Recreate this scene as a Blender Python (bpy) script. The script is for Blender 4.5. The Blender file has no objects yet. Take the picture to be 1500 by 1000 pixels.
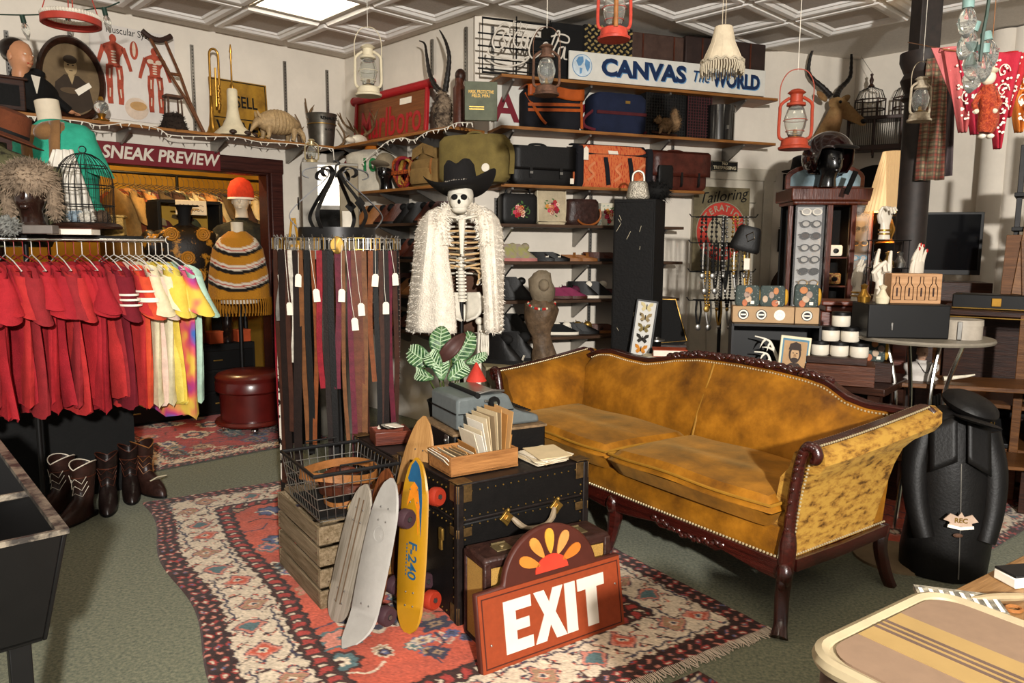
import bpy, math, random
import numpy as np
from mathutils import Vector, Matrix, Euler
rnd = random.Random(7)
S = bpy.context.scene
COL = S.collection
F_PX, PITCH, ROLL, CAMZ = 1093.0, math.radians(7.1), math.radians(.38), 1.47
_cp, _sp, _cr, _sr = math.cos(PITCH), math.sin(PITCH), math.cos(ROLL), math.sin(ROLL)
_R0, _U0, FW = Vector((1, 0, 0)), Vector((0, _sp, _cp)), Vector((0, _cp, -_sp))
RT, UP = _R0*_cr+_U0*_sr, _U0*_cr-_R0*_sr
CAM = Vector((0, 0, CAMZ))
cd = bpy.data.cameras.new('camera'); cd.sensor_width = 36; cd.lens = F_PX/1500*36; cd.clip_start = .05
co = bpy.data.objects.new('camera', cd); COL.objects.link(co)
m3 = Matrix((RT, UP, -FW)).transposed().to_4x4(); m3.translation = CAM; co.matrix_world = m3
S.camera = co
S.view_settings.view_transform = 'Standard'; S.view_settings.look = 'None'
S.view_settings.gamma = 1; S.view_settings.use_curve_mapping = False; S.view_settings.exposure = .04
W = bpy.data.worlds.new('world'); S.world = W; W.use_nodes = True
W.node_tree.nodes['Background'].inputs[0].default_value = (1, .94, .87, 1)
W.node_tree.nodes['Background'].inputs[1].default_value = .42
def light(name, kind, loc, energy, col=(1, .95, .88), size=.1, look=None, spot=None):
 l = bpy.data.lights.new(name, kind); l.energy = energy; l.color = col
 if kind == 'AREA': l.shape = 'DISK'; l.size = size
 else: l.shadow_soft_size = size
 if spot: l.spot_size = spot; l.spot_blend = .6
 o = bpy.data.objects.new(name, l); COL.objects.link(o); o.location = loc
 if look is not None: o.rotation_euler = (Vector(look)-Vector(loc)).to_track_quat('-Z', 'Y').to_euler()
 return o
light('camera_flash', 'SPOT', (.85, -2.3, 2.35), 2250, (1, .96, .9), .09, (.25, 5, 1.55), math.radians(120))
AA, CA = math.radians(43.7), math.radians(20)
DA, DB = Vector((math.cos(AA), math.sin(AA), 0)), Vector((-math.sin(AA), math.cos(AA), 0))
DC, NC = Vector((math.cos(CA), math.sin(CA), 0)), Vector((-math.sin(CA), math.cos(CA), 0))
def AB(a, b, z=0): return DA*a+DB*b+Vector((0, 0, z))
C0 = Vector((-.27, 5.75, 0)); C1 = Vector((3.08, 6.97, 0))
ZC = 3.16
WALLS = {'L': (AB(0, 6.15), AA), 'M': (AB(3.75, 0), AA-math.pi/2), 'C': (C0, CA), 'R': (C1, AA-math.pi/2)}
def ray(x, y): return RT*((x-750)/F_PX)-UP*((y-500)/F_PX)+FW
def fl(x, y, z=0):
 d = ray(x, y); return CAM+d*((z-CAMZ)/d.z)
def dp(x, y, Y):
 d = ray(x, y); return CAM+d*(Y/d.y)
def onpl(x, y, p, rz):
 n = Vector((-math.sin(rz), math.cos(rz), 0)); d = ray(x, y)
 return CAM+d*((p-CAM).dot(n)/d.dot(n))
def slot(x0, x1, yt, yb, wall, off=0, z=None):
 """box seen between pixels, on a plane parallel to a wall (off metres in front of it) or facing rz at depth Y:
 returns base centre, rotz, width, height"""
 if isinstance(wall, str): p, rz = WALLS[wall]
 else: p, rz = dp((x0+x1)/2, yb, wall[0]), wall[1]
 n = Vector((-math.sin(rz), math.cos(rz), 0)); p = p-n*off
 ym = (yt+yb)/2; xm = (x0+x1)/2
 a, b = onpl(x0, ym, p, rz), onpl(x1, ym, p, rz)
 t, q = onpl(xm, yt, p, rz), onpl(xm, yb, p, rz)
 h = t.z-q.z; zb = q.z
 if z is not None: h = t.z-z; zb = z
 return Vector((q.x, q.y, zb)), rz, (b-a).length, h
def lin(h):
 if not isinstance(h, str): return h
 h = h.lstrip('#'); c = [int(h[i:i+2], 16)/255 for i in (0, 2, 4)]
 return tuple((v/12.92 if v <= .04045 else ((v+.055)/1.055)**2.4) for v in c)
_mats = {}
def mat(name, col, rough=.6, metal=0, var=.12, sc=12, bump=0, bsc=60, col2=None, emit=0, trans=0, ior=1.45, sheen=0, coat=0, stretch=None, alpha=1, lo=.4, hi=.6):
 """procedural material: base colour broken up by noise, optional second colour and fine relief"""
 if name in _mats: return _mats[name]
 m = bpy.data.materials.new(name); m.use_nodes = True; nt = m.node_tree; N, L = nt.nodes, nt.links
 b = N['Principled BSDF']; c = lin(col)
 b.inputs['Roughness'].default_value = rough; b.inputs['Metallic'].default_value = metal; b.inputs['Specular IOR Level'].default_value = .5 if (trans or metal or coat) else .25
 if sheen: b.inputs['Sheen Weight'].default_value = sheen; b.inputs['Sheen Roughness'].default_value = .4
 if coat: b.inputs['Coat Weight'].default_value = coat; b.inputs['Coat Roughness'].default_value = .15
 if trans: b.inputs['Transmission Weight'].default_value = trans; b.inputs['IOR'].default_value = ior
 if alpha < 1: b.inputs['Alpha'].default_value = alpha
 if emit:
  b.inputs['Emission Color'].default_value = (*c, 1); b.inputs['Emission Strength'].default_value = emit
 tc = N.new('ShaderNodeTexCoord'); src = tc.outputs['Object']
 if stretch:
  mp = N.new('ShaderNodeMapping'); mp.inputs['Scale'].default_value = stretch; L.new(src, mp.inputs[0]); src = mp.outputs[0]
 if var or col2:
  nz = N.new('ShaderNodeTexNoise'); nz.inputs['Scale'].default_value = sc; nz.inputs['Detail'].default_value = 6; nz.inputs['Roughness'].default_value = .65
  L.new(src, nz.inputs['Vector'])
  r = N.new('ShaderNodeValToRGB'); L.new(nz.outputs['Fac'], r.inputs[0])
  d = lin(col2) if col2 else tuple(v*(1-var*2) for v in c); e = c if col2 else tuple(min(1, v*(1+var)) for v in c)
  r.color_ramp.elements[0].position = lo; r.color_ramp.elements[1].position = hi
  if not col2: r.color_ramp.elements[0].position = .3; r.color_ramp.elements[1].position = .7
  r.color_ramp.elements[0].color = (*d, 1); r.color_ramp.elements[1].color = (*e, 1)
  L.new(r.outputs[0], b.inputs['Base Color'])
 else: b.inputs['Base Color'].default_value = (*c, 1)
 if bump:
  n2 = N.new('ShaderNodeTexNoise'); n2.inputs['Scale'].default_value = bsc; n2.inputs['Detail'].default_value = 4
  L.new(src, n2.inputs['Vector']); bp = N.new('ShaderNodeBump'); bp.inputs['Strength'].default_value = bump; bp.inputs['Distance'].default_value = .01
  L.new(n2.outputs['Fac'], bp.inputs['Height']); L.new(bp.outputs[0], b.inputs['Normal'])
 _mats[name] = m; return m
def wood(name, a, b, rough=.5, sc=(2, 30, 30), coat=0): return mat(name, a, rough, 0, 0, 2.5, .15, 8, b, stretch=sc, coat=coat, lo=.35, hi=.65)
def cloth(name, col, var=.16, sc=9, sheen=0, rough=.9): return mat(name, col, rough, 0, var, sc, .25, 150, sheen=sheen)
def attr_mat(name, rough=.95, bump=.3, bsc=220, sheen=.1):
 m = mat(name, '#888888', rough, 0, 0, 1, bump, bsc, sheen=sheen); nt = m.node_tree
 a = nt.nodes.new('ShaderNodeAttribute'); a.attribute_name = 'Col'
 nt.links.new(a.outputs['Color'], nt.nodes['Principled BSDF'].inputs['Base Color']); return m
class MB:
 def __init__(s): s.v = []; s.f = []
 def add(s, vs, fs):
  o = len(s.v); s.v += [tuple(v) for v in vs]; s.f += [tuple(i+o for i in f) for f in fs]; return s
 def box(s, c, d, rot=None, tx=1, ty=1):
  x, y, z = d[0]/2, d[1]/2, d[2]/2
  vs = [Vector(p) for p in ((-x, -y, -z), (x, -y, -z), (x, y, -z), (-x, y, -z), (-x*tx, -y*ty, z), (x*tx, -y*ty, z), (x*tx, y*ty, z), (-x*tx, y*ty, z))]
  if rot is not None:
   e = Euler(rot).to_matrix(); vs = [e@v for v in vs]
  return s.add([v+Vector(c) for v in vs], [(3, 2, 1, 0), (4, 5, 6, 7), (0, 1, 5, 4), (1, 2, 6, 5), (2, 3, 7, 6), (3, 0, 4, 7)])
 def rings(s, R, cap=True, closed=True):
  n = len(R[0]); vs = [p for r in R for p in r]; fs = []
  for i in range(len(R)-1):
   for j in range(n if closed else n-1):
    k = (j+1) % n; fs.append((i*n+j, i*n+k, (i+1)*n+k, (i+1)*n+j))
  if cap and closed: fs += [tuple(range(n-1, -1, -1)), tuple(range((len(R)-1)*n, len(R)*n))]
  return s.add(vs, fs)
 def tube(s, pts, r, n=8, closed=False, cap=True, flat=None):
  """swept tube; r number or list; flat=(w,t,up): ribbon section"""
  P = [Vector(p) for p in pts]; m = len(P); R = []; u = None
  for i in range(m):
   t = (P[(i+1) % m]-P[i-1]) if closed else (P[min(i+1, m-1)]-P[max(i-1, 0)])
   if t.length < 1e-9: t = Vector((0, 0, 1))
   t.normalize()
   if u is None:
    u = Vector(flat[2]) if flat else (Vector((0, 0, 1)) if abs(t.z) < .9 else Vector((1, 0, 0)))
   u = u-t*u.dot(t)
   if u.length < 1e-6: u = t.orthogonal()
   u.normalize(); w = t.cross(u); rr = r[i] if isinstance(r, (list, tuple)) else r
   if flat: R.append([P[i]+w*(flat[0]/2*a)*rr+u*(flat[1]/2*b) for a, b in ((-1, -1), (1, -1), (1, 1), (-1, 1))])
   else: R.append([P[i]+(u*math.cos(2*math.pi*k/n)+w*math.sin(2*math.pi*k/n))*rr for k in range(n)])
  if closed: R.append(R[0]); cap = False
  return s.rings(R, cap)
 def cyl(s, a, b, r, r2=None, n=14): return s.tube([a, b], [r, r if r2 is None else r2], n)
 def lathe(s, prof, c=(0, 0, 0), n=24, sx=1, sy=1, cap=True, axis='z'):
  R = []
  for r, z in prof:
   ring = []
   for k in range(n):
    a = 2*math.pi*k/n; x, y = r*math.cos(a)*sx, r*math.sin(a)*sy
    p = (x, y, z) if axis == 'z' else ((x, -z, y) if axis == 'y' else (z, x, y))
    ring.append((p[0]+c[0], p[1]+c[1], p[2]+c[2]))
   R.append(ring)
  return s.rings(R, cap)
 def sph(s, c, r, n=16, m=10, rot=None):
  r = (r, r, r) if isinstance(r, (int, float)) else r; R = []
  e = Euler(rot).to_matrix() if rot else None
  for i in range(m+1):
   t = math.pi*i/m; t = min(max(t, .02), math.pi-.02); ring = []
   for k in range(n):
    a = 2*math.pi*k/n; p = Vector((r[0]*math.sin(t)*math.cos(a), r[1]*math.sin(t)*math.sin(a), -r[2]*math.cos(t)))
    if e: p = e@p
    ring.append(p+Vector(c))
   R.append(ring)
  return s.rings(R)
 def prism(s, poly, d0, d1, plane='xz'):
  """polygon extruded; plane xz: poly is (x,z), extruded along y from d0 to d1"""
  def f(p, d): return (p[0], d, p[1]) if plane == 'xz' else ((p[0], p[1], d) if plane == 'xy' else (d, p[0], p[1]))
  n = len(poly); vs = [f(p, d0) for p in poly]+[f(p, d1) for p in poly]
  return s.add(vs, [tuple(range(n)), tuple(range(2*n-1, n-1, -1))]+[(i, i+n, (i+1) % n+n, (i+1) % n) for i in range(n)])
 def grid(s, fn, nu, nv):
  vs = [fn(i/nu, j/nv) for j in range(nv+1) for i in range(nu+1)]
  return s.add(vs, [(j*(nu+1)+i, j*(nu+1)+i+1, (j+1)*(nu+1)+i+1, (j+1)*(nu+1)+i) for j in range(nv) for i in range(nu)])
 def xf(s, M):
  s.v = [tuple(M@Vector(v)) for v in s.v]; return s
 def mesh(s, name, m, smooth=40):
  me = bpy.data.meshes.new(name); me.from_pydata(s.v, [], s.f); me.update()
  import bmesh as _b
  b = _b.new(); b.from_mesh(me); _b.ops.recalc_face_normals(b, faces=b.faces); b.to_mesh(me); b.free()
  if smooth:
   me.polygons.foreach_set('use_smooth', [True]*len(me.polygons)); me.set_sharp_from_angle(angle=math.radians(smooth))
  if m: me.materials.append(m)
  return me
 def build(s, name, m, parent=None, loc=None, rot=None, smooth=40, bevel=0, sub=0, solid=0):
  o = bpy.data.objects.new(name, s.mesh(name, m, smooth)); COL.objects.link(o)
  if parent: o.parent = parent
  if loc is not None: o.location = loc
  if rot is not None: o.rotation_euler = rot if not isinstance(rot, (int, float)) else (0, 0, rot)
  if solid: q = o.modifiers.new('t', 'SOLIDIFY'); q.thickness = solid; q.offset = 0
  if bevel: q = o.modifiers.new('b', 'BEVEL'); q.width = bevel; q.segments = 2; q.limit_method = 'ANGLE'; q.angle_limit = math.radians(35)
  if sub: q = o.modifiers.new('s', 'SUBSURF'); q.levels = sub; q.render_levels = sub
  return o
def inst(o, parent=None, loc=None, rot=None, scale=None, mat_=None):
 c = o.copy(); COL.objects.link(c)
 if parent: c.parent = parent
 if loc is not None: c.location = loc
 if rot is not None: c.rotation_euler = rot
 if scale is not None: c.scale = scale if not isinstance(scale, (int, float)) else (scale,)*3
 return c
def thing(name, label, cat, loc=(0, 0, 0), rz=0, group=None, tilt=None, scale=1):
 o = bpy.data.objects.new(name, None); COL.objects.link(o); o.empty_display_size = .05
 o.location = loc; o.rotation_euler = (*(tilt or (0, 0)), rz)
 if scale != 1: o.scale = (scale,)*3
 return tag(o, label, cat, group)
def tag(o, label=None, cat=None, group=None, kind=None):
 if label: o['label'] = label
 if cat: o['category'] = cat
 if group: o['group'] = group
 if kind: o['kind'] = kind
 return o
def struct(o, label=None, cat=None): o['kind'] = 'structure'; return tag(o, label, cat)
_txt = {}
def text(body, size, m, parent, loc, rot=(math.pi/2, 0, 0), ext=.0012, bold=0, shear=0, sx=1, name='lettering', align='CENTER', space=1, width=None):
 k = (body, round(size, 4), ext, bold, shear, m.name, align, space)
 if k not in _txt:
  c = bpy.data.curves.new('t', 'FONT'); c.body = body; c.size = size; c.extrude = ext; c.offset = bold; c.shear = shear
  c.align_x = align; c.align_y = 'CENTER'; c.space_character = space; c.resolution_u = 3
  o = bpy.data.objects.new('t', c); me = bpy.data.meshes.new_from_object(o); me.materials.clear(); me.materials.append(m)
  bpy.data.objects.remove(o); _txt[k] = me
 o = bpy.data.objects.new(name, _txt[k]); COL.objects.link(o); o.parent = parent; o.location = loc; o.rotation_euler = rot
 if width: sx = width/max(o.dimensions.x, 1e-4)
 o.scale = (sx, 1, 1); return o
def V(*a): return Vector(a)
def arc(c, r, a0, a1, n=16, sy=1): return [(c[0]+r*math.cos(math.radians(a0+(a1-a0)*i/n)), c[1]+r*sy*math.sin(math.radians(a0+(a1-a0)*i/n))) for i in range(n+1)]
def rrect(w, h, r, n=5, x0=None, z0=0):
 """rounded rectangle centred on x, bottom at z0"""
 x0 = -w/2 if x0 is None else x0; x1, z1 = x0+w, z0+h
 return arc((x1-r, z0+r), r, -90, 0, n)+arc((x1-r, z1-r), r, 0, 90, n)+arc((x0+r, z1-r), r, 90, 180, n)+arc((x0+r, z0+r), r, 180, 270, n)
def spline(P, n=6, closed=False):
 P = [Vector(p) for p in P]; out = []; m = len(P)
 for i in range(m if closed else m-1):
  if closed: a, b, c, d = P[i-1], P[i], P[(i+1) % m], P[(i+2) % m]
  else: a, b, c, d = P[max(i-1, 0)], P[i], P[i+1], P[min(i+2, m-1)]
  for k in range(n):
   t = k/n; out.append(.5*((2*b)+(c-a)*t+(2*a-5*b+4*c-d)*t*t+(3*b-a-3*c+d)*t**3))
 if not closed: out.append(P[-1])
 return out
M_WHITE = mat('white_paint', '#d9d2c4', .7, var=.04)
M_BLACK = mat('black_paint', '#0d0c0c', .45, var=.1)
M_BLKMAT = mat('black_matte', '#0c0b0a', .8, var=.15, bump=.2)
M_IRON = mat('black_iron', '#2a2929', .4, .7, var=.15)
M_STEEL = mat('steel', '#8d8a85', .35, .9, var=.1)
M_CHROME = mat('chrome', '#d5d2cc', .15, 1, var=.03)
M_BRASS = mat('brass', '#b98b3c', .3, .9, var=.15)
M_GOLD = mat('old_gold', '#9c7a3a', .4, .8, var=.2)
M_PAPER = mat('paper', '#e6ddcc', .9, var=.05)
M_GLASS = mat('glass', '#f4f6f2', .03, trans=.95, var=0)
M_RUST = mat('rusty_iron', '#5a3d2c', .75, .4, var=.35, sc=30, bump=.3)
M_DKWOOD = wood('dark_wood', '#3a2015', '#1e100b', .4)
M_MAHOG = wood('mahogany', '#3d120c', '#1f0806', .25, coat=.4)
M_REDWOOD = wood('red_brown_wood', '#6d2f19', '#451a0e', .35, coat=.2)
M_SHELF = wood('shelf_wood', '#94622f', '#6a401c', .5)
M_SHELFDK = wood('dark_shelf_wood', '#4a3322', '#2b1d14', .6)
M_BROWNLEA = mat('brown_leather', '#4b2415', .45, var=.25, sc=14, bump=.25, bsc=90)
M_TANLEA = mat('tan_leather', '#8d5a2e', .5, var=.2, bump=.2, bsc=90)
M_BLKLEA = mat('black_leather', '#0d0b0a', .5, var=.2, bump=.12, bsc=90)
M_CREAM = mat('cream_paint', '#cfc3a6', .6, var=.08)
M_RED = mat('red_paint', '#a5201c', .45, var=.1)
M_SKIN = mat('mannequin_cream', '#cdbfa8', .55, var=.06)
M_BONE = mat('bone', '#d6cdb8', .6, var=.12, sc=25, bump=.1)
M_HORN = mat('dark_horn', '#1f1a17', .45, var=.25, sc=40, bump=.5, bsc=80)
M_TAG = mat('tag_card', '#ded5c4', .9, var=.04)
# the setting
def poly_slab(name, pts, z0, z1, m):
 b = MB(); b.prism([(p[0], p[1]) for p in pts], z0, z1, 'xy'); return struct(b.build(name, m, smooth=0))
RW = lambda t: C1-DB*t
outline = [AB(-2.4, 6.15), AB(3.75, 6.15), C0, C1, RW(7.6), AB(1.2, -3.2), AB(-2.4, -3.2)]
M_CARPET = mat('green_carpet', '#85846a', .95, 0, 0, 75, .5, 350, '#434a3c', sheen=.1, lo=.3, hi=.7)
out2 = [AB(-2.4, 8.9), AB(4.2, 8.9), AB(4.2, 6.1), C0+NC*.3, C1+NC*.4, RW(7.6), AB(1.2, -3.2), AB(-2.4, -3.2)]
poly_slab('floor', out2, -.05, 0, M_CARPET)
M_WALL = mat('white_plaster', '#d9d0c2', .85, 0, .05, 3, .12, 40)
M_CEIL = mat('ceiling_board', '#d2cac0', .9, 0, .06, 60, .1, 120)
ceil = poly_slab('ceiling', outline, ZC+.012, ZC+.06, M_CEIL)
def wallbox(name, p, q, z0=0, z1=ZC+.05, m=M_WALL, th=.1, parent=None):
 p, q = Vector(p), Vector(q); d = q-p; L = d.length; rz = math.atan2(d.y, d.x)
 b = MB(); b.box((L/2, th/2, (z0+z1)/2), (L, th, z1-z0)); o = b.build(name, m, parent, smooth=0)
 o.location = (p.x, p.y, 0); o.rotation_euler = (0, 0, rz)
 return o
def left_wall():
 b = MB(); x0, x1, d0, d1, zt = -2.4, 3.85, 1.02, 2.98, 2.10
 for a, c, e, g in ((x0, d0, 0, ZC+.05), (d0, d1, zt, ZC+.05), (d1, x1, 0, ZC+.05)):
  b.box(((a+c)/2, .05, (e+g)/2), (c-a, .1, g-e))
 o = struct(b.build('wall_left', M_WALL, smooth=0)); o.location = AB(0, 6.15); o.rotation_euler = (0, 0, AA)
left_wall()
struct(wallbox('wall_back_left', AB(3.75, 6.15), C0))
struct(wallbox('wall_back', C0-DC*.02, C1))
struct(wallbox('wall_right', C1, RW(7.6)))
M_CASING = wood('dark_door_casing', '#43211a', '#260f0c', .4)
b = MB(); b.box((2.0, -.02, 2.15), (2.2, .06, .12)); b.box((3.035, -.02, 1.05), (.11, .06, 2.1)); b.box((.965, -.02, 1.05), (.11, .06, 2.1))
b.box((2.967, .06, 1.05), (.025, .16, 2.1)); b.box((1.033, .06, 1.05), (.025, .16, 2.1)); b.box((2.0, .06, 2.087), (1.95, .16, .025))
o = struct(b.build('trim_1', M_CASING, bevel=.008)); o.location = AB(0, 6.15); o.rotation_euler = (0, 0, AA)
M_YEL = mat('yellow_wall', '#a9822f', .8, var=.08, sc=4)
struct(wallbox('wall_storeroom_back', AB(-.6, 8.5), AB(4.0, 8.5), m=M_YEL, z1=2.9))
struct(wallbox('wall_storeroom_right', AB(3.75, 8.6), AB(3.75, 6.27), m=M_YEL, z1=2.9))
struct(wallbox('wall_storeroom_left', AB(-.6, 6.27), AB(-.6, 8.6), m=M_YEL, z1=2.9))
poly_slab('ceiling_storeroom', [AB(-.6, 6.25), AB(3.85, 6.25), AB(3.85, 8.6), AB(-.6, 8.6)], 2.9, 2.95, M_YEL)
light('storeroom_bulb', 'POINT', AB(2.3, 6.9, 2.7), 75, (1, .74, .38), .08)
M_TILE = mat('ceiling_tile', '#c3b9af', .9, 0, .08, 90, .1, 160)
M_MOULD = mat('tile_moulding', '#f0ece6', .6, var=.03)
GA, GB = .6, .635
def ring_frame(b, w, d, i0, i1, z0, z1):
 def r(i, z): return [(-w/2+i, -d/2+i, z), (w/2-i, -d/2+i, z), (w/2-i, d/2-i, z), (-w/2+i, d/2-i, z)]
 n = len(b.v); b.add(r(i0, z0)+r(i1, z1), [(k, (k+1) % 4, (k+1) % 4+4, k+4) for k in range(4)])
tm = MB(); w, d = GA-.03, GB-.03
for i0, i1, z0, z1 in ((0, .012, .0, -.022), (.012, .05, -.022, -.022), (.05, .07, -.022, -.008), (.07, .088, -.008, -.008), (.088, .1, -.008, .005)):
 ring_frame(tm, w, d, i0, i1, z0, z1)
tpan = MB(); tpan.box((0, 0, .009), (w-.16, d-.16, .006))
tee = MB(); tee.box((0, 0, 0), (.026, GB+.02, .012))
tee2 = MB(); tee2.box((0, 0, 0), (GA, .026, .012))
tile_proto = None
def incell(a1, bb1):
 p = AB(a1, bb1)
 if bb1 > 5.95 or a1 > 6.1: return False
 if bb1 > 4.1 and a1 > 3.7: return False
 return a1 < 3.7 or p.dot(NC) < C0.dot(NC)+.03
me_t = tm.mesh('ceiling_tile', M_MOULD, 0); me_p = tpan.mesh('panel', M_TILE, 0); me_b = tee.mesh('grid_bar', M_CEIL, 0); me_b2 = tee2.mesh('grid_bar', M_CEIL, 0)
def child_of_ceiling(me, name, p, parent=ceil, rz=AA):
 o = bpy.data.objects.new(name, me); COL.objects.link(o); o.parent = parent; o.location = p; o.rotation_euler = (0, 0, rz); return o
LAMPS = {(1, 1), (1, 6), (-2, 4), (-1, 8), (4, 8), (-4, 7)}  # one panel is in view; the rest are unseen, added for fill light
for i in range(-4, 7):
 for j in range(0, 10):
  a1, bb1 = 2.44+.6*i, 5.92-GB*j
  if not incell(a1, bb1): continue
  p = AB(a1-GA/2, bb1-GB/2, ZC)
  child_of_ceiling(me_b, 'grid_bar', AB(a1, bb1-GB/2, ZC+.004)); child_of_ceiling(me_b2, 'grid_bar', AB(a1-GA/2, bb1, ZC+.0045))
  if (i, j) in LAMPS: continue
  t = child_of_ceiling(me_t, 'ceiling_tile', p)
  o = bpy.data.objects.new('panel', me_p); COL.objects.link(o); o.parent = t
M_DIFF = mat('light_diffuser', '#fff3dc', .5, var=0, emit=7.0)
for (i, j) in LAMPS:
 p = AB(2.44+.6*i-GA/2, 5.92-GB*j-GB/2, ZC)
 vis = (i, j) == (1, 1)
 t = thing('ceiling_light', 'square white fluorescent light panel recessed in the coffered ceiling' if vis else 'square ceiling light panel out of view, added for fill light', 'ceiling light', p, AA, 'ceiling light panels')
 b = MB(); ring_frame(b, w, d, 0, .03, -.006, -.004); ring_frame(b, w, d, .03, .032, -.004, .006); b.build('frame', M_WHITE, t, smooth=0)
 b = MB(); b.box((0, 0, .006), (w-.05, d-.05, .006)); b.build('diffuser', M_DIFF, t, smooth=0)
# rugs
M_RUG = attr_mat('woven_wool')
def sm(x): return lin(x)
def color_grid(name, nx, ny, size, fn, loc, rz, label, warp=None, z=.009, m=None, thick=True):
 """a rug: fine grid, colour woven per vertex by fn(u,v in metres)"""
 xs = np.linspace(0, size[0], nx); ys = np.linspace(0, size[1], ny); X, Y = np.meshgrid(xs, ys)
 C = fn(X, Y); Wx, Wy = (X, Y) if warp is None else warp(X, Y)
 Z = np.full_like(X, z)+.0015*np.sin(X*40+Y*23)*np.sin(Y*37)
 if thick: Z[0, :] = Z[-1, :] = .001; Z[:, 0] = Z[:, -1] = .001
 me = bpy.data.meshes.new(name); vs = np.stack([Wx, Wy, Z], -1).reshape(-1, 3)
 idx = np.arange(nx*ny).reshape(ny, nx)
 fs = np.stack([idx[:-1, :-1], idx[:-1, 1:], idx[1:, 1:], idx[1:, :-1]], -1).reshape(-1, 4)
 me.from_pydata(vs.tolist(), [], fs.tolist())
 at = me.color_attributes.new('Col', 'FLOAT_COLOR', 'POINT'); at.data.foreach_set('color', np.concatenate([C.reshape(-1, 3), np.ones((nx*ny, 1))], 1).astype(np.float32).ravel())
 me.materials.append(m or M_RUG); o = bpy.data.objects.new(name, me); COL.objects.link(o); o.location = loc; o.rotation_euler = (0, 0, rz)
 return tag(o, label, 'rug')
PAL = {k: np.array(lin(v)) for k, v in dict(red='#b5523c', red2='#9c3730', cream='#c9b8a1', navy='#3a3746', brown='#3c221c', teal='#4e6668', rose='#c07a68', orange='#c06a2c', blue='#52597a', dk='#2c1a18', tan='#9a7c60').items()}
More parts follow.
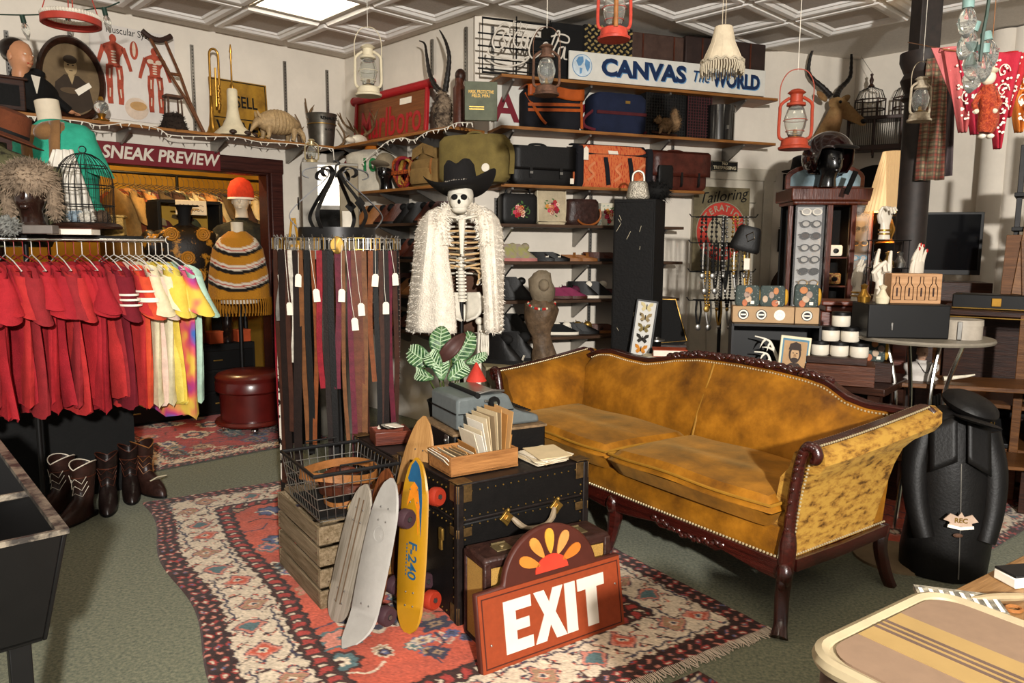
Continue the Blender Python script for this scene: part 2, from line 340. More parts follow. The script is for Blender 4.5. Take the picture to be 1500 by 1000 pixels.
def rug_fn(Lx, Ly, seed, b1=.14, b2=.42, b3=.52, field='red'):
 rs = np.random.RandomState(seed)
 def fn(X, Y):
  Xj = X+.006*np.sin(Y*95)+.004*np.sin(Y*41+X*13); Yj = Y+.006*np.sin(X*90)+.004*np.sin(X*37)
  Dx = np.minimum(Xj, Lx-Xj); Dy = np.minimum(Yj, Ly-Yj); D = np.minimum(Dx, Dy)
  along = np.where(Dx < Dy, Yj, Xj); C = np.empty(X.shape+(3,))
  C[:] = PAL[field]
  nz = np.sin(X*7.3+1)*np.sin(Y*5.1)+.5*np.sin(X*17)*np.sin(Y*21+2); C *= (1+.16*nz)[..., None]
  def put(mask, c): C[mask] = PAL[c] if isinstance(c, str) else c
  def motif(cx, cy, s, kind, c1, c2, c3):
   dx, dy = np.abs(X-cx), np.abs(Y-cy); m = (dx < s*1.3) & (dy < s*1.3)
   if kind == 0: r = dx+dy
   elif kind == 1: r = np.maximum(dx, dy)+.35*np.minimum(dx, dy)
   elif kind == 2: r = np.abs(dx-dy*.4)+dy*.6
   else: r = np.maximum(dx*.55+dy, dx)
   r = r*(1+.12*np.sin(np.arctan2(Y-cy, X-cx)*8)); put(m & (r < s), c1); put(m & (r < s*.78), c2); put(m & (r < s*.42), c3); put(m & (r < s*.16), c1)
  nf = int(Lx*Ly*20)
  for k in range(nf):
   cx, cy = rs.uniform(b3, Lx-b3), rs.uniform(b3, Ly-b3); c = [['navy', 'cream', 'brown', 'blue', 'teal', 'tan', 'rose'][rs.randint(7)] for _ in range(3)]
   motif(cx, cy, rs.choice([.035, .05, .075]), rs.randint(4), *c)
  for k in range(int(Lx*4)):
   cx, cy = rs.uniform(b3+.1, Lx-b3-.1), rs.uniform(b3+.1, Ly-b3-.1); motif(cx, cy, rs.choice([.11, .15]), rs.randint(3), 'cream', 'navy', 'rose')
  for k in range(int(Lx*22)):     # vine lines
   cx, cy, a = rs.uniform(b3, Lx-b3), rs.uniform(b3, Ly-b3), rs.uniform(0, 3.14)
   t = (X-cx)*math.cos(a)+(Y-cy)*math.sin(a); n = -(X-cx)*math.sin(a)+(Y-cy)*math.cos(a)+.02*np.sin(t*40)
   put((np.abs(n) < .006) & (np.abs(t) < .11), ['navy', 'cream', 'brown'][rs.randint(3)])
  g = (D < b3) & (D >= b2); put(g, 'brown'); put(g & (((along*14) % 1) < .45) & (np.abs(D-(b2+b3)/2) < (b3-b2)*.3), 'red2'); put(g & (((along*14+.3) % 1) < .18) & (np.abs(D-(b2+b3)/2) < (b3-b2)*.16), 'cream')
  put((np.abs(D-b3) < .006) | (np.abs(D-b2) < .008), 'dk')
  g = (D < b2) & (D >= b1); put(g, 'cream'); mid = (b1+b2)/2; hw = (b2-b1)/2
  t = (along/.21) % 1; q = (D-mid)/hw; ci = np.floor(along/.21).astype(int); t = t+.12*np.sin(ci*2.4); q = q+.25*np.sin(ci*1.7)
  dia = np.abs(t-.5)*1.6+np.abs(q)*.75
  put(g & (dia < .52), 'navy'); put(g & (dia < .46), 'rose'); put(g & (dia < .34), 'red'); put(g & (dia < .17), 'cream'); put(g & (dia < .1), 'navy')
  put(g & (dia < .40) & (ci % 3 == 1) & (dia > .2), 'tan'); put(g & (dia < .33) & (ci % 3 == 2), 'teal')
  zz = np.abs(((along/.105+.25*np.sin(q*9)) % 1)-.5-q*.42); put(g & (zz < .07) & (dia > .56), 'navy'); put(g & (zz < .03) & (dia > .56), 'red')
  zz = np.abs(((along/.105+.5) % 1)-.5+q*.4); put(g & (zz < .045) & (dia > .6) & (np.abs(q) > .25), 'brown')
  put(g & (np.abs(np.abs(q)-.93) < .05), 'navy'); put(g & (np.abs(np.abs(q)-.84) < .03), 'cream')
  g = D < b1; put(g, 'dk'); q = (D-b1/2)/(b1/2); t = (along/.05) % 1; ci = np.floor(along/.05).astype(int)
  dia = np.abs(t-.5)*.9+np.abs(((q+1)*1.25+.25*np.sin(along*31)) % 1-.5)*.9; put(g & (dia < .46), 'brown'); put(g & (dia < .4) & (ci % 2 == 1), 'red2'); put(g & (dia < .26) & (ci % 2 == 0), 'rose'); put(g & (dia < .2) & (ci % 2 == 1), 'cream'); put(g & (dia < .16) & (ci % 3 == 1), 'blue')
  put(g & (np.abs(q) > .86), 'brown')
  k = 1+.16*np.random.RandomState(seed+1).randn(*X.shape); return np.clip(C*k[..., None], 0, 1)
 return fn
rL, rRz = V(-2.12, 4.14, 0), math.radians(-57.5)
color_grid('persian_rug', 400, 270, (2.85, 1.9), rug_fn(2.85, 1.9, 3, .1, .31, .39), rL, rRz, 'large red oriental rug with cream border under the trunks and skateboards',
  warp=lambda X, Y: (X, Y+.026*np.sin(X*5.2)*np.exp(-Y*1.2)))
for n_, yy in (('rug_fringe', None),):
 fr = MB()
 for k in range(260):
  t = k/259*1.9; x = 2.85; fr.tube([(x-.01, t, .008), (x+.015+.01*rnd.random(), t+rnd.uniform(-.004, .004), .006), (x+.03+.02*rnd.random(), t+rnd.uniform(-.012, .012), .003)], .0022, 4)
 o = fr.build('rug_fringe', cloth('fringe_wool', '#c3b3a0'), bpy.data.objects['persian_rug']); o['kind'] = 'stuff'
p = fl(222, 692); color_grid('runner_rug', 110, 200, (1.3, 2.4), rug_fn(1.3, 2.4, 11, .07, .18, .23, 'red2'), V(p.x, p.y, 0), math.radians(43.7), 'dim red oriental runner in the doorway under the round ottoman', thick=False)
p = fl(1385, 832); color_grid('patterned_rug', 200, 160, (2.6, 2.0), rug_fn(2.6, 2.0, 17, .06, .16, .2), V(1.95, 3.2, 0), math.radians(38), 'faded orange oriental rug behind the black leather jacket', thick=False)
color_grid('bordered_rug', 130, 130, (1.6, 1.2), rug_fn(1.6, 1.2, 23, .025, .3, .36), V(.66, 2.45, 0), math.radians(-146), 'pale corner of a cream bordered rug beside the striped suitcase', thick=False)
# sofa
M_VELVET = None
def velvet(name, a, b, c, st, lo, hi):
 m = mat(name, a, .55, 0, 0, 4, .12, 200, b, sheen=.15, stretch=st, lo=lo, hi=hi)
 r = [n for n in m.node_tree.nodes if n.type == 'VALTORGB'][0]; e = r.color_ramp.elements.new((lo+hi)/2); e.color = (*lin(c), 1)
 m.node_tree.nodes['Principled BSDF'].inputs['Sheen Tint'].default_value = (1, .75, .3, 1); return m
M_VELVET = velvet('gold_velvet', '#b0731a', '#4c2a04', '#84530b', (1.0, 1.0, 1.0), .3, .72)
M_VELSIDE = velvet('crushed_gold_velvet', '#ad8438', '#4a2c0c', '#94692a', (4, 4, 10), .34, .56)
M_NAIL = mat('brass_nail', '#cdbd98', .35, .6, var=.1)
sofa = thing('sofa', 'long gold crushed velvet sofa with carved mahogany frame and brass nail trim', 'sofa', (1.066, 2.755, 0), math.radians(-55))
TOPS = [(-.17, .80), (-.05, .80), (.1, .795), (.2, .815), (.3, .868), (.4, .885), (.6, .90), (.8, .905), (1.05, .90), (1.22, .875), (1.32, .85), (1.45, .825), (1.6, .83), (1.75, .845), (1.85, .835), (1.95, .80), (2.05, .76)]
def top(s): return float(np.interp(s, *zip(*TOPS)))
LS = 1.92
def nails(pts, r=.0055, step=.019):
 b = MB(); P = [Vector(p) for p in pts]; acc = 0
 for i in range(len(P)-1):
  d = (P[i+1]-P[i]).length
  while acc < d: b.sph(P[i].lerp(P[i+1], acc/d), r, 6, 4); acc += step
  acc -= d
 o = b.build('nail_trim', M_NAIL, sofa); o['kind'] = 'stuff'; return o
b = MB(); R = []
for k in range(61):
 s = .01+(LS-.02)*k/60; t = top(s); sag = .012*math.sin(k*.9)*0
 bul = .035*math.sin(min(1, max(0, s/LS))*math.pi)
 R.append([(-s, .50, .36), (-s, .525-bul*.3, .48), (-s, .565-bul, .62), (-s, .61-bul*.6, .74), (-s, .655, t-.035), (-s, .68, t-.012), (-s, .72, t-.012), (-s, .745, t-.05), (-s, .735, .5), (-s, .70, .27), (-s, .55, .27)])
b.rings(R); b.build('backrest', M_VELVET, sofa)
b = MB(); b.tube([(-.93, .492, .47), (-.93, .535, .62), (-.93, .60, .75), (-.93, .652, top(.93)-.028)], .006, 6); b.build('seam', mat('gold_piping', '#94691f', .6), sofa)
b = MB(); R = []
for k in range(25):
 s = LS*k/24; sc_ = .03*math.sin(k/24*math.pi)
 R.append([(-s, -.005-sc_*.4, .285-.0*sc_), (-s, -.02-sc_*.5, .34), (-s, -.005-sc_*.3, .405), (-s, .3, .42), (-s, .6, .42), (-s, .6, .285)])
b.rings(R); b.build('seat_base', M_VELVET, sofa)
def cushion(x0, x1, lean=0):
 b = MB(); w = x1-x0; cx = (x0+x1)/2; d = .565; N_, M_ = 20, 14
 def pt(u, v, top_):
  x = cx+w/2*max(-1, min(1, u)); y = .525-d*(1-v)/2-.0
  edge = min(1-abs(u), 1-abs(v)); k = min(1, max(0, edge/.13)); rr = math.sqrt(1-(1-k)**2)
  dome = .014*(1-u*u)*(1-v*v); fr = -.03*(1-u*u) if v < -.2 else 0
  z = .468+(.052*rr+dome+.004*math.sin(u*5+v*3+x0) if top_ else -.07*rr)
  return (x, .232+.30*v+fr*(-v), z+.01*(v<0)*(1-u*u))
 for t in (True, False): b.grid(lambda u, v: pt(u*2-1, v*2-1, t), N_, M_)
 o = b.build('seat_cushion', M_VELVET, sofa); q = MB(); ring = []
 for k in range(60):
  a = k/60*4; i = int(a); f = a-i
  u, v = [(f*2-1, -1), (1, f*2-1), (1-f*2, 1), (-1, 1-f*2)][i]; p = Vector(pt(u*.985, v*.985, True)); ring.append((p.x, p.y, p.z+.004))
 q.tube(ring, .0065, 6, True); q.build('piping', bpy.data.materials['gold_piping'], o)
cushion(-.955, -.03); cushion(-1.88, -.965)
def arm(sgn, x0):
 def sec(y, t):   # profile from outer bottom over the roll to inner bottom, growing taller and wider to the back
  zz = .715+.075*t**1.3; o = .075+.05*t
  return [(0, .285), (.012, .42), (.03, .56), (.05, .63), (o-.005, zz-.075), (o+.035, zz-.065), (o+.056, zz-.03), (o+.048, zz+.012), (o+.012, zz+.035), (o-.035, zz+.03), (o-.075, zz-.005), (-.02, zz-.07), (-.055, .60), (-.075, .48), (-.08, .36), (-.06, .29)]
 b = MB(); R = []
 for k in range(15):
  t = k/14; y = .012+t*.70
  R.append([(x0+sgn*px, .012+t*(.59+.15*(pz-.285)/.45), pz) for px, pz in sec(y, t)])
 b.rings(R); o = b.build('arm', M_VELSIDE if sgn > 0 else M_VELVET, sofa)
 w = MB(); L1 = [Vector((x0+sgn*(.075+.05*t), .0+t*.72, .715+.075*t**1.3+.037)) for t in [k/12 for k in range(13)]]
 w.tube(L1, 1, flat=(.035, .016, (0, 0, 1))); w.build('arm_moulding', M_MAHOG, o)
 nails([p+Vector((sgn*.024, 0, .003)) for p in L1], .005, .014); nails([p+Vector((-sgn*.026, 0, .0)) for p in L1], .0045, .014)
 P = spline([(x0+sgn*.035, -.075, 0), (x0+sgn*.012, -.035, .05), (x0-sgn*.004, -.012, .14), (x0, -.006, .24), (x0+sgn*.008, -.01, .36), (x0+sgn*.018, -.012, .5), (x0+sgn*.034, -.014, .62), (x0+sgn*.05, -.016, .70), (x0+sgn*.07, -.016, .745), (x0+sgn*.098, -.016, .752), (x0+sgn*.115, -.016, .73), (x0+sgn*.11, -.016, .705), (x0+sgn*.092, -.016, .70)], 5)
 n = len(P); rad = [float(np.interp(i/n, [0, .06, .2, .32, .36, .7, .85, 1], [.036, .027, .03, .036, .024, .022, .02, .012])) for i in range(n)]
 w = MB(); w.tube(P, rad, 10); 
 w.sph((x0+sgn*.012, -.03, .235), (.034, .028, .05), 10, 8); w.sph((x0+sgn*.012, -.045, .2), (.018, .014, .03), 8, 6)
 for k in range(13):     # gouged leaves down the shaft
  q = Vector(P[int(n*.37)+k*2]); w.sph(q+Vector((0, -.018, 0)), (.012, .008, .014), 6, 5, rot=(0, sgn*.6, 0))
 w.build('arm_post', M_MAHOG, sofa)
 nails([(x0+sgn*.03, .0, .29), (x0+sgn*.032, -.004, .4), (x0+sgn*.05, -.004, .55), (x0+sgn*.075, -.004, .68)], .005, .015)
 nails([(x0+sgn*.004, .02+.68*k/10, .295) for k in range(11)], .005, .016)
 w = MB(); w.lathe([(0, -.02), (.05, -.02), (.055, -.01), (.055, .012), (.045, .02), (0, .02)], (x0+sgn*.115, .742, .775), 20, axis='y'); w.build('back_scroll', M_MAHOG, sofa)
 w = MB(); w.tube([(x0, .03, .262), (x0, .35, .255), (x0, .70, .262)], 1, flat=(.05, .05, (1, 0, 0))); w.build('side_rail', M_MAHOG, sofa)
 w = MB(); P = spline([(x0+sgn*.035, .73, 0), (x0+sgn*.02, .705, .06), (x0, .68, .18), (x0-sgn*.005, .70, .28)], 4); w.tube(P, [.026+.008*i/len(P) for i in range(len(P))], 8); w.build('leg', M_MAHOG, sofa)
arm(1, 0); arm(-1, -LS)
b = MB(); ups, los = [], []
for k in range(61):
 s = -LS*k/60; f = (k/60*2) % 1; d = .05*math.cos(f*2*math.pi); ups.append((s, .288)); los.append((s, .225-.022*math.cos(f*2*math.pi)-.02*(abs(f-.5) < .18)))
b.prism(ups+los[::-1], -.03, .02); b.build('front_rail', M_MAHOG, sofa, bevel=.005)
for c in (-.48, -1.44):
 b = MB()
 for k in range(-8, 9):
  b.sph((c+k*.024, -.034, .243-.012*math.cos(k*.35)+.006*math.sin(k*2)), (.017, .009, .011), 8, 5, rot=(0, .5*(1 if k % 2 else -1), 0))
 o = b.build('carving', M_MAHOG, sofa)
nails([(-LS*k/40, -.03, .296) for k in range(41)], .0058, .0165)
b = MB(); P = spline([(-.955, -.06, 0), (-.955, -.03, .06), (-.955, -.008, .16), (-.955, -.008, .27)], 4); b.tube(P, [.024, .022, .022, .024, .026, .028, .03, .033, .036, .036, .036, .034, .034][:len(P)], 8); b.sph((-.955, -.035, .235), (.03, .02, .045), 8, 6); b.build('leg', M_MAHOG, sofa)
P = [Vector((-s, .70, top(s)-.002)) for s in np.linspace(-.13, LS+.1, 60)]
b = MB(); b.tube(P, 1, flat=(.05, .03, (0, 0, 1))); b.build('crest_rail', M_MAHOG, sofa, bevel=.006)
b = MB()
for k in range(46):
 s = .32+k*.0205; b.sph((-s, .682-.006*(k % 3), top(s)+.01+.008*math.sin(k*1.25)), (.02, .014, .012), 8, 5, rot=(0, .7*math.sin(k*.9), .3*(k % 3)))
for s in np.linspace(.3, 1.28, 24): b.sph((-s, .70, top(s)+.008), (.03, .02, .02), 8, 6)
b.build('crest_carving', M_MAHOG, sofa)
nails([(-s, .658+.004, top(s)-.024) for s in np.linspace(-.05, LS, 60)], .005, .0165)
# trunks, cases and the things on them
RZ34 = math.radians(34)
M_TRUNK = mat('black_trunk_cloth', '#0f0d0c', .5, var=.2, sc=20, bump=.15, bsc=200)
M_TRIM = mat('worn_trunk_edge', '#1c1614', .45, var=.3, sc=30)
def trunk(label, loc, w, d, h, studs=True):
 t = thing('steamer_trunk', label, 'trunk', loc, RZ34)   # origin: front left bottom corner
 b = MB(); b.box((w/2, d/2, h*.36), (w, d, h*.72)); b.build('body', M_TRUNK, t, bevel=.008)
 b = MB(); b.box((w/2, d/2, h*.865), (w+.004, d+.004, h*.26)); lid = b.build('lid', M_TRUNK, t, bevel=.008)
 b = MB()
 for z in (h*.735, h*.985): b.box((w/2, d/2, z), (w+.008, d+.008, .012))
 for x in (.0, w):
  for y in (0, d): b.box((x, y, h/2), (.03, .03, h-.01))
 b.build('edging', M_TRIM, t, bevel=.004)
 me = None
 for x in (0, w):
  for y in (0, d):
   for z in (h-.04, h*.66, .045):
    sx, sy = (1 if x else -1), (1 if y else -1)
    q = MB(); q.box((x-sx*.018, y+sy*.009, z), (.07, .005, .07 if z != h*.66 else .035)); q.box((x+sx*.009, y-sy*.018, z), (.005, .07, .07 if z != h*.66 else .035))
    if z > h*.9: q.box((x-sx*.018, y-sy*.018, h+.004), (.07, .07, .004))
    q.build('corner_bracket', mat('tarnished_bracket', '#6b5230', .5, .7, var=.3, sc=40), t, bevel=.002)
 s = MB()
 for z in (h-.035, h*.70, h*.765, .03):
  n = int(w/.035)
  for k in range(n): s.sph(((k+.5)*w/n, -.006, z), .0034, 6, 4)
  n = int(d/.035)
  for k in range(n): s.sph((-.006, (k+.5)*d/n, z), .004, 6, 4)
 for x in (.024, w-.024):
  for k in range(int(h/.04)): s.sph((x, -.006, .03+k*.04), .004, 6, 4)
 for k in range(int(h/.04)): s.sph((-.006, .03, .03+k*.04), .004, 6, 4); s.sph((-.006, d-.03, .03+k*.04), .004, 6, 4)
 o = s.build('rivets', M_GOLD, t); o['kind'] = 'stuff'
 return t
T1 = trunk('black studded steamer trunk with brass handle behind the tweed suitcase', (-.2, 2.765, 0), .62, .50, .575)
b = MB(); P = spline([(.235, -.02, .40), (.27, -.045, .365), (.34, -.05, .345), (.41, -.045, .365), (.445, -.02, .40)], 6); b.tube(P, [.008+.005*abs(math.sin(i*.4)) for i in range(len(P))], 8); h_ = b.build('handle', mat('worn_handle', '#8b7a63', .5, var=.2), T1)
for x in (.215, .465):
 b = MB(); b.prism([(x+.03*math.cos(a*math.pi/4)*(1.15 if a % 2 == 0 else .75), .40+.03*math.sin(a*math.pi/4)*(1.15 if a % 2 == 0 else .75)) for a in range(8)], -.014, -.002); b.box((x, -.018, .40), (.022, .01, .022), (0, .785, 0)); b.sph((x, -.02, .435), .009, 8, 6); b.build('handle_plate', M_GOLD, T1, bevel=.002)
b = MB(); b.box((-.012, .12, .34), (.012, .03, .05)); b.box((-.014, .12, .30), (.01, .022, .05)); b.build('latch', M_GOLD, T1, bevel=.003)
pb = AB(0, 0); q = V(-.2, 2.765, 0)+V(-math.sin(RZ34), math.cos(RZ34), 0)*.515
T2 = trunk('black studded trunk under the typewriter, behind the front trunk', (q.x, q.y, 0), .75, .5, .55)
def cs(x, y, z): return fl(x, y, z)
c = V(-.13, 3.40, .553)
tc_ = thing('typewriter_case', 'black carrying case with worn tan edges under the grey typewriter', 'case', c, math.radians(28))
b = MB(); b.box((0, 0, .06), (.46, .36, .12)); b.build('body', M_BLKLEA, tc_, bevel=.01)
b = MB(); b.box((0, 0, .116), (.47, .37, .012)); b.box((0, 0, .004), (.47, .37, .008)); b.build('edging', mat('worn_tan_edge', '#7a6247', .7, var=.3, sc=40), tc_, bevel=.003)
for x in (-.12, .12):
 b = MB(); b.box((-.236, x, .085), (.008, .04, .045)); b.sph((-.243, x, .085), .008); b.build('latch', M_STEEL, tc_, bevel=.003)
tw = thing('typewriter', 'grey portable typewriter with a black platen knob and hanging tag', 'typewriter', c+V(0, 0, .124), math.radians(28))
M_GREY = mat('grey_enamel', '#5d6363', .45, var=.08, sc=30, bump=.05)
b = MB(); R = []
for x in (-.21, -.20, .205):
 pass
prof = [(-.2, .0), (-.2, .13), (-.19, .145), (.03, .15), (.055, .14), (.085, .075), (.13, .055), (.21, .035), (.215, 0)]
b.prism(prof, -.15, .15); b.build('housing', M_GREY, tw, bevel=.012)
b = MB(); b.box((-.2035, 0, .075), (.004, .29, .005)); b.box((-.06, -.1535, .075), (.27, .003, .004)); b.build('seam', M_BLACK, tw)
b = MB(); b.cyl((-.10, -.15, .15), (-.10, .15, .15), .013, n=16); pl_ = b.build('platen', M_BLKMAT, tw)
b = MB(); b.lathe([(.0, 0), (.024, 0), (.027, .006), (.027, .016), (.024, .02), (.0, .02)], (0, 0, 0), 20, axis='y'); b.build('platen_knob', M_BLACK, tw, (-.03, -.158, .118))
b = MB(); b.lathe([(.0, 0), (.008, 0), (.008, .005), (0, .005)], (0, 0, 0), 12, axis='y'); b.build('knob_cap', M_CHROME, tw, (-.03, -.179, .118)); b = MB(); b.cyl((-.07, -.155, .125), (-.035, -.155, .12), .006); b.tube([(-.09, -.13, .155), (-.02, -.13, .165), (.04, -.13, .158)], .006); b.box((-.05, 0, .158), (.1, .24, .01)); b.cyl((.07, -.06, .09), (.07, -.02, .11), .004); b.build('carriage', M_STEEL, tw, bevel=.002)
for r in range(4):
 for k in range(10):
  pass
ks = MB(); ks.lathe([(.0, 0), (.008, 0), (.009, .004), (.006, .006), (.0, .006)], n=10); km = ks.mesh('key', M_BLACK)
for r in range(4):
 for k in range(10):
  o = bpy.data.objects.new('key', km); COL.objects.link(o); o.parent = tw; o.location = (.1+r*.026, -.115+k*.0255, .078-r*.009)
b = MB(); b.box((0, 0, -.045), (.036, .003, .085)); tg = b.build('price_tag', M_TAG, tw, (-.005, -.185, .062), (0, .05, .2)); b = MB(); b.tube([(-.02, .01, .055), (0, 0, .012), (0, 0, -.005)], .0012, 5); b.build('string', M_WHITE, tg); b = MB(); b.lathe([(.003, -.002), (.006, -.002), (.006, .002), (.003, .002)], axis='y', n=12, cap=False); b.build('eyelet', M_RED, tg, (0, -.001, -.01))
p = cs(577, 647, .553); bx = thing('cigar_box', 'small open red brown wooden box of cards on the rear trunk', 'box', p+V(-.02, .02, 0), math.radians(22))
def openbox(t, w, d, h, th, m, parts=True):
 b = MB(); b.box((0, 0, th/2), (w, d, th)); b.build('base', m, t)
 for s in (-1, 1):
  b = MB(); b.box((0, s*(d-th)/2, h/2), (w, th, h)); b.build('side_panel', m, t, bevel=.002)
  b = MB(); b.box((s*(w-th)/2, 0, h/2), (th, d-2*th, h)); b.build('side_panel', m, t, bevel=.002)
openbox(bx, .17, .14, .06, .008, M_REDWOOD)
for k in range(4):
 b = MB(); b.prism(rrect(.09, .06, .01), -.0015, .0015, 'xy'); o = b.build('card', [M_PAPER, M_BLACK, mat('grey_card', '#8f8a7e', .8), M_PAPER][k], None, p+V(-.04+.025*k, .03-.02*k, .062+.006*k), (.12, .1*k-.15, .4*k)); tag(o, ['cream card lying in the cigar box', 'black card on top in the cigar box', 'grey card in the cigar box beside the typewriter', 'small paper label at the back of the cigar box'][k], 'card', 'cards in the cigar box')
fp = cs(661, 699, .578); fq = cs(759, 682, .578); d_ = fq-fp; rzb = math.atan2(d_.y, d_.x); wB = d_.length; nB = V(-math.sin(rzb), math.cos(rzb), 0)
M_PINE = wood('pine_wood', '#a5713f', '#7c5029', .65)
fb = thing('file_box', 'shallow pine box packed with old envelopes on the black trunk', 'box', fp+d_/2+nB*.1, rzb); openbox(fb, wB, .2, .078, .009, M_PINE)
ENV = [mat('envelope_%d' % i, c, .9, var=.06) for i, c in enumerate(('#d8cbb2', '#b98e5a', '#c9b48e', '#e2dbcd', '#a8763c', '#8f7a5c', '#d0c0a2'))]
for k in range(26):
 x = -wB/2+.03+k*(wB-.06)/25; tall = .07+.04*(k > 12)+.1*max(0, min(1, (k-11)/8))*(k < 25)+rnd.uniform(-.01, .012); lean = -.95+.045*k
 b = MB(); b.box((0, 0, tall/2), (.0025, .14+rnd.uniform(0, .03), tall)); o = b.build('envelope', ENV[(k*3+k//4) % 7])
 o.location = fp+d_/2+nB*(.1+rnd.uniform(-.01, .01))+V(math.cos(rzb)*x, math.sin(rzb)*x, .012); o.rotation_euler = (rnd.uniform(-.05, .05), lean*.75, rzb+rnd.uniform(-.05, .05))
 tag(o, 'old paper envelope filed upright in the pine box', 'envelope', 'envelopes in the pine box')
for k in range(7):
 q = cs(795, 676, .578); b = MB(); b.prism(rrect(.15, .19, .004, 2, z0=-.095), 0, .003, 'xy'); o = b.build('paper_sheet', ENV[[0, 2, 0, 6, 3, 0, 2][k]], None, q+V(.005*k-.01, .05+.004*math.sin(k*2), .001+.0045*k), (0, -.02, rzb+.25*math.sin(k*1.7))); tag(o, 'old paper in a loose stack beside the file box' if k < 6 else 'topmost curled paper of the stack beside the file box', 'paper', 'papers stacked on the trunk')
# tweed suitcase and EXIT sign
sA, sB, sC = cs(709, 821, .355), cs(674, 800, .355), cs(894, 779, .355)
dS = sC-sA; rzs = math.atan2(dS.y, dS.x); wS = dS.length; dpS = .165
M_TWEED = mat('tan_tweed', '#a8813f', .85, 0, .15, 250, .4, 300); M_CROC = mat('brown_croc_leather', '#35201b', .4, var=.3, sc=25, bump=.5, bsc=35)
sn = V(-math.sin(rzs), math.cos(rzs), 0)
su = thing('suitcase', 'tan tweed suitcase with dark croc leather edges standing behind the EXIT sign', 'suitcase', V(sA.x, sA.y, 0), rzs); su.scale = (1, 1, .866)
b = MB(); b.box((wS/2, dpS/2, .2), (wS-.012, dpS-.012, .38)); b.build('body', M_TWEED, su, bevel=.012)
b = MB(); b.box((wS/2, dpS/2, .385), (wS, dpS, .05)); b.build('top_band', M_CROC, su, bevel=.014)
b = MB()
for x in (.015, wS-.015): b.box((x, .006, .2), (.03, .02, .39)); b.box((x, dpS-.006, .2), (.03, .02, .39))
b.box((wS/2, dpS/2, .012), (wS, dpS, .024)); b.build('edge_binding', M_CROC, su, bevel=.006)
b = MB(); P = spline([(wS/2-.085, dpS/2, .412), (wS/2-.075, dpS/2-.01, .432), (wS/2, dpS/2-.02, .44), (wS/2+.075, dpS/2-.01, .432), (wS/2+.085, dpS/2, .412)], 5); b.tube(P, .011, 8); b.build('handle', M_CROC, su)
for x in (wS*.2, wS*.8):
 b = MB(); b.box((x, dpS/2-.01, .412), (.07, .06, .006)); b.sph((x, dpS/2-.01, .418), (.012, .012, .008), 10, 6); b.cyl((x-.03, dpS/2+.02, .418), (x+.03, dpS/2+.02, .418), .006); b.build('lock', mat('tarnished_brass', '#8a7a58', .4, .8, var=.2), su, bevel=.002)
eL, eR = fl(706, 993), fl(916, 916); dE = eR-eL; rze = math.atan2(dE.y, dE.x); wE = dE.length
M_EXITB = mat('sign_brown', '#472017', .5, var=.1); M_EXITO = mat('sign_orange', '#86381a', .6, var=.06, sc=40, bump=.05); M_EXITW = mat('sign_cream', '#cfc5b6', .6, var=.04)
ex = thing('exit_sign', 'orange and brown EXIT sign with sun rays leaning on the suitcase', 'sign', V(eL.x, eL.y, 0), rze, tilt=(-.16, 0))
hE = .285
out = [(0, 0), (wE, 0), (wE, hE)]+[(wE*.50+.215*math.cos(a), hE-.02+.2*math.sin(a)) for a in np.linspace(.12, math.pi-.12, 22)]+[(0, hE)]
b = MB(); b.prism(out, 0, .03); b.build('board', M_EXITB, ex, bevel=.008)
b = MB(); b.box((wE/2, -.0015, hE/2), (wE-.012, .004, hE-.012)); pn = b.build('panel', M_EXITO, ex)
b = MB(); 
for z in (.022, hE-.022): b.box((wE/2, -.004, z), (wE-.04, .002, .004))
for x in (.02, wE-.02): b.box((x, -.004, hE/2), (.004, .002, hE-.04))
b.build('border_line', M_EXITB, ex)
def letter(polys, x0, z0, w, h):
 for poly in polys:
  b = MB(); b.prism([(x0+px*w, z0+pz*h) for px, pz in poly], -.0065, -.0035); b.build('letter', M_EXITW, ex, smooth=0)
LW = .118; z0, hh = .05, .185
letter([[(0, 0), (1, 0), (1, .22), (.42, .22), (.42, .4), (.9, .4), (.9, .6), (.42, .6), (.42, .78), (1, .78), (1, 1), (0, 1)]], .105, z0, LW*1.0, hh)
letter([[(0, 0), (.36, 0), (.53, .3), (.7, 0), (1.06, 0), (.72, .52), (1.02, 1), (.68, 1), (.53, .74), (.38, 1), (.03, 1), (.34, .52)]], .232, z0, LW*1.14, hh)
letter([[(0, 0), (.4, 0), (.4, 1), (0, 1)]], .377, z0, LW*1.05, hh)
letter([[(.3, 0), (.7, 0), (.7, .76), (1, .76), (1, 1), (0, 1), (0, .76), (.3, .76)]], .437, z0, LW*1.1, hh)
b = MB(); cx, cz = wE*.5, hE+.012; b.prism([(cx+.075*math.cos(a), cz+.06*math.sin(a)) for a in np.linspace(0, math.pi, 16)], -.004, .001); b.build('sun', mat('sun_red', '#c23a28', .5), ex)
for k, c in enumerate(('#c2752c', '#c8863c', '#cc9434', '#c88848', '#c26c26')):
 a = math.radians(156-33*k); b = MB(); pts = []
 for s in np.linspace(0, 2*math.pi, 16, endpoint=False):
  l = .105+.048*math.cos(s); wd = .024*math.sin(s)*(.8+.35*math.cos(s)); pts.append((cx+l*math.cos(a)*1.0-wd*math.sin(a), cz+.005+l*math.sin(a)*.98+wd*math.cos(a)))
 b.prism(pts, -.004, .001); b.build('ray', mat('ray_%d' % k, c, .5), ex)
for x, z in ((.045, .1), (wE-.04, hE*.62)):
 b = MB(); b.sph((x, -.005, z), .005, 8, 6); b.build('screw', M_CHROME, ex)
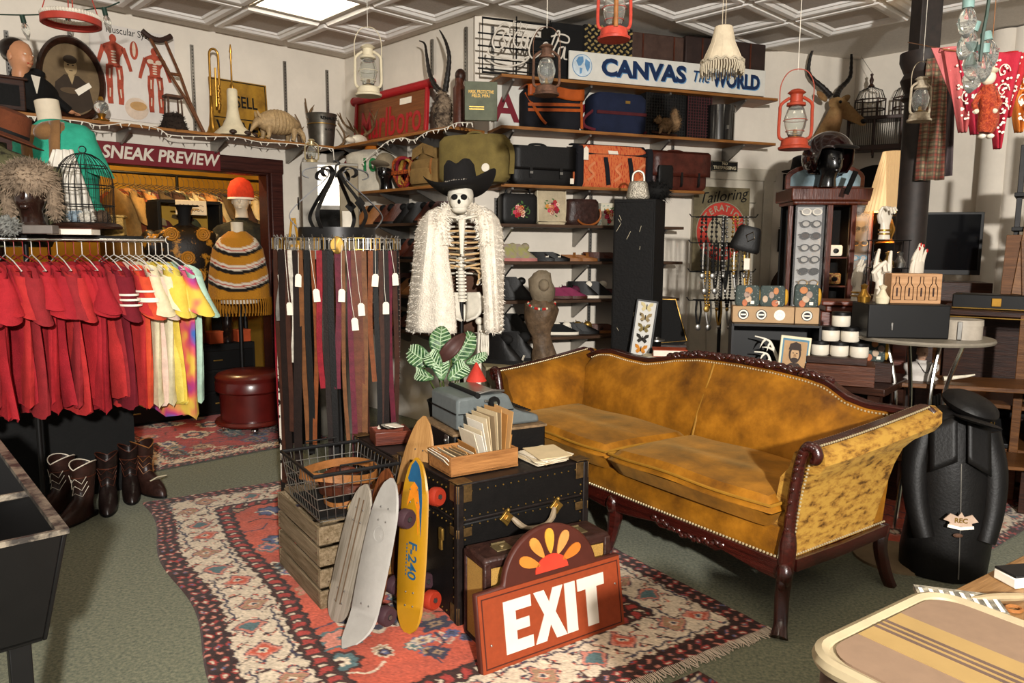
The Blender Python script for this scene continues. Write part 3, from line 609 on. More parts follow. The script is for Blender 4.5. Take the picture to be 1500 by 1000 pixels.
# wooden crate, wire basket
M_CRATE = wood('grey_crate_wood', '#7f6e57', '#55462f', .85)
cA, cB = fl(470, 893), fl(413, 828); dC_ = cB-cA; rzc = math.atan2(-dC_.y, -dC_.x)   # local x: from back left to the front corner
LC = dC_.length; HC = .36; WC = .33
cr = thing('wooden_crate', 'weathered slatted wooden crate under the wire basket', 'crate', V(cB.x, cB.y, 0), rzc)
for k in range(4):
 z = .045+k*.09
 for y in (0, WC):
  b = MB(); b.box((LC/2, y, z), (LC, .012, .075)); b.build('slat', M_CRATE, cr, bevel=.003)
 for x in (-.008, LC+.008):
  b = MB(); b.box((x, WC/2, z), (.014, WC+.012, .075)); b.build('slat', M_CRATE, cr, bevel=.003)
for y in (.08, .25):
 b = MB(); b.box((LC/2, y, HC+.005), (LC, .12, .012)); b.build('slat', M_CRATE, cr, bevel=.003)
b = MB(); b.box((LC/2, WC/2, .008), (LC-.03, WC-.03, .01)); b.build('floor_board', M_CRATE, cr)
nb = MB()
for k in range(4):
 for x in (.015, LC-.015): nb.sph((x, -.008, .03+k*.09), .003, 6, 4); nb.sph((x, -.008, .06+k*.09), .003, 6, 4)
 for y in (.03, WC-.03): nb.sph((LC+.016, y, .03+k*.09), .003, 6, 4)
o = nb.build('nail_heads', M_RUST, cr); o['kind'] = 'stuff'
text('W3', .026, M_BLKMAT, cr, (LC+.0165, WC*.45, .325), (math.pi/2, 0, math.pi/2), .0004)
ba, bb_, bc = fl(419, 663, .575), fl(482, 712, .575), fl(541, 651, .575)
bd = bb_-ba; be = bc-ba; rzk = math.atan2(bd.y, bd.x); LK, WK = bd.length, .36
bk = thing('wire_basket', 'black wire basket holding leather belts on the wooden crate', 'basket', V(ba.x-.03, ba.y+.03, .372), rzk)
wm = MB(); LK = .44
def rect(z, i): return [(i, i, z), (LK-i, i, z), (LK-i, WK-i, z), (i, WK-i, z)]
HK = .2
for k in range(12):
 x = LK*k/11; xi = .03+(LK-.06)*k/11
 wm.tube([(x, 0, HK), (xi, .03, 0), (xi, WK-.03, 0), (x, WK, HK)], .0018, 5)
for k in range(10):
 y = WK*k/9; yi = .03+(WK-.06)*k/9; wm.tube([(0, y, HK), (.03, yi, 0), (LK-.03, yi, 0), (LK, y, HK)], .0018, 5)
for z in (.05, .1, .15): wm.tube(rect(z, .03*(1-z/HK)), .0022, 5, True)
o = wm.build('wire_mesh', M_STEEL, bk)
b = MB(); b.tube(rect(HK, 0), .008, 8, True); b.build('rim', M_IRON, bk)
for x in (0, LK):
 b = MB(); b.tube([(x, WK*.3, HK), (x, WK*.3, HK+.03), (x, WK*.7, HK+.03), (x, WK*.7, HK)], .004, 6); b.build('handle', M_IRON, bk)
b = MB(); b.box((LK/2, WK/2, .01), (LK-.07, WK-.07, .01)); o = b.build('basket_liner', M_BLKMAT, bk)
kc = V(ba.x, ba.y, .385)+V(math.cos(rzk), math.sin(rzk), 0)*LK/2+V(-math.sin(rzk), math.cos(rzk), 0)*WK/2
for k, (r, z, c, sq) in enumerate(((.165, .135, M_TANLEA, .8), (.11, .10, M_BROWNLEA, .8), (.125, .06, M_BROWNLEA, .8), (.09, .09, M_BLKLEA, .7), (.13, .02, M_TANLEA, .85))):
 P = [(r*math.cos(a), r*sq*math.sin(a), .01*math.sin(2*a+k)) for a in np.linspace(0, 2*math.pi, 30, endpoint=False)]
 b = MB(); b.tube(P, 1, closed=True, flat=(.035, .004, (1, 0, 0)))
 o = b.build('leather_belt', c, None, kc+V(.01*k-.02, .01*k, z), (.06*k, .05, .5+k)); tag(o, ['wide tan leather belt coiled on top in the wire basket', 'dark brown belt coiled inside the tan belt in the basket', 'brown leather belt coiled low in the wire basket', 'small black belt coiled in the wire basket', 'tan belt coiled at the bottom of the wire basket'][k], 'belt', 'belts in the wire basket')
# skateboards
def skateboard(name_label, p0, p1, wd, deck, wheel, face, kick=0, thick=.012, nose=.5, stripe=None, wheels=True):
 p0, p1 = Vector(p0), Vector(p1); L = (p1-p0).length; zax = (p1-p0).normalized(); y = -Vector(face); y = (y-zax*y.dot(zax)).normalized(); x = y.cross(zax)
 M = Matrix((x, y, zax)).transposed().to_4x4(); M.translation = p0
 t = thing('skateboard', name_label, 'skateboard', p0, 0, 'skateboards leaning by the trunk'); t.matrix_world = M
 b = MB(); n = 28; R = []
 for i in range(n+1):
  s = i/n; z = L*s
  e = min(1, math.sqrt(max(0, 1-((max(0, .16-s))/.16)**2)))*min(1, math.sqrt(max(0, 1-((max(0, s-(1-.26*nose*2)))/(.26*nose*2))**2)))
  hw = max(.004, wd/2*(.82+.18*math.sin(s*math.pi))*e); yk = -kick*max(0, .2-s)**2*8
  R.append([(-hw, yk, z), (-hw*.9, yk-thick*.5, z), (hw*.9, yk-thick*.5, z), (hw, yk, z), (hw*.9, yk+thick*.5, z), (-hw*.9, yk+thick*.5, z)])
 b.rings(R); b.build('deck', deck, t)
 for s in (.2, .78):
  if not wheels: break
  b = MB(); b.box((0, thick*.5+.012, L*s), (.05, .024, .07)); b.cyl((-.055, thick+.035, L*s), (.055, thick+.035, L*s), .006); b.cyl((0, thick, L*s+.01), (0, thick+.035, L*s), .014); tr = b.build('truck', M_STEEL, t, bevel=.002)
  for sx in (-1, 1):
   b = MB(); b.lathe([(.0, -.02), (.028, -.022), (.037, -.013), (.038, .013), (.033, .022), (.012, .022), (.012, .017), (0, .017)], (0, 0, 0), 20, axis='x'); w_ = b.build('wheel', wheel, t, (sx*.068, thick+.035, L*s), (0, 0, 0 if sx > 0 else math.pi)); b = MB(); b.cyl((.012, 0, 0), (.024, 0, 0), .009, n=10); b.build('bearing', M_STEEL, w_)
 bo = MB()
 for s in (.2, .78):
  for dx in (-.02, .02):
   for dz in (-.025, .025): bo.sph((dx, -thick*.5, L*s+dz), .004, 6, 4)
 o = bo.build('bolts', M_STEEL, t); o['kind'] = 'stuff'
 return t, L
FB = (-.58, -.78, .2)
D1 = wood('weathered_grey_deck', '#8d8478', '#6d6558', .6, (30, 30, 2)); D2 = wood('brown_deck', '#6b3a1d', '#3c1d0e', .4, (30, 30, 2)); D3 = mat('grey_plastic_deck', '#94908a', .55, var=.06, bump=.1)
D5 = mat('yellow_deck', '#a3750f', .4, var=.06, sc=8, coat=.3); D6 = wood('natural_maple_deck', '#a87e4c', '#8a6236', .5, (30, 30, 2))
WC_ = mat('cream_wheel', '#c9b07a', .45, var=.05); WP = mat('purple_wheel', '#3e2a2f', .4, var=.05); WR = mat('red_wheel', '#8f2c1b', .4, var=.05); WN = mat('pale_wheel', '#b39a82', .45, var=.05)
s1, L1 = skateboard('weathered grey wooden skateboard with cream wheels, nearest the crate', fl(490, 912), dp(537, 709, 2.84), .15, D1, WC_, (-.6, -.77, .2))
for dx in (-.014, .012):
 b = MB(); b.box((dx, -.0068, L1*.52), (.006, .001, L1*.75)); b.build('stripe', mat('deck_stripe', '#5d4a38', .7), s1)
skateboard('brown wooden skateboard with a red stripe between the grey boards', fl(533, 902)+V(.02, .05, 0), dp(568, 686, 2.93), .15, D2, WP, FB)
s3, L3 = skateboard('grey plastic skateboard with raised tail and purple wheels', fl(524, 945), dp(574, 700, 2.75), .155, D3, WP, FB, kick=.22)
b = MB(); b.lathe([(.026, 0), (.029, .002), (.029, .004), (.025, .004)], (0, 0, 0), 20, axis='y', cap=False); b.lathe([(.0, 0), (.006, 0), (.006, .003), (0, .003)], (.004, 0, -.008), 10, axis='y'); b.build('moulded_emblem', D3, s3, (0, -.006, L3*.66))
skateboard('dark brown wooden skateboard behind the yellow one', fl(577, 905)+V(.03, .10, 0), dp(591, 705, 3.0), .15, D2, WP, FB)
s5, L5 = skateboard('yellow skateboard with blue nose, F-240 lettering and red wheels', fl(598, 930), dp(611, 670, 2.86), .155, D5, WR, (-.6, -.77, .2))
M_BLUE = mat('deck_blue', '#1f4f70', .4); M_OR = mat('deck_orange', '#d07a1c', .4)
def dpatch(t, L, pts, m, y, name): b = MB(); b.prism(pts, y, y+.0008); b.build(name, m, t, smooth=0)
def oval(cx, cz, rx, rz, a0=0, a1=360, n=24): return [(cx+rx*math.cos(math.radians(a0+(a1-a0)*i/n)), cz+rz*math.sin(math.radians(a0+(a1-a0)*i/n))) for i in range(n+1)]
dpatch(s5, L5, [(.046, L5*.55), (.045, L5*.75), (.036, L5*.88), (.02, L5*.955), (0, L5*.985), (-.02, L5*.955), (-.036, L5*.88), (-.03, L5*.86), (0, L5*.86), (.028, L5*.76)], M_BLUE, -.0075, 'blue_graphic')
dpatch(s5, L5, [(.03, L5*.56), (.034, L5*.72), (.02, L5*.83), (0, L5*.86), (-.02, L5*.83), (-.036, L5*.72), (-.02, L5*.75), (0, L5*.77), (.018, L5*.7)], M_OR, -.0078, 'orange_graphic')
text('F-240', .062, M_BLUE, s5, (.006, -.0078, L5*.42), (math.pi/2, math.pi/2, 0), .0003, .001, shear=.2)
for k in range(9): dpatch(s5, L5, [(-.026, L5*.33+k*.014), (-.021, L5*.33+k*.014), (-.021, L5*.33+k*.014+.008), (-.026, L5*.33+k*.014+.008)], M_BLUE, -.0078, 'small_print')
skateboard('tall natural maple skateboard leaning furthest back on the trunk', V(-.47, 3.0, 0), dp(622, 609, 3.12), .2, D6, WN, (-.5, -.84, .2), nose=.8)
# helpers for cloth, fur, figures
def omat(o, m):
 o.material_slots[0].link = 'OBJECT'; o.material_slots[0].material = m; return o
def fur(o, n, ln, m, wd=.004, droop=(0, 0, -.6), seed=1, name='fur_pile'):
 """short fur: thin blades grown from an object's own surface"""
 r = random.Random(seed); me = o.data; pol = list(me.polygons); ar = np.cumsum([p.area for p in pol]); b = MB(); vs = me.vertices; dr = Vector(droop)
 for _ in range(n):
  p = pol[int(np.searchsorted(ar, r.random()*ar[-1]))]; w = [r.random() for _ in p.vertices]; t = sum(w)
  c = sum((vs[i].co*(k/t) for i, k in zip(p.vertices, w)), Vector()); d = (p.normal*.7+dr+Vector((r.uniform(-.5, .5), r.uniform(-.5, .5), r.uniform(-.4, .4)))).normalized()*ln*r.uniform(.6, 1.3)
  s = d.orthogonal().normalized()*wd; b.add([c-s, c+s, c+d], [(0, 1, 2)])
 q = b.build(name, m, o, smooth=0); q['kind'] = 'stuff'; return q
def torso(b, w=.36, d=.22, h=.62, neck=.06, neck_h=.09, shoulders=True):
 """dress form torso: hips to neck"""
 P = [(0, .46, .5), (.08, .5, .5), (.25, .40, .42), (.38, .42, .46), (.58, .5, .52), (.72, .5, .5), (.82, .50, .44), (.88, .42, .36), (.92, .25, .27)]
 R = []
 for t, a, c in P: R.append([(w*a*math.cos(k*math.pi/10), d*c*math.sin(k*math.pi/10), h*t) for k in range(20)])
 for z in (h*.96, h*.96+neck_h): R.append([(neck*math.cos(k*math.pi/10), neck*math.sin(k*math.pi/10), z) for k in range(20)])
 b.rings(R); return b
def shirt_mesh(seed, sleeve=True, L=.74, hw=.235, fat=.03):
 """garment on a hanger: x along the rail, -y the near shoulder"""
 r = random.Random(seed); b = MB(); R = []; n = 24; ph = r.uniform(0, 6)
 for i in range(15):
  t = i/14; z = -.03-L*t; w = hw*(.34+.66*min(1, t/.10)**.7)*(1+.10*t); sk = .02*math.sin(t*3+ph)*t
  ring = []
  for k in range(n):
   a = 2*math.pi*k/n; f = fat*(1+.5*math.sin(ph+k*1.9)*t+.5*math.sin(k*.8+ph*2+t*3)*t)
   sh = .05*max(0, abs(math.cos(a))-.3)*(1-min(1, t/.1))
   ring.append((f*math.sin(a)+sk+.008*math.sin(k*2.1+t*4+ph)*t, w*math.cos(a)*(1+.03*math.sin(ph+t*5)), z-.045*abs(math.cos(a))**2*(1-t)+.012*math.sin(k*1.3+ph)*(t > .95)))
  R.append(ring)
 b.rings(R, cap=False)
 if sleeve:
  for s in (-1, 1):
   R = []; ln = r.uniform(.17, .22)
   for i in range(6):
    t = i/5; R.append([(fat*1.15*(1+.5*t)*math.sin(a)+.01*math.sin(ph+t*4+a), s*(hw*.86+.10*t*1.0)+.062*(1+.15*t)*math.cos(a)*(1 if s > 0 else 1), -.075-ln*t+.03*math.cos(a)*-s) for a in [2*math.pi*k/14 for k in range(14)]])
   b.rings(R, cap=False)
 return b
def hanger_mesh():
 b = MB(); b.tube([(0, 0, .0)]+[(0, .018*math.sin(a), .06+.018*(1-math.cos(a))) for a in np.linspace(0, math.pi*1.15, 8)], .0022, 5); b.tube([(0, -.2, -.075), (0, -.1, -.03), (0, 0, 0), (0, .1, -.03), (0, .2, -.075)], .003, 5); b.tube([(0, -.2, -.075), (0, 0, -.085), (0, .2, -.075)], .0022, 5); return b
M_HRED = mat('red_hanger', '#8f1d22', .4, var=.05); M_HWH = mat('white_hanger', '#d8d2c8', .4, var=.03)
SHM = [shirt_mesh(k).mesh('shirt', None, 60) for k in range(6)]; HGM = hanger_mesh().mesh('hanger', None)
for me in SHM+[HGM]: me.materials.append(M_WHITE)
REDS = [cloth('red_jersey_%d' % i, c) for i, c in enumerate(('#a32129', '#961c26', '#ac2a2a', '#8c2328', '#9f1e25'))]
# T-shirt rack
rp0, rp1 = V(-2.95, 3.31, 1.5), V(-1.87, 4.04, 1.5); rd = (rp1-rp0).normalized(); RZR = math.atan2(rd.y, rd.x)
rk = thing('clothes_rack', 'steel garment rail with a shelf carrying the red T-shirts', 'clothes rack', V(rp0.x, rp0.y, 0), RZR)
LR = (rp1-rp0).length
b = MB(); b.cyl((0, 0, 1.5), (LR, 0, 1.5), .012); b.build('rail', M_CHROME, rk)
for x in (.05, LR*.52):
 b = MB(); b.cyl((x, .12, 0), (x, .12, 1.5), .013); b.cyl((x, .0, 1.5), (x, .12, 1.5), .01); b.box((x, .12, .02), (.04, .34, .03)); b.build('upright', M_BLACK, rk)
b = MB(); b.box((LR/2-.05, .2, 1.512), (LR-.1, .42, .02)); b.build('top_shelf', M_BLKMAT, rk, bevel=.003)
b = MB(); b.box((LR*.45, .66, .3), (LR*.9, .2, .6)); o = b.build('dark_backdrop', M_BLKMAT, None, V(rp0.x, rp0.y, 0), RZR); tag(o, 'black box added for the dark area behind the boots under the rack', 'backdrop')  # plain black box added to fill the dark area of hanging stuff
def shirt(t, m, hm, label, name='t_shirt', k=0, lean=0, sc=1, group='red T-shirts on the rack', extra=None):
 p = rp0+rd*t
 o = thing(name, label, 'shirt', p+V(0, 0, -.035), RZR+.12*math.sin(k*2.3)+.34+lean, group)
 g = bpy.data.objects.new('garment', SHM[k % 6]); COL.objects.link(g); g.parent = o; g.location = (0, 0, -.045); g.scale = (1, sc, sc); omat(g, m)
 h = bpy.data.objects.new('hanger', HGM); COL.objects.link(h); h.parent = o; h.location = (0, 0, -.04); omat(h, hm)
 return o, g
ORD = 'first second third fourth fifth sixth seventh eighth ninth tenth eleventh twelfth thirteenth fourteenth fifteenth sixteenth seventeenth eighteenth nineteenth twentieth'.split()
x = .34; k = 0; redlab = ['crimson', 'scarlet', 'cherry red', 'faded brick red', 'bright red']
while x < 1.0:
 shirt(x, REDS[k % 5], M_HWH if k % 3 == 1 else M_HRED, '%s cotton T-shirt %s red shirt from the left on the rail' % (redlab[k % 5], ORD[k]), k=k, sc=.96+.05*math.sin(k*1.7)); x += .036; k += 1
o, g = shirt(x, cloth('maroon_jersey', '#6d1622'), M_HWH, 'dark maroon jersey with white stripes on the sleeve', 't_shirt', 2)
def bands(o, ts):
 for tt, h_ in ts: b = MB(); b.lathe([(1.03, 0), (1.03, h_)], (0, -.202-.1*tt, -.12-.19*tt), 14, .0355*(1+.5*tt), .064*(1+.15*tt), cap=False); b.build('stripe', M_PAPER, o)
bands(o, ((.62, .01), (.75, .01), (.88, .01)))
x += .036
o, g = shirt(x, REDS[2], M_HWH, 'red T-shirt with two white bars on the sleeve', 't_shirt', 3)
bands(o, ((.55, .01), (.8, .022)))
x += .038
for c, lab, n_ in (('#c7482c', 'orange red T-shirt beside the pale ones on the rail', 'orange_jersey'), ('#d6b9a8', 'pale pink T-shirt between red and yellow shirts', 'pink_jersey'), ('#d9cda9', 'cream T-shirt hanging beside the yellow ones', 'cream_jersey'), ('#d8cfae', 'ivory T-shirt with a ruffled sleeve near the yellow end', 'ivory_jersey'), ('#dcc65e', 'pale yellow T-shirt near the end of the rail', 'yellow_jersey'), ('#dcbf4c', 'bright yellow T-shirt last but one on the rail', 'yellow_jersey2')):
 shirt(x, cloth(n_, c), M_HWH, lab, k=k, group='pale T-shirts on the rack', sc=1.0); x += .032; k += 1
def tiedye():
 m = mat('tie_dye', '#d9b34a', .9, 0, 0, 3); r = [n for n in m.node_tree.nodes if n.type == 'TEX_NOISE']
 nt = m.node_tree; nz = nt.nodes.new('ShaderNodeTexNoise'); nz.inputs['Scale'].default_value = 6; tcd = nt.nodes.new('ShaderNodeTexCoord'); nt.links.new(tcd.outputs['Object'], nz.inputs[0]); rp = nt.nodes.new('ShaderNodeValToRGB'); nt.links.new(nz.outputs[0], rp.inputs[0])
 cr_ = rp.color_ramp; cr_.elements[0].position = .32; cr_.elements[0].color = (*lin('#3c62a8'), 1); cr_.elements[1].position = .68; cr_.elements[1].color = (*lin('#dcbf4c'), 1)
 for pz, c in ((.42, '#b03a78'), (.5, '#d96a5a'), (.58, '#d9b34a')): e = cr_.elements.new(pz); e.color = (*lin(c), 1)
 nt.links.new(rp.outputs[0], nt.nodes['Principled BSDF'].inputs['Base Color']); return m
shirt(x, tiedye(), M_HWH, 'tie-dye T-shirt in pink, blue and yellow at the end of the rail', k=4, sc=1.1, group='pale T-shirts on the rack'); x += .03
shirt(x, cloth('mint_jersey', '#a9c7b4'), M_HWH, 'mint green T-shirt showing behind the yellow ones', k=1, group='pale T-shirts on the rack')
o, g = shirt(.27, REDS[0], M_HRED, 'red T-shirt with a dark print at the left edge', k=5, lean=-1.0)
# boots on the floor
def boot(label, loc, rz, m, h=.34, sz=1, heel=.035, group='boots under the T-shirt rack', name='cowboy_boot', cut='scallop', sole=None, trimm=None, lean=0, shaft_m=None):
 t = thing(name, label, 'boot', loc, rz, group, scale=sz, tilt=(lean, 0))   # toe points along local -y
 b = MB(); R = []
 for z, y, ry, rx in ((.012, -.062, .135, .047), (.04, -.06, .132, .049), (.065, -.048, .115, .048), (.09, -.02, .085, .046), (.12, .012, .062, .041), (.17, .02, .058, .044), (h*.75, .02, .064, .05), (h-.02, .02, .072, .055), (h, .02, .074, .057)):
  ring = []
  for k in range(20):
   a = 2*math.pi*k/20; yy = math.sin(a); pinch = 1-.1*max(0, -yy)**2*(z < .08)
   zz = z+(.035*abs(math.cos(a))-.012 if (z >= h-.001 and cut == 'scallop') else 0)
   ring.append((rx*math.cos(a)*pinch, y+ry*yy, zz))
  R.append(ring)
 b.rings(R, cap=False); body = b.build('boot_upper', m, t, smooth=60)
 s = MB(); s.prism([(.047*math.cos(a)*(1-.1*max(0, -math.sin(a))**2), -.062+.14*math.sin(a)) for a in np.linspace(0, 2*math.pi, 24, endpoint=False)], .004, .016, 'xy'); s.build('sole', sole or M_BLKLEA, t)
 s = MB(); s.box((0, .04, heel/2-.012), (.07, .065, heel+.01), ty=1.1); s.build('heel', sole or M_BLKLEA, t, bevel=.003)
 s = MB(); s.tube([Vector(p) for p in R[-1]], .003, 5, True); s.build('top_binding', trimm or M_BROWNLEA, t)
 s = MB()
 for sx in (-1, 1):
  for j in range(3): s.tube([(sx*(.052-.004*j), .02-.045+.012*j, h-.05-.03*j), (sx*.03, -.035, h-.09-.035*j), (0, -.05, h-.06-.04*j)], .0018, 4)
 s.build('stitching', trimm or M_BROWNLEA, t); s = MB(); s.prism([(R[-2][k][0]*.96, R[-2][k][1]) for k in range(20)], h-.06, h-.055, 'xy'); s.build('lining', M_BROWNLEA, t)
 return t
BR1 = mat('dark_brown_boot', '#2e1c17', .35, var=.3, sc=20, bump=.2); BR2 = mat('black_brown_boot', '#1d1412', .3, var=.3, sc=20, bump=.2); WPIPE = mat('white_piping', '#cfc4b2', .6)
p = fl(88, 752); boot('dark brown cowboy boot with white piped top, left of a pair', p+V(-.02, .05, 0), -.25, BR1, .29, 1.0, trimm=WPIPE)
p = fl(118, 762); boot('dark brown cowboy boot with white piped top, right of a pair', p+V(.0, .03, 0), -.15, BR1, .295, 1.0, trimm=WPIPE)
p = fl(160, 742); boot('near black boot standing between the brown pair and the pale patch boot', p, .45, BR2, .29, 1.0)
p = fl(186, 730); boot('near black boot half hidden behind its neighbours under the yellow shirts', p+V(0, .05, 0), .5, BR2, .29, 1.0)
p = fl(212, 722); t = boot('dark brown boot with ornate stitched shaft and pale leather patch', p+V(0, .02, 0), .95, BR1, .28, 1.05, trimm=M_TANLEA)
b = MB(); b.prism([(-.03, -.06), (.05, -.05), (.03, .04), (-.02, .06)], 0, .006, 'xy'); o = b.build('pale_patch', M_CREAM, t, (0, -.09, .085), (-.5, .1, .3))
p = fl(70, 745); boot('dark boot standing behind the left brown pair', p+V(-.12, .25, 0), -.3, BR2, .36)
# display pieces above the T-shirt rack
ZR = 1.524
def up(x, y, Y, z=ZR): p = dp(x, y, Y); return V(p.x, p.y, z)
p = up(128, 340, 3.95); bc_ = thing('bird_cage', 'domed wire bird cage on a dark base above the red T-shirts', 'bird cage', p, .2)
wc = MB()
for k in range(28):
 a = 2*math.pi*k/28; c_, s_ = math.cos(a), math.sin(a); wc.tube([(.13*c_, .13*s_, .03), (.135*c_, .135*s_, .22)]+[(.135*c_*math.cos(e), .135*s_*math.cos(e), .22+.17*math.sin(e)) for e in np.linspace(.2, 1.5, 6)], .0016, 4)
o = wc.build('cage_wires', M_IRON, bc_); o['kind'] = 'stuff'
for z, r in ((.03, .131), (.12, .134), (.22, .136), (.32, .11)):
 b = MB(); b.tube([(r*math.cos(a), r*math.sin(a), z) for a in np.linspace(0, 2*math.pi, 32, endpoint=False)], .003, 5, True); b.build('hoop', M_IRON, bc_)
b = MB(); b.lathe([(.0, .0), (.165, .0), (.17, .012), (.15, .028), (0, .03)], n=30); b.build('base', M_DKWOOD, bc_); b = MB(); b.tube([(.018*math.cos(a), 0, .405+.018*math.sin(a)) for a in np.linspace(0, 2*math.pi, 14, endpoint=False)], .003, 5, True); b.build('ring', M_IRON, bc_)
for k, (dx, dy, m_, lb, r_) in enumerate(((-.05, 0, cloth('blue_yarn', '#7d8c96'), 'grey blue wool ball in the bird cage', .042), (.02, -.03, cloth('white_yarn', '#bdb7ab'), 'pale wool ball in the bird cage', .038), (.06, .03, cloth('brown_yarn', '#4a3a2d'), 'brown nest bundle in the bird cage', .045))):
 b = MB(); b.sph((0, 0, r_*.7), (r_, r_, r_*.7), 14, 9); o = b.build('wool_ball', m_, None, p+V(dx, dy, .031)); tag(o, lb, 'wool ball'); fur(o, 260, .012, m_, .003, (0, 0, .1), k)
b = MB(); b.grid(lambda u, v: (-.03+.34*(u-.5)*(.3+.95*(1-v))+.03*v, .0+.03*math.sin(u*19)*(1-v*.6), .46*v), 26, 10); o = b.build('veil', mat('white_gauze', '#d8d2c6', .9, var=.05), None, up(100, 340, 4.12), .1, solid=.003); tag(o, 'white gauze veil draped behind the bird cage', 'veil')
p = up(48, 340, 3.75); hd = thing('mannequin_bust', 'dark glossy mannequin head wearing a fur hat above the red shirts', 'mannequin head', p, .25)
M_DKHEAD = mat('dark_brown_gloss', '#2b1a14', .2, var=.1, coat=.4)
def head_mesh(b, c=(0, 0, 0), s=1.0):
 """front is -y; origin at the neck base"""
 R = []
 for z, rx, ry, y in ((0, .06, .06, .01), (.05, .052, .055, .008), (.085, .05, .062, -.005), (.105, .056, .082, -.012), (.13, .066, .092, -.012), (.165, .073, .096, -.006), (.20, .076, .097, 0), (.235, .073, .093, .004), (.265, .06, .078, .006), (.285, .035, .045, .006), (.291, .01, .012, .006)):
  ring = []
  for k in range(24):
   a = 2*math.pi*k/24; yy = math.sin(a); f = 1
   ring.append((c[0]+s*rx*math.cos(a), c[1]+s*(y+ry*yy), c[2]+s*z))
  R.append(ring)
 b.rings(R)
 b.sph((c[0], c[1]-.098*s, c[2]+.158*s), (.013*s, .02*s, .026*s), 10, 8); b.sph((c[0], c[1]-.09*s, c[2]+.118*s), (.024*s, .012*s, .008*s), 10, 6); b.sph((c[0], c[1]-.086*s, c[2]+.103*s), (.02*s, .012*s, .014*s), 10, 6)
 for sx in (-1, 1): b.sph((c[0]+sx*.03*s, c[1]-.085*s, c[2]+.178*s), (.018*s, .01*s, .01*s), 8, 6); b.sph((c[0]+sx*.074*s, c[1]+.012*s, c[2]+.165*s), (.01*s, .02*s, .032*s), 8, 6)
 return b
b = MB(); head_mesh(b, (0, 0, .03)); b.lathe([(0, 0), (.1, 0), (.1, .015), (.06, .03), (.05, .06), (0, .06)]); b.build('head', M_DKHEAD, hd)
ht = thing('fur_hat', 'shaggy grey brown fur trapper hat on the dark display head', 'hat', p+V(0, .0, .20), .25)
b = MB(); b.sph((0, 0, .07), (.12, .13, .085), 20, 12); b.sph((0, -.075, .05), (.105, .05, .06), 14, 8); c_ = b.build('crown', cloth('grey_brown_fur', '#8d7a66', .3), ht)
for s in (-1, 1): b = MB(); b.sph((s*.1, .02, -.04), (.03, .06, .09), 12, 8); e_ = b.build('ear_flap', _mats['grey_brown_fur'], ht); fur(e_, 300, .025, _mats['grey_brown_fur'], .004, (0, 0, -.5), 5)
fur(c_, 1800, .03, _mats['grey_brown_fur'], .004, (0, 0, -.3), 4)
p = up(10, 250, 3.7, 1.99); fh = thing('felt_hat', 'rust brown felt hat at the left edge above the camouflage jacket', 'hat', p, .3, tilt=(0, .35))
b = MB(); b.lathe([(0, .13), (.05, .135), (.085, .12), (.095, .06), (.1, .015), (.15, -.005), (.17, .0), (.17, .004), (.15, .0), (.1, .02), (0, .02)], n=30); b.build('crown_and_brim', cloth('rust_felt', '#5b2e18'), fh); b = MB(); b.lathe([(.101, .015), (.1, .035), (.097, .035), (.098, .015)], n=30, cap=False); b.build('hat_band', M_BLKMAT, fh)
M_CAMO = mat('camouflage_cloth', '#5d5a3e', .9, 0, 0, 14, .2, 150, '#2b2a1e', lo=.46, hi=.52)
cj = thing('camouflage_jacket', 'brown green camouflage jacket hanging at the left edge', 'jacket', up(2, 330, 3.9, 1.46), 1.0); b = MB(); torso(b, .5, .3, .52, .05, .03); b.build('jacket_body', M_CAMO, cj)
b = MB(); R_ = [[(.26+.05*math.cos(a)+.03*t, .06*math.sin(a), .43-.4*t) for a in np.linspace(0, 2*math.pi, 12, endpoint=False)] for t in np.linspace(0, 1, 5)]; b.rings(R_); b.build('sleeve', M_CAMO, cj)
pp = up(12, 340, 3.55); fl_ = MB(); fl_.sph((0, 0, .035), (.05, .05, .035), 14, 8); o = fl_.build('flower_hat', cloth('grey_knit', '#7d7d78', .35, 60), None, pp); tag(o, 'grey textured flower headpiece beside the dark display head', 'headpiece'); fur(o, 240, .02, _mats['grey_knit'], .006, (0, 0, .2), 9)
p = up(60, 342, 3.55); b = MB(); b.box((0, 0, .02), (.13, .08, .04)); o = b.build('display_block', mat('grey_block', '#6d6660', .6, .3), None, p, .2, bevel=.004); tag(o, 'grey metal block under the fur hat head', 'block')
p = up(165, 340, 4.15); b = MB(); b.box((0, 0, .05), (.13, .09, .1), tx=.95); t = thing('wicker_basket', 'small golden wicker box to the right of the bird cage', 'basket', p, .3); b.build('body', mat('gold_wicker', '#a58142', .6, 0, .3, 120, .6, 160), t, bevel=.008); b = MB(); b.box((0, 0, .106), (.14, .1, .014)); b.build('lid', _mats['gold_wicker'], t, bevel=.004)
p = up(108, 343, 3.8); b = MB(); b.box((0, 0, .014), (.2, .13, .028)); t = thing('cage_book', 'old book under the bird cage base', 'book', p+V(.02, -.03, 0), .2); b.build('page_block', M_PAPER, t); b = MB(); b.box((0, 0, .03), (.21, .14, .004)); b.build('cover', M_BROWNLEA, t); bc_.location.z += .033
for o_ in [o for o in COL.objects if o.name.startswith('wool_ball')]: o_.location.z += .033
p = up(118, 340, 4.45, 1.5); gf = thing('dress_form', 'white necked dress form in a turquoise T-shirt with a tan suede vest', 'mannequin', V(-2.52, 4.42, 1.5), -.15, tilt=(0, .0))
gf.rotation_euler = (0, -.14, -.1); gf.location = V(-2.60, 4.45, 1.53); gf.scale = (1.15, 1.15, 1.15)
b = MB(); torso(b, .37, .24, .6, .055, .10); b.build('form', M_SKIN, gf)
M_TURQ = cloth('turquoise_jersey', '#2f9c80'); b = MB(); torso(b, .42, .28, .60, .058, .0); b.build('t_shirt', M_TURQ, gf)
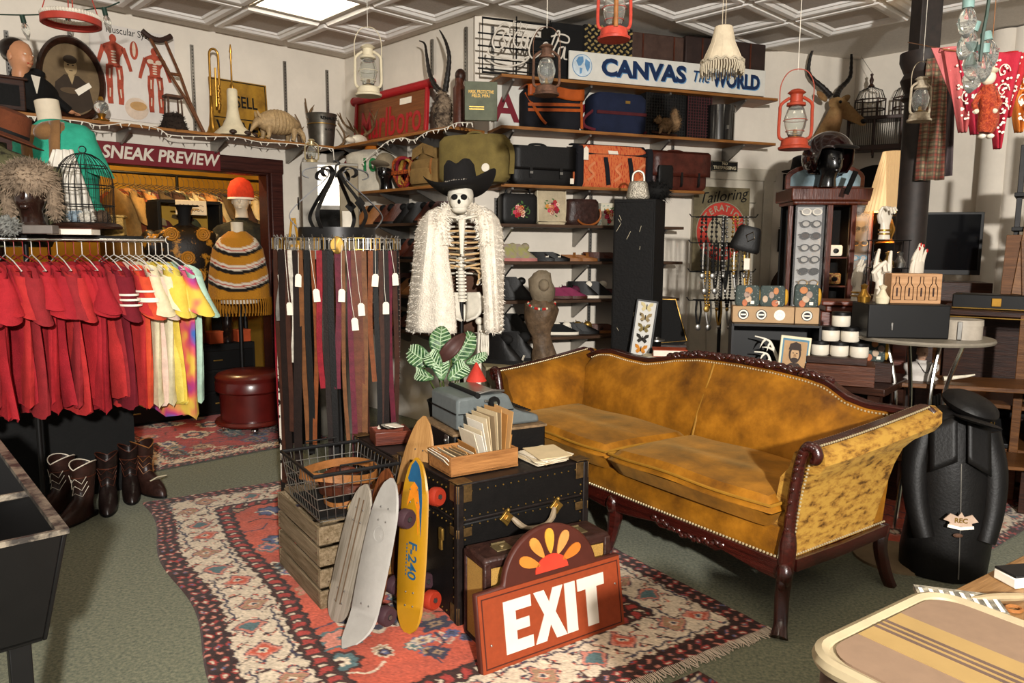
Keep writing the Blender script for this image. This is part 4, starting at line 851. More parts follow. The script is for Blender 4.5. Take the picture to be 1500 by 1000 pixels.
for s in (-1, 1):
 b = MB(); b.rings([[(s*(.15+.06*t)+.06*math.cos(a), .075*math.sin(a), .48-.2*t+.03*math.cos(a)*-s) for a in np.linspace(0, 2*math.pi, 14, endpoint=False)] for t in (0, .3, .6, 1)]); b.build('sleeve', M_TURQ, gf)
M_SUEDE = cloth('tan_suede', '#7d5a37', .15, sheen=.2)
b = MB(); b.grid(lambda u, v: (-.02+.17*(u-.5)*(1+.3*v)+.05*v, -.165-.02*math.sin(u*9)+.05*v, .02+.52*v), 12, 10); b.build('vest_panel', M_SUEDE, gf, solid=.008)
b = MB(); b.sph((.05, -.05, .5), (.085, .11, .06), 16, 10); b.build('vest_shoulder', M_SUEDE, gf)
text('20', .05, M_GOLD, gf, (-.15, -.135, .33), (math.pi/2, 0, -.3), .001)
# belt rack
bcn = dp(494, 345, 3.9); ZB = bcn.z-.02
br = thing('belt_rack', 'black iron carousel with scrolled arms holding many belts', 'display rack', V(bcn.x, bcn.y, 0), 0)
b = MB(); b.cyl((0, 0, .02), (0, 0, ZB+.05), .016); b.lathe([(0, 0), (.26, 0), (.26, .012), (.03, .03), (0, .03)], n=30); b.build('pole', M_IRON, br)
b = MB(); b.lathe([(.195, -.02), (.195, .03), (.188, .03), (.188, -.02)], (0, 0, ZB+.03), 40, cap=False); b.build('band', M_IRON, br)
for k in range(6):
 a = 2*math.pi*k/6+.35; u = V(math.cos(a), math.sin(a), 0)
 P = spline([u*.19+V(0, 0, ZB+0.050), u*.235+V(0, 0, ZB+0.118), u*.17+V(0, 0, ZB+0.200), u*.07+V(0, 0, ZB+0.288), u*.035+V(0, 0, ZB+0.336), u*.08+V(0, 0, ZB+0.363), u*.15+V(0, 0, ZB+0.349), u*.165+V(0, 0, ZB+0.322), u*.135+V(0, 0, ZB+0.308)], 6)
 b = MB(); b.tube(P, 1, flat=(.02, .005, tuple(u))); q = u*.205+V(0, 0, ZB+0.152); b.build('scroll_arm', M_IRON, br)
 if k % 2: b = MB(); b.box(tuple(u*.19+V(0, 0, ZB+0.179)), (.045, .006, .045), (0, .785, a+math.pi/2)); b.build('diamond', M_IRON, br)
b = MB(); b.tube(spline([(0, 0, ZB+0.315), (0, 0, ZB+0.370), (.02, 0, ZB+0.387), (0, 0, ZB+0.400), (-.012, 0, ZB+0.390)], 5), .005, 6); b.build('hook', M_IRON, br)
for r in (.285,):
 b = MB(); b.tube([(r*math.cos(a), r*math.sin(a), ZB) for a in np.linspace(0, 2*math.pi, 48, endpoint=False)], .005, 6, True)
 for k in range(40):
  a = 2*math.pi*k/40; b.tube([((r-.09)*math.cos(a), (r-.09)*math.sin(a), ZB), ((r+.02)*math.cos(a), (r+.02)*math.sin(a), ZB+.004), ((r+.03)*math.cos(a), (r+.03)*math.sin(a), ZB+.02)], .0025, 5)
 b.build('hook_ring', M_STEEL, br)
def lea(n, c): return mat('belt_'+n, c, .62, var=.2, sc=25, bump=.15, bsc=120)
BC = dict(black=lea('black', '#0b0908'), red=lea('red', '#7c1420'), brown=lea('brown', '#3b2015'), tan=lea('tan', '#684021'), dk=lea('dark', '#1a0f0b'), white=lea('white', '#bdb6a8'), maroon=lea('maroon', '#571425'), orange=lea('orange', '#6e3814'), wide=lea('wide', '#5c3120'), yellow=lea('yellow', '#c79a1c'), grey=lea('grey', '#6d6a64'), olive=lea('olive', '#5a5138'))
zeb = mat('belt_zebra', '#d0c9bb', .5, 0, 0, 18, 0, 60, '#12100f', lo=.48, hi=.5)
BL = [(178, 'black', .03, .80, 'studded'), (190, 'red', .032, 1.25, ''), (200, 'zeb', .03, 1.36, ''), (208, 'brown', .03, 1.25, ''), (217, 'grey', .028, .40, 'braid'), (224, 'dk', .045, 1.3, ''), (231, 'brown', .03, .95, ''), (237, 'white', .026, .6, ''), (243, 'dk', .05, 1.3, ''), (249, 'tan', .028, 1.0, ''), (255, 'black', .035, 1.05, ''), (261, 'orange', .025, 1.0, ''), (267, 'red', .032, .72, ''), (272, 'dk', .03, 1.15, ''), (277, 'black', .034, 1.45, ''), (283, 'maroon', .035, .72, 'oval'), (288, 'tan', .022, 1.0, ''), (294, 'maroon', .03, 1.15, ''), (300, 'wide', .058, 1.2, ''), (307, 'tan', .032, 1.25, ''), (314, 'orange', .028, .7, ''), (320, 'black', .03, 1.05, ''), (326, 'brown', .026, 1.1, ''), (333, 'dk', .035, 1.2, ''), (341, 'maroon', .03, 1.15, ''), (350, 'brown', .03, 1.0, ''), (0, 'black', .03, .78, 'studded'), (20, 'brown', .03, 1.1, ''), (45, 'dk', .035, 1.2, ''), (75, 'brown', .03, 1.1, ''), (105, 'tan', .03, 1.15, ''), (135, 'dk', .03, 1.2, ''), (160, 'orange', .028, 1.35, '')]
cname = dict(black='black', red='bright red', zeb='black and white zebra print', brown='brown', grey='grey braided', dk='very dark brown', white='white', tan='tan', orange='orange tan', maroon='maroon', yellow='yellow', wide='wide reddish brown')
seen_ = {}
for i, (ang, cn, wd, ln, kind) in enumerate(BL):
 an = ang if ang > 90 else ang+360; a = math.radians(ang); u = V(math.cos(a), math.sin(a), 0); m_ = zeb if cn == 'zeb' else BC[cn]
 where = 'at the left of the carousel' if 150 < ang < 235 else ('at the front of the carousel' if ang < 305 and ang > 200 else ('at the right of the carousel' if ang > 300 or ang < 10 else 'at the back of the carousel'))
 seen_[(cn, where)] = seen_.get((cn, where), 0)+1; nth = seen_[(cn, where)]
 t = thing('belt', '%s%s leather belt%s hanging %s' % (['', 'second ', 'third ', 'fourth '][nth-1], cname[cn], ' with steel studs' if kind == 'studded' else (' with large oval buckle' if kind == 'oval' else ''), where), 'belt', V(bcn.x, bcn.y, ZB)+u*.30, math.radians(360+(an-270)*.4) if 170 < an < 370 else a+math.pi/2, 'belts on the iron carousel')
 ph = i*1.7; P = [(.012*math.sin(ph+k*.5)*k/10, -.012+.01*math.sin(ph*2+k*.4), -.055-(ln-.05)*k/10) for k in range(11)]
 b = MB(); b.tube(P, 1, flat=(wd*.86, .004, (0, -1, 0))); b.build('strap', m_, t, smooth=30)
 b = MB()
 if kind == 'oval': b.lathe([(0, .0), (.03, .0), (.034, -.004), (.026, -.009), (0, -.006)], (0, -.012, -.03), 24, sy=1.25, axis='y'); b.lathe([(0, -.01), (.01, -.01), (.008, -.014), (0, -.014)], (0, -.012, -.03), 12, axis='y')
 else: b.tube([(-wd*.7, -.012, .005), (wd*.7, -.012, .005), (wd*.7, -.012, -.05), (-wd*.7, -.012, -.05)], .0035, 6, True); b.cyl((0, -.012, .005), (0, -.018, -.055), .002, n=6)
 b.build('buckle', M_CHROME if i % 3 else M_GOLD, t)
 if kind == 'studded':
  b = MB(); 
  for k in range(24):
   for dx in (-.008, .008): b.sph((dx, -.018, -.09-k*(ln-.12)/24), .0045, 6, 4)
  o = b.build('studs', M_CHROME, t); o['kind'] = 'stuff'
 if i in (0, 1, 4, 6, 8, 11, 15, 17, 18, 20, 22, 24):
  dz = -.20-.07*((i*7) % 4); b = MB(); b.prism([(-.016, -.03), (.016, -.03), (.016, .022), (.008, .032), (-.008, .032), (-.016, .022)], -.001, .001); tg = b.build('price_tag', M_TAG, t, (.02, -.03, dz), (.05, .08*math.sin(i), 0)); b = MB(); b.tube([(0, 0, .028), (-.005, .005, .09), (-.01, .012, -dz-.03)], .0012, 4); b.build('string', M_WHITE, tg)
# skeleton in a white fur coat
SY = 4.05
def sk(x, y, Y=SY): return dp(x, y, Y)
base = sk(676, 480); 
skl = thing('skeleton', 'life size white skeleton on a stand wearing a fur coat and hat', 'skeleton', V(base.x, base.y, 0), 0)
def lc(x, y, dy=0): p = dp(x, y, SY+dy); return V(p.x-base.x, p.y-base.y, p.z)
M_BONEW = mat('white_bone', '#d3ccbd', .5, var=.08, sc=20); M_CART = mat('tan_cartilage', '#b3946a', .6, var=.1)
b = MB(); c = lc(674, 291); b.sph(c+V(0, .03, .02), (.07, .09, .075), 20, 14); b.sph(c+V(0, -.03, -.015), (.052, .05, .05), 16, 10); sk_ = b.build('skull', M_BONEW, skl)
b = MB(); b.sph(c+V(0, -.035, -.058), (.042, .045, .022), 14, 8); b.build('jaw', M_BONEW, sk_)
b = MB(); 
for s in (-1, 1): b.sph(c+V(s*.024, -.07, .004), (.018, .016, .016), 12, 8)
b.sph(c+V(0, -.078, -.02), (.009, .01, .013), 8, 6); b.build('eye_sockets', M_BLKMAT, sk_)
b = MB()
for k in range(10): b.box(c+V(-.022+k*.0049, -.079+.0005*abs(k-4.5)**1.5*.3, -.043), (.004, .005, .014))
b.build('teeth', M_BONEW, sk_)
for k in range(26):
 y = 312+k*5.1; q = lc(676+.6*math.sin(k*.3), y, .03+.02*math.sin(k*.25)); b = MB(); b.lathe([(0, -.008), (.016+.006*k/26, -.008), (.014+.006*k/26, 0), (.016+.006*k/26, .008), (0, .008)], q, 14); b.box(q+V(0, .03, -.005), (.008, .04, .012)); b.box(q, (.055, .01, .008)); b.build('vertebra', M_BONEW if k % 1 == 0 else M_CART, skl)
b = MB(); b.cyl(lc(676, 440, .03), V(lc(676, 440).x, .03, .03), .012); b.lathe([(0, 0), (.2, 0), (.2, .012), (.02, .03), (0, .03)], (lc(676, 440).x, .03, 0), 24); b.build('stand', M_BLACK, skl)
for k in range(11):
 y = 324+k*7.6; hw = (.082+.06*math.sin(min(1, (k+1.2)/7)*math.pi/2))*(1 if k < 8 else 1-.08*(k-7)); sp = lc(676, y, .05); fr = lc(677, min(y+14+k*1.2, 392), -.09)
 for s in (-1, 1):
  end = V(fr.x+s*(.012 if k < 7 else .02+.022*(k-6)), fr.y+(.0 if k < 7 else .02*(k-6)), fr.z)
  P = spline([sp, sp+V(s*hw*.7, .035, -.005), V(sp.x+s*hw, sp.y-.05, sp.z-.03), V(sp.x+s*hw*.85, sp.y-.11, sp.z-.055), end], 5)
  b = MB(); n = len(P); b.tube(P[:int(n*.8)], .0055, 6); rb = b.build('rib', M_BONEW, skl)
  b = MB(); b.tube(P[int(n*.8)-1:], .0055, 6); b.build('costal_cartilage', M_CART, rb)
b = MB(); st = [lc(676.5, y, -.095) for y in (322, 345, 372)]; b.tube([st[0], st[1], st[2]], [.02, .014, .009], 8); b.build('sternum', M_BONEW, skl)
for s in (-1, 1):
 b = MB(); b.tube(spline([lc(677, 321, -.09), lc(677+s*18, 317, -.05), lc(677+s*36, 319, .0)], 5), .007, 6); b.build('collarbone', M_BONEW, skl)
 b = MB(); b.sph(lc(677+s*37, 322, .01), .022, 10, 8); P = [lc(677+s*37, 324, .01), lc(677+s*42, 370, .02), lc(677+s*40, 412, .0)]; b.tube(P, [.014, .010, .016], 8); b.build('upper_arm_bone', M_BONEW, skl)
 for dx in (-.01, .012):
  b = MB(); b.tube([lc(677+s*40, 414, 0)+V(dx, 0, 0), lc(677+s*38, 445, -.03)+V(dx*1.3, 0, 0), lc(678+s*33, 480, -.06)+V(dx*.6, 0, 0)], [.009, .0065, .009], 7); b.build('forearm_bone', M_BONEW, skl)
 hx = 678+s*32
 b = MB()
 for k in range(7): b.sph(lc(hx-5+1.7*k, 485+(k % 2)*4, -.06), .008, 8, 6)
 b.build('wrist_bones', M_BONEW, skl)
 for k in range(5):
  P = [lc(hx-4+2.2*k, 490, -.06), lc(hx-5+2.6*k, 505, -.065), lc(hx-5+2.5*k, 517-3*abs(k-2), -.065), lc(hx-4+2.3*k, 528-4*abs(k-2), -.06)]
  b = MB(); b.tube(P, [.005, .004, .005, .003], 6); b.build('finger_bone', M_BONEW, skl)
 b = MB(); b.grid(lambda u, v: lc(680+s*(3+26*v*math.sin(u*2.6)**.5), 470-42*u, .03-.07*v+.02*u), 8, 5); b.build('pelvis_wing', M_BONEW, skl, solid=.012)
 b = MB(); b.tube([lc(680+s*26, 476, -.01), lc(680+s*22, 520, -.01), lc(680+s*20, 600, -.0)], [.024, .013, .018], 8); b.sph(lc(680+s*22, 470, -.01), .022); b.build('thigh_bone', M_BONEW, skl)
b = MB(); b.sph(lc(678, 458, .05), (.035, .02, .05), 10, 8); b.build('sacrum', M_BONEW, skl)
M_FURC = mat('white_fur', '#e0d6c6', .95, 0, .1, 30, .8, 120); M_FURT = mat('white_fur_tips', '#eae2d4', .95, 0, .06, 10); M_LIN = cloth('brown_satin', '#4d3528', .2)
coat = thing('fur_coat', 'cream white fur coat hung open on the skeleton', 'coat', V(base.x, base.y, 0), 0)
def panel(L0, name, mm, furn=0, solid=.03):
 """L0: list of rows, each a list of (x,y,dy)"""
 rows = [[lc(*p) for p in r] for r in L0]; n = len(rows[0])
 def f(u, v):
  i = v*(len(rows)-1); a = min(int(i), len(rows)-2); t = i-a; j = u*(n-1); c_ = min(int(j), n-2); s = j-c_
  p = (rows[a][c_]*(1-s)+rows[a][c_+1]*s)*(1-t)+(rows[a+1][c_]*(1-s)+rows[a+1][c_+1]*s)*t
  return p+V(0, -.012*abs(math.sin(u*n*1.6)), 0)
 b = MB(); b.grid(f, 20, 26); o = b.build(name, mm, coat, solid=solid)
 if furn: fur(o, furn, .026, M_FURT, .0035, (0, -.25, -.7), len(COL.objects))
 return o
panel([[(652, 306, .05), (641, 306, .03), (630, 311, .03), (619, 324, .1)], [(653, 335, -.05), (642, 335, -.09), (628, 338, -.1), (612, 340, .08)], [(655, 380, -.08), (641, 380, -.12), (624, 380, -.1), (609, 380, .08)], [(664, 440, -.12), (646, 440, -.17), (618, 440, -.11), (602, 440, .08)], [(667, 487, -.14), (645, 489, -.18), (615, 486, -.12), (598, 482, .08)]], 'left_front', M_FURC, 4200)
panel([[(699, 306, .05), (708, 306, .03), (718, 311, .03), (727, 322, .1)], [(704, 335, -.05), (712, 335, -.09), (722, 335, -.1), (733, 338, .08)], [(707, 380, -.08), (715, 380, -.11), (724, 380, -.1), (735, 380, .08)], [(712, 440, -.12), (718, 440, -.15), (726, 440, -.1), (734, 440, .08)], [(712, 484, -.13), (720, 487, -.15), (727, 486, -.1), (733, 482, .08)]], 'right_front', M_FURC, 2600)
panel([[(655, 306, .05), (668, 300, .09), (684, 300, .09), (696, 306, .05)], [(660, 320, -.05), (666, 318, .08), (686, 318, .08), (694, 320, -.05)]], 'collar', M_FURC, 700, .04)
for x0, x1, dx in ((648, 668, 0), (692, 704, 0)):
 pass
b = MB(); b.tube(spline([lc(660, 306, .06), lc(648, 316, -.03), lc(646, 334, -.08), lc(650, 360, -.09)], 5), [.035]*16, 10); o = b.build('lapel', M_FURC, coat); fur(o, 700, .028, M_FURT, .0035, (0, -.3, -.5), 77)
b = MB(); b.tube(spline([lc(692, 306, .06), lc(705, 316, -.03), lc(710, 334, -.08), lc(712, 360, -.09)], 5), [.035]*16, 10); o = b.build('lapel', M_FURC, coat); fur(o, 700, .028, M_FURT, .0035, (0, -.3, -.5), 78)
panel([[(612, 320, .13), (640, 310, .16), (700, 310, .16), (730, 320, .13)], [(606, 400, .13), (640, 400, .16), (700, 400, .16), (736, 400, .13)], [(600, 484, .13), (640, 486, .16), (700, 486, .16), (735, 484, .13)]], 'lining', M_LIN, 0, .01)
hc = lc(675, 277)+V(base.x, base.y, 0); hat = thing('cowboy_hat', 'black cowboy hat with beaded band on the skeleton', 'hat', hc+V(.0, .0, .005), -.12, tilt=(-.12, -.1))
M_FELT = cloth('black_felt', '#131111', .1)
b = MB(); R = []
for r, z in ((.001, .145), (.04, .15), (.07, .145), (.088, .12), (.094, .06), (.098, .01), (.125, .0), (.165, .005), (.19, .02), (.195, .024), (.19, .014), (.165, -.004), (.12, -.012), (.09, -.01)):
 ring = []
 for k in range(36):
  a = 2*math.pi*k/36; cx_, sy_ = math.cos(a), math.sin(a); zz = z
  if r > .11: zz += .055*abs(cx_)**3*(r-.11)/.08-.03*abs(sy_)**2*(r-.11)/.08
  if z > .1: zz -= .03*math.exp(-(r*cx_/.03)**2)*(1 if True else 0); 
  ring.append((r*cx_*(1 if r > .11 else .92), r*sy_*1.08, zz))
 R.append(ring)
b.rings(R); b.build('felt', M_FELT, hat); b = MB()
for k in range(44):
 a = 2*math.pi*k/44; b.sph((.0925*math.cos(a), .105*math.sin(a), .022), .0055 if k % 4 else .009, 6, 5)
b.build('bead_band', M_CHROME, hat)
# potted plant behind the typewriter
M_LEAF = mat('calathea_leaf', '#5d7d4f', .4, 0, 0, 9, .05, 60, '#1f4028', stretch=(3, 12, 3), lo=.42, hi=.58); M_LEAFU = mat('leaf_underside', '#40241f', .5, var=.2)
pt = sk(655, 560, 3.75); pl0 = thing('potted_plant', 'striped calathea plant in a dark pot behind the typewriter', 'plant', V(pt.x, pt.y, .55), 0)
b = MB(); b.lathe([(0, 0), (.08, 0), (.1, .14), (.105, .15), (.095, .15), (.09, .13), (0, .13)]); b.build('pot', M_BLKMAT, pl0)
def leaf(x, y, ln, wd, ang, tilt, Y=3.7, under=False):
 q = dp(x, y, Y)-V(pt.x, pt.y, .55); b = MB()
 def f(u, v):
  s = v*ln; w = wd*math.sin(math.pi*min(1, v*.93+.04))**.75*(u-.5); return (w, -.04*math.sin(v*3)-.5*abs(w)*.5, s-ln/2)
 b.grid(f, 6, 12); o = b.build('leaf', M_LEAFU if under else M_LEAF, pl0, q, (tilt, ang, 0), smooth=80, solid=.002)
 if not under:
  v_ = MB(); v_.tube([(0, -.006-.04*math.sin(t*3), t*ln-ln/2) for t in np.linspace(.03, .97, 8)], .0022, 4)
  for k in range(1, 8):
   t = k/8.5
   for s in (-1, 1):
    w = wd*.45*math.sin(math.pi*min(1, (t+.06)*.93+.04))**.75; v_.tube([(0, -.006-.04*math.sin(t*3), t*ln-ln/2), (s*w, -.006-.04*math.sin((t+.1)*3)-.25*w, (t+.1)*ln-ln/2)], .0028, 4)
  v_.build('leaf_veins', mat('pale_vein', '#a9bf9c', .5), o)
 st = MB(); e_ = q+V(0, .01, -ln*.4*math.cos(ang)); st.tube(spline([(0, 0, .13), (e_.x*.5, e_.y*.5, .2), tuple(e_)], 5), .004, 6); st.build('stem', mat('green_stem', '#4f5a2c', .6), pl0)
leaf(618, 522, .17, .11, -1.1, -.5); leaf(646, 502, .17, .11, .05, -.35); leaf(678, 510, .19, .11, .55, -.4, 3.68); leaf(661, 510, .20, .075, .75, -.2, 3.62, True); leaf(640, 530, .14, .09, -.7, -.8, 3.62); leaf(668, 545, .16, .09, .9, -1.0, 3.6); leaf(625, 548, .16, .07, -1.4, -1.0, 3.62); leaf(648, 545, .12, .09, -.1, -1.0, 3.6); leaf(697, 525, .13, .05, 1.2, -.6, 3.7)
q = dp(637, 556, 3.42); b = MB(); b.lathe([(.0, .09), (.004, .088), (.05, 0), (.046, 0), (0, .07)], n=20); o = b.build('paper_cone', mat('red_card', '#b03226', .6), None, q+V(0, 0, -.02)); tag(o, 'small red paper cone hat behind the typewriter', 'cone'); o.location = tw.matrix_world.translation+V(-.09, .06, .16) if False else V(-.17, 3.53, .84)
# wall shelves
def ribbon(t, name, pts, r, m, n=6, closed=False): b = MB(); b.tube(pts, r, n, closed); return b.build(name, m, t)
ZS = 2.33
def shelf(label, p, rz, L, d, z, m=M_SHELF, th=.022, brackets=(), drop=.12, name='wall_shelf'):
 """plank along local x against the wall plane (local y<0 in front of it), with steel brackets"""
 t = thing(name, label, 'shelf', V(p.x, p.y, z), rz)
 b = MB(); b.box((L/2, -d/2, -th/2), (L, d, th)); b.build('plank', m, t, bevel=.002)
 for x in brackets:
  b = MB(); b.prism([(-.005, -th), (-d*.9, -th), (-d*.9, -th-.015), (-.03, -th-drop), (-.005, -th-drop)], x-.008, x+.008, 'yz'); b.build('bracket', M_STEEL, t)
 return t
def standard(wall, x, y0, y1, label):
 p, rz = WALLS[wall]; a, b_ = onpl(x, y0, p, rz), onpl(x, y1, p, rz); n = V(-math.sin(rz), math.cos(rz), 0)
 b = MB(); h = abs(a.z-b_.z); b.box((0, -.008, h/2), (.025, .014, h)); t = thing('shelf_standard', label, 'upright', V(a.x, a.y, min(a.z, b_.z)), rz, 'slotted steel shelf uprights'); b.build('channel', M_STEEL, t); s = MB()
 for k in range(int(h/.025)): s.box((0, -.0155, .012+k*.025), (.005, .002, .012))
 o = s.build('slots', M_BLKMAT, t); o['kind'] = 'stuff'
pL = AB(-.6, 6.15); SL = shelf('long wooden wall shelf over the doorway with antiques', pL, AA, 4.33, .34, ZS, brackets=(1.1, 1.75, 2.4, 3.1, 3.75, 4.15))
pM = AB(3.75, 6.15); SM = shelf('wooden wall shelf under the red sign', pM, AA-math.pi/2, 1.92, .32, ZS, brackets=(.45, .95, 1.45, 1.8))
for i, (x, y0, y1) in enumerate(((8, 45, 130), (101, 45, 130), (280, 66, 195), (416, 90, 205), (478, 103, 205))): standard('L', x, y0, y1, 'grey slotted upright on the left wall, %s from the left' % ['first', 'second', 'third', 'fourth', 'fifth'][i])
for i, (x, y0, y1) in enumerate(((559, 85, 190), (634, 58, 110), (684, 40, 170))): standard('M', x, y0, y1, 'grey slotted upright beside the red sign, %s from the left' % ['first', 'second', 'third'][i])
def put(x0, x1, yt, yb, wall='L', off=.16, z=ZS+.001):
 return slot(x0, x1, yt, yb, wall, off, z)
l, rz, w, h = put(-60, 34, 112, 155, off=.22); t = thing('radio_cabinet', 'dark old wooden radio cabinet at the left end of the shelf', 'radio', l, rz); b = MB(); b.box((0, 0, h/2), (w, .22, h)); b.build('case', M_DKWOOD, t, bevel=.01); b = MB(); b.box((w*.05, -.113, h*.45), (w*.7, .006, h*.6)); b.build('speaker_cloth', M_BLKMAT, t); b = MB(); b.box((0, 0, h-.01), (w+.03, .25, .02)); b.build('moulding', M_DKWOOD, t, bevel=.006)
l, rz, w, h = put(18, 76, 75, 160, off=.17); t = thing('dummy', 'ventriloquist dummy with dark hair and black suit lying on the shelf', 'dummy', l, rz+.55, scale=1.12)
b = MB(); hs = 1.0; head_mesh(b, (-.08, -.02, .19), .78); b.build('head', mat('dummy_face', '#b9825e', .4, var=.08), t, rot=None); b = MB(); b.sph((-.08, .022, .374), (.067, .086, .064), 16, 10); b.build('hair', mat('dummy_hair', '#1c120d', .3), t)
b = MB(); 
for s in (-1, 1): b.sph((-.08+s*.024, -.088, .33), (.011, .006, .008), 8, 6)
b.build('eyes', M_PAPER, t); b = MB(); b.sph((-.08, -.093, .283), (.02, .006, .006), 8, 6); b.build('lips', M_RED, t)
b = MB(); torso(b, .30, .19, .27, .04, .03); b.build('jacket', M_BLKMAT, t, (-.04, 0, 0), (0, .35, 0)); b = MB(); b.prism([(-.03, .0), (.03, 0), (.0, -.1)], -.1, -.094); b.build('shirt_front', M_PAPER, t, (-.05, .0, .22))
b = MB(); b.tube(spline([(.05, -.02, .2), (.13, -.05, .12), (.2, -.07, .07)], 5), [.035, .034, .033, .032, .03, .03, .028, .028, .027, .026, .026][:11], 8); b.build('sleeve', M_BLKMAT, t); b = MB(); b.sph((.215, -.075, .06), (.025, .018, .014), 10, 6)
for k in range(4): b.tube([(.225, -.075+.008*k-.012, .06), (.25, -.078+.009*k-.012, .055), (.265, -.08+.009*k-.012, .047)], .0045, 6)
b.build('hand', _mats['dummy_face'], t)
l, rz, w, h = put(60, 159, 51, 168, off=.07); t = thing('oval_portrait', 'oval dark framed sepia portrait with bubble glass on the shelf', 'picture', l, rz, tilt=(-.1, 0))
cz = h/2; b = MB(); R = []
for k in range(48):
 a = 2*math.pi*k/48; R.append([(r*w/2*math.cos(a), y, cz+r*h/2*math.sin(a)) for r, y in ((1, 0), (1, -.02), (.93, -.045), (.86, -.03), (.82, -.012), (.82, 0))])
R.append(R[0]); b.rings(R, cap=False); b.build('frame', M_DKWOOD, t)
M_SEPIA = mat('sepia_print', '#6d5a40', .5, 0, .2, 5)
b = MB(); b.prism(oval(0, cz, w*.415, h*.415), -.008, -.002); pr = b.build('print', M_SEPIA, t); SK1 = mat('sepia_light', '#a48d68', .6, var=.08); SK2 = mat('sepia_dark', '#33271b', .6, var=.15); SK3 = mat('sepia_mid', '#574530', .6, var=.1)
def flat(pts, y, m_, name='print_shape', par=None): b = MB(); b.prism(pts, y, y+.0008); return b.build(name, m_, par or t, smooth=0)
flat([(-w*.3, cz-h*.3), (-w*.24, cz-h*.05), (-w*.1, cz+h*.05), (w*.1, cz+h*.05), (w*.24, cz-h*.04), (w*.3, cz-h*.3), (w*.1, cz-h*.38), (-w*.1, cz-h*.38)], -.0092, SK2); flat(oval(0, cz+h*.145, w*.095, h*.1), -.0098, SK1); flat(oval(0, cz+h*.228, w*.1, h*.05), -.0104, SK2); flat([(-w*.05, cz+h*.05), (w*.05, cz+h*.05), (0, cz-h*.06)], -.01, SK1); flat([(w*.03, cz-h*.12), (w*.25, cz-h*.01), (w*.29, cz-h*.06), (w*.08, cz-h*.18)], -.0104, M_PAPER); flat(oval(-w*.02, cz-h*.13, w*.16, h*.035), -.0101, SK3)
for sx in (-1, 1): flat(oval(sx*w*.035, cz+h*.165, w*.017, h*.008), -.0108, SK2)
flat(oval(0, cz+h*.10, w*.03, h*.006), -.0108, SK3)
l, rz, w, h = put(138, 160, 132, 170, off=.3); t = thing('glass_lamp', 'small brass lamp with a crystal globe in front of the oval portrait', 'lamp', l, rz); b = MB(); b.lathe([(0, 0), (.045, 0), (.05, .01), (.02, .025), (.03, .05), (0, .05)]); b.build('base', M_BRASS, t); b = MB(); b.sph((0, 0, .095), .048, 14, 9); b.build('globe', M_GLASS, t); b = MB(); b.lathe([(0, .14), (.02, .14), (.012, .165), (0, .165)]); b.build('cap', M_BRASS, t)
l, rz, w, h = slot(141, 262, 44, 178, 'L', .012); t = thing('anatomy_poster', 'laminated wall chart of the muscular system with two red figures', 'poster', l, rz)
b = MB(); b.box((0, 0, h/2), (w, .004, h)); b.build('sheet', mat('chart_sheet', '#cfc8c0', .35, var=.04, coat=.3), t)
text('Muscular System', .07, M_BLKMAT, t, (0, -.003, h*.95), ext=.0005, width=w*.62)
MUS = mat('muscle_red', '#a3452f', .5, 0, .25, 18); TEN = mat('tendon_pale', '#cbb7a3', .5, 0, .1, 18)
def figure(cx, cz, s, back=False):
 def lim(pts, wd0, wd1, m_=MUS, y=-.0035): 
  b = MB(); b.tube([(cx+px*s, y, cz+pz*s) for px, pz in pts], [max(.6, 1-.35*i/len(pts)) for i in range(len(pts))], flat=(wd0*s, .001, (0, -1, 0))); b.build('print_shape', m_, t)
 flat(oval(cx, cz+.92*s, .07*s, .09*s), -.0042, MUS)
 flat([(cx+a*s, cz+c_*s) for a, c_ in ((-.05, .86), (.05, .86), (.2, .78), (.2, .68), (.13, .56), (.11, .42), (.16, .34), (-.16, .34), (-.11, .42), (-.13, .56), (-.2, .68), (-.2, .78))], -.004, MUS)
 for sx in (-1, 1):
  lim([(sx*.19, .76), (sx*.25, .58), (sx*.3, .42), (sx*.33, .3)], .09, .05); lim([(sx*.09, .38), (sx*.11, .15), (sx*.1, -.05), (sx*.11, -.3), (sx*.1, -.42)], .14, .07)
  lim([(sx*.09, .3), (sx*.1, .1)], .035, .03, TEN, -.0046); lim([(sx*.1, -.1), (sx*.11, -.28)], .03, .02, TEN, -.0046); flat(oval(cx+sx*.09*s, cz+.7*s, .07*s, .05*s), -.0046, TEN if back else MUS)
 for k in range(5): flat(oval(cx, cz+(.44+.055*k)*s, .05*s, .018*s), -.0047, TEN)
figure(-w*.24, h*.38, h*.52); figure(w*.24, h*.33, h*.5, True)
flat(oval(0, h*.77, w*.05, h*.10), -.0036, MUS); flat(oval(0, h*.78, w*.02, h*.08), -.004, TEN); flat(oval(0, h*.14, w*.14, h*.12), -.0036, TEN); flat(oval(w*.02, h*.17, w*.1, h*.05), -.004, mat('ochre_print', '#b58d5a', .5))
P0, P1 = slot(296, 300, 180, 186, 'L', .3)[0], slot(228, 232, 50, 56, 'L', .1)[0]
t = thing('crutch', 'wooden crutch leaning against the wall above the shelf', 'crutch', (0, 0, 0)); M_CRW = wood('crutch_wood', '#6d4224', '#4a2813', .45)
P0.z = ZS+.002; ax = (P1-P0); sd = V(*DA)*.055
for s in (-1, 1): b = MB(); b.tube([P0+ax*.02, P0+ax*.35+sd*s*.2, P0+ax*.62+sd*s*.7, P1+sd*s], .011, 8); b.build('rail', M_CRW, t)
b = MB(); b.cyl(P0, P0+ax*.12, .014); b.build('tip', M_CRW, t); q = P0+ax*.62; b = MB(); b.cyl(q-sd*.8, q+sd*.8, .012); b.build('hand_grip', M_CRW, t)
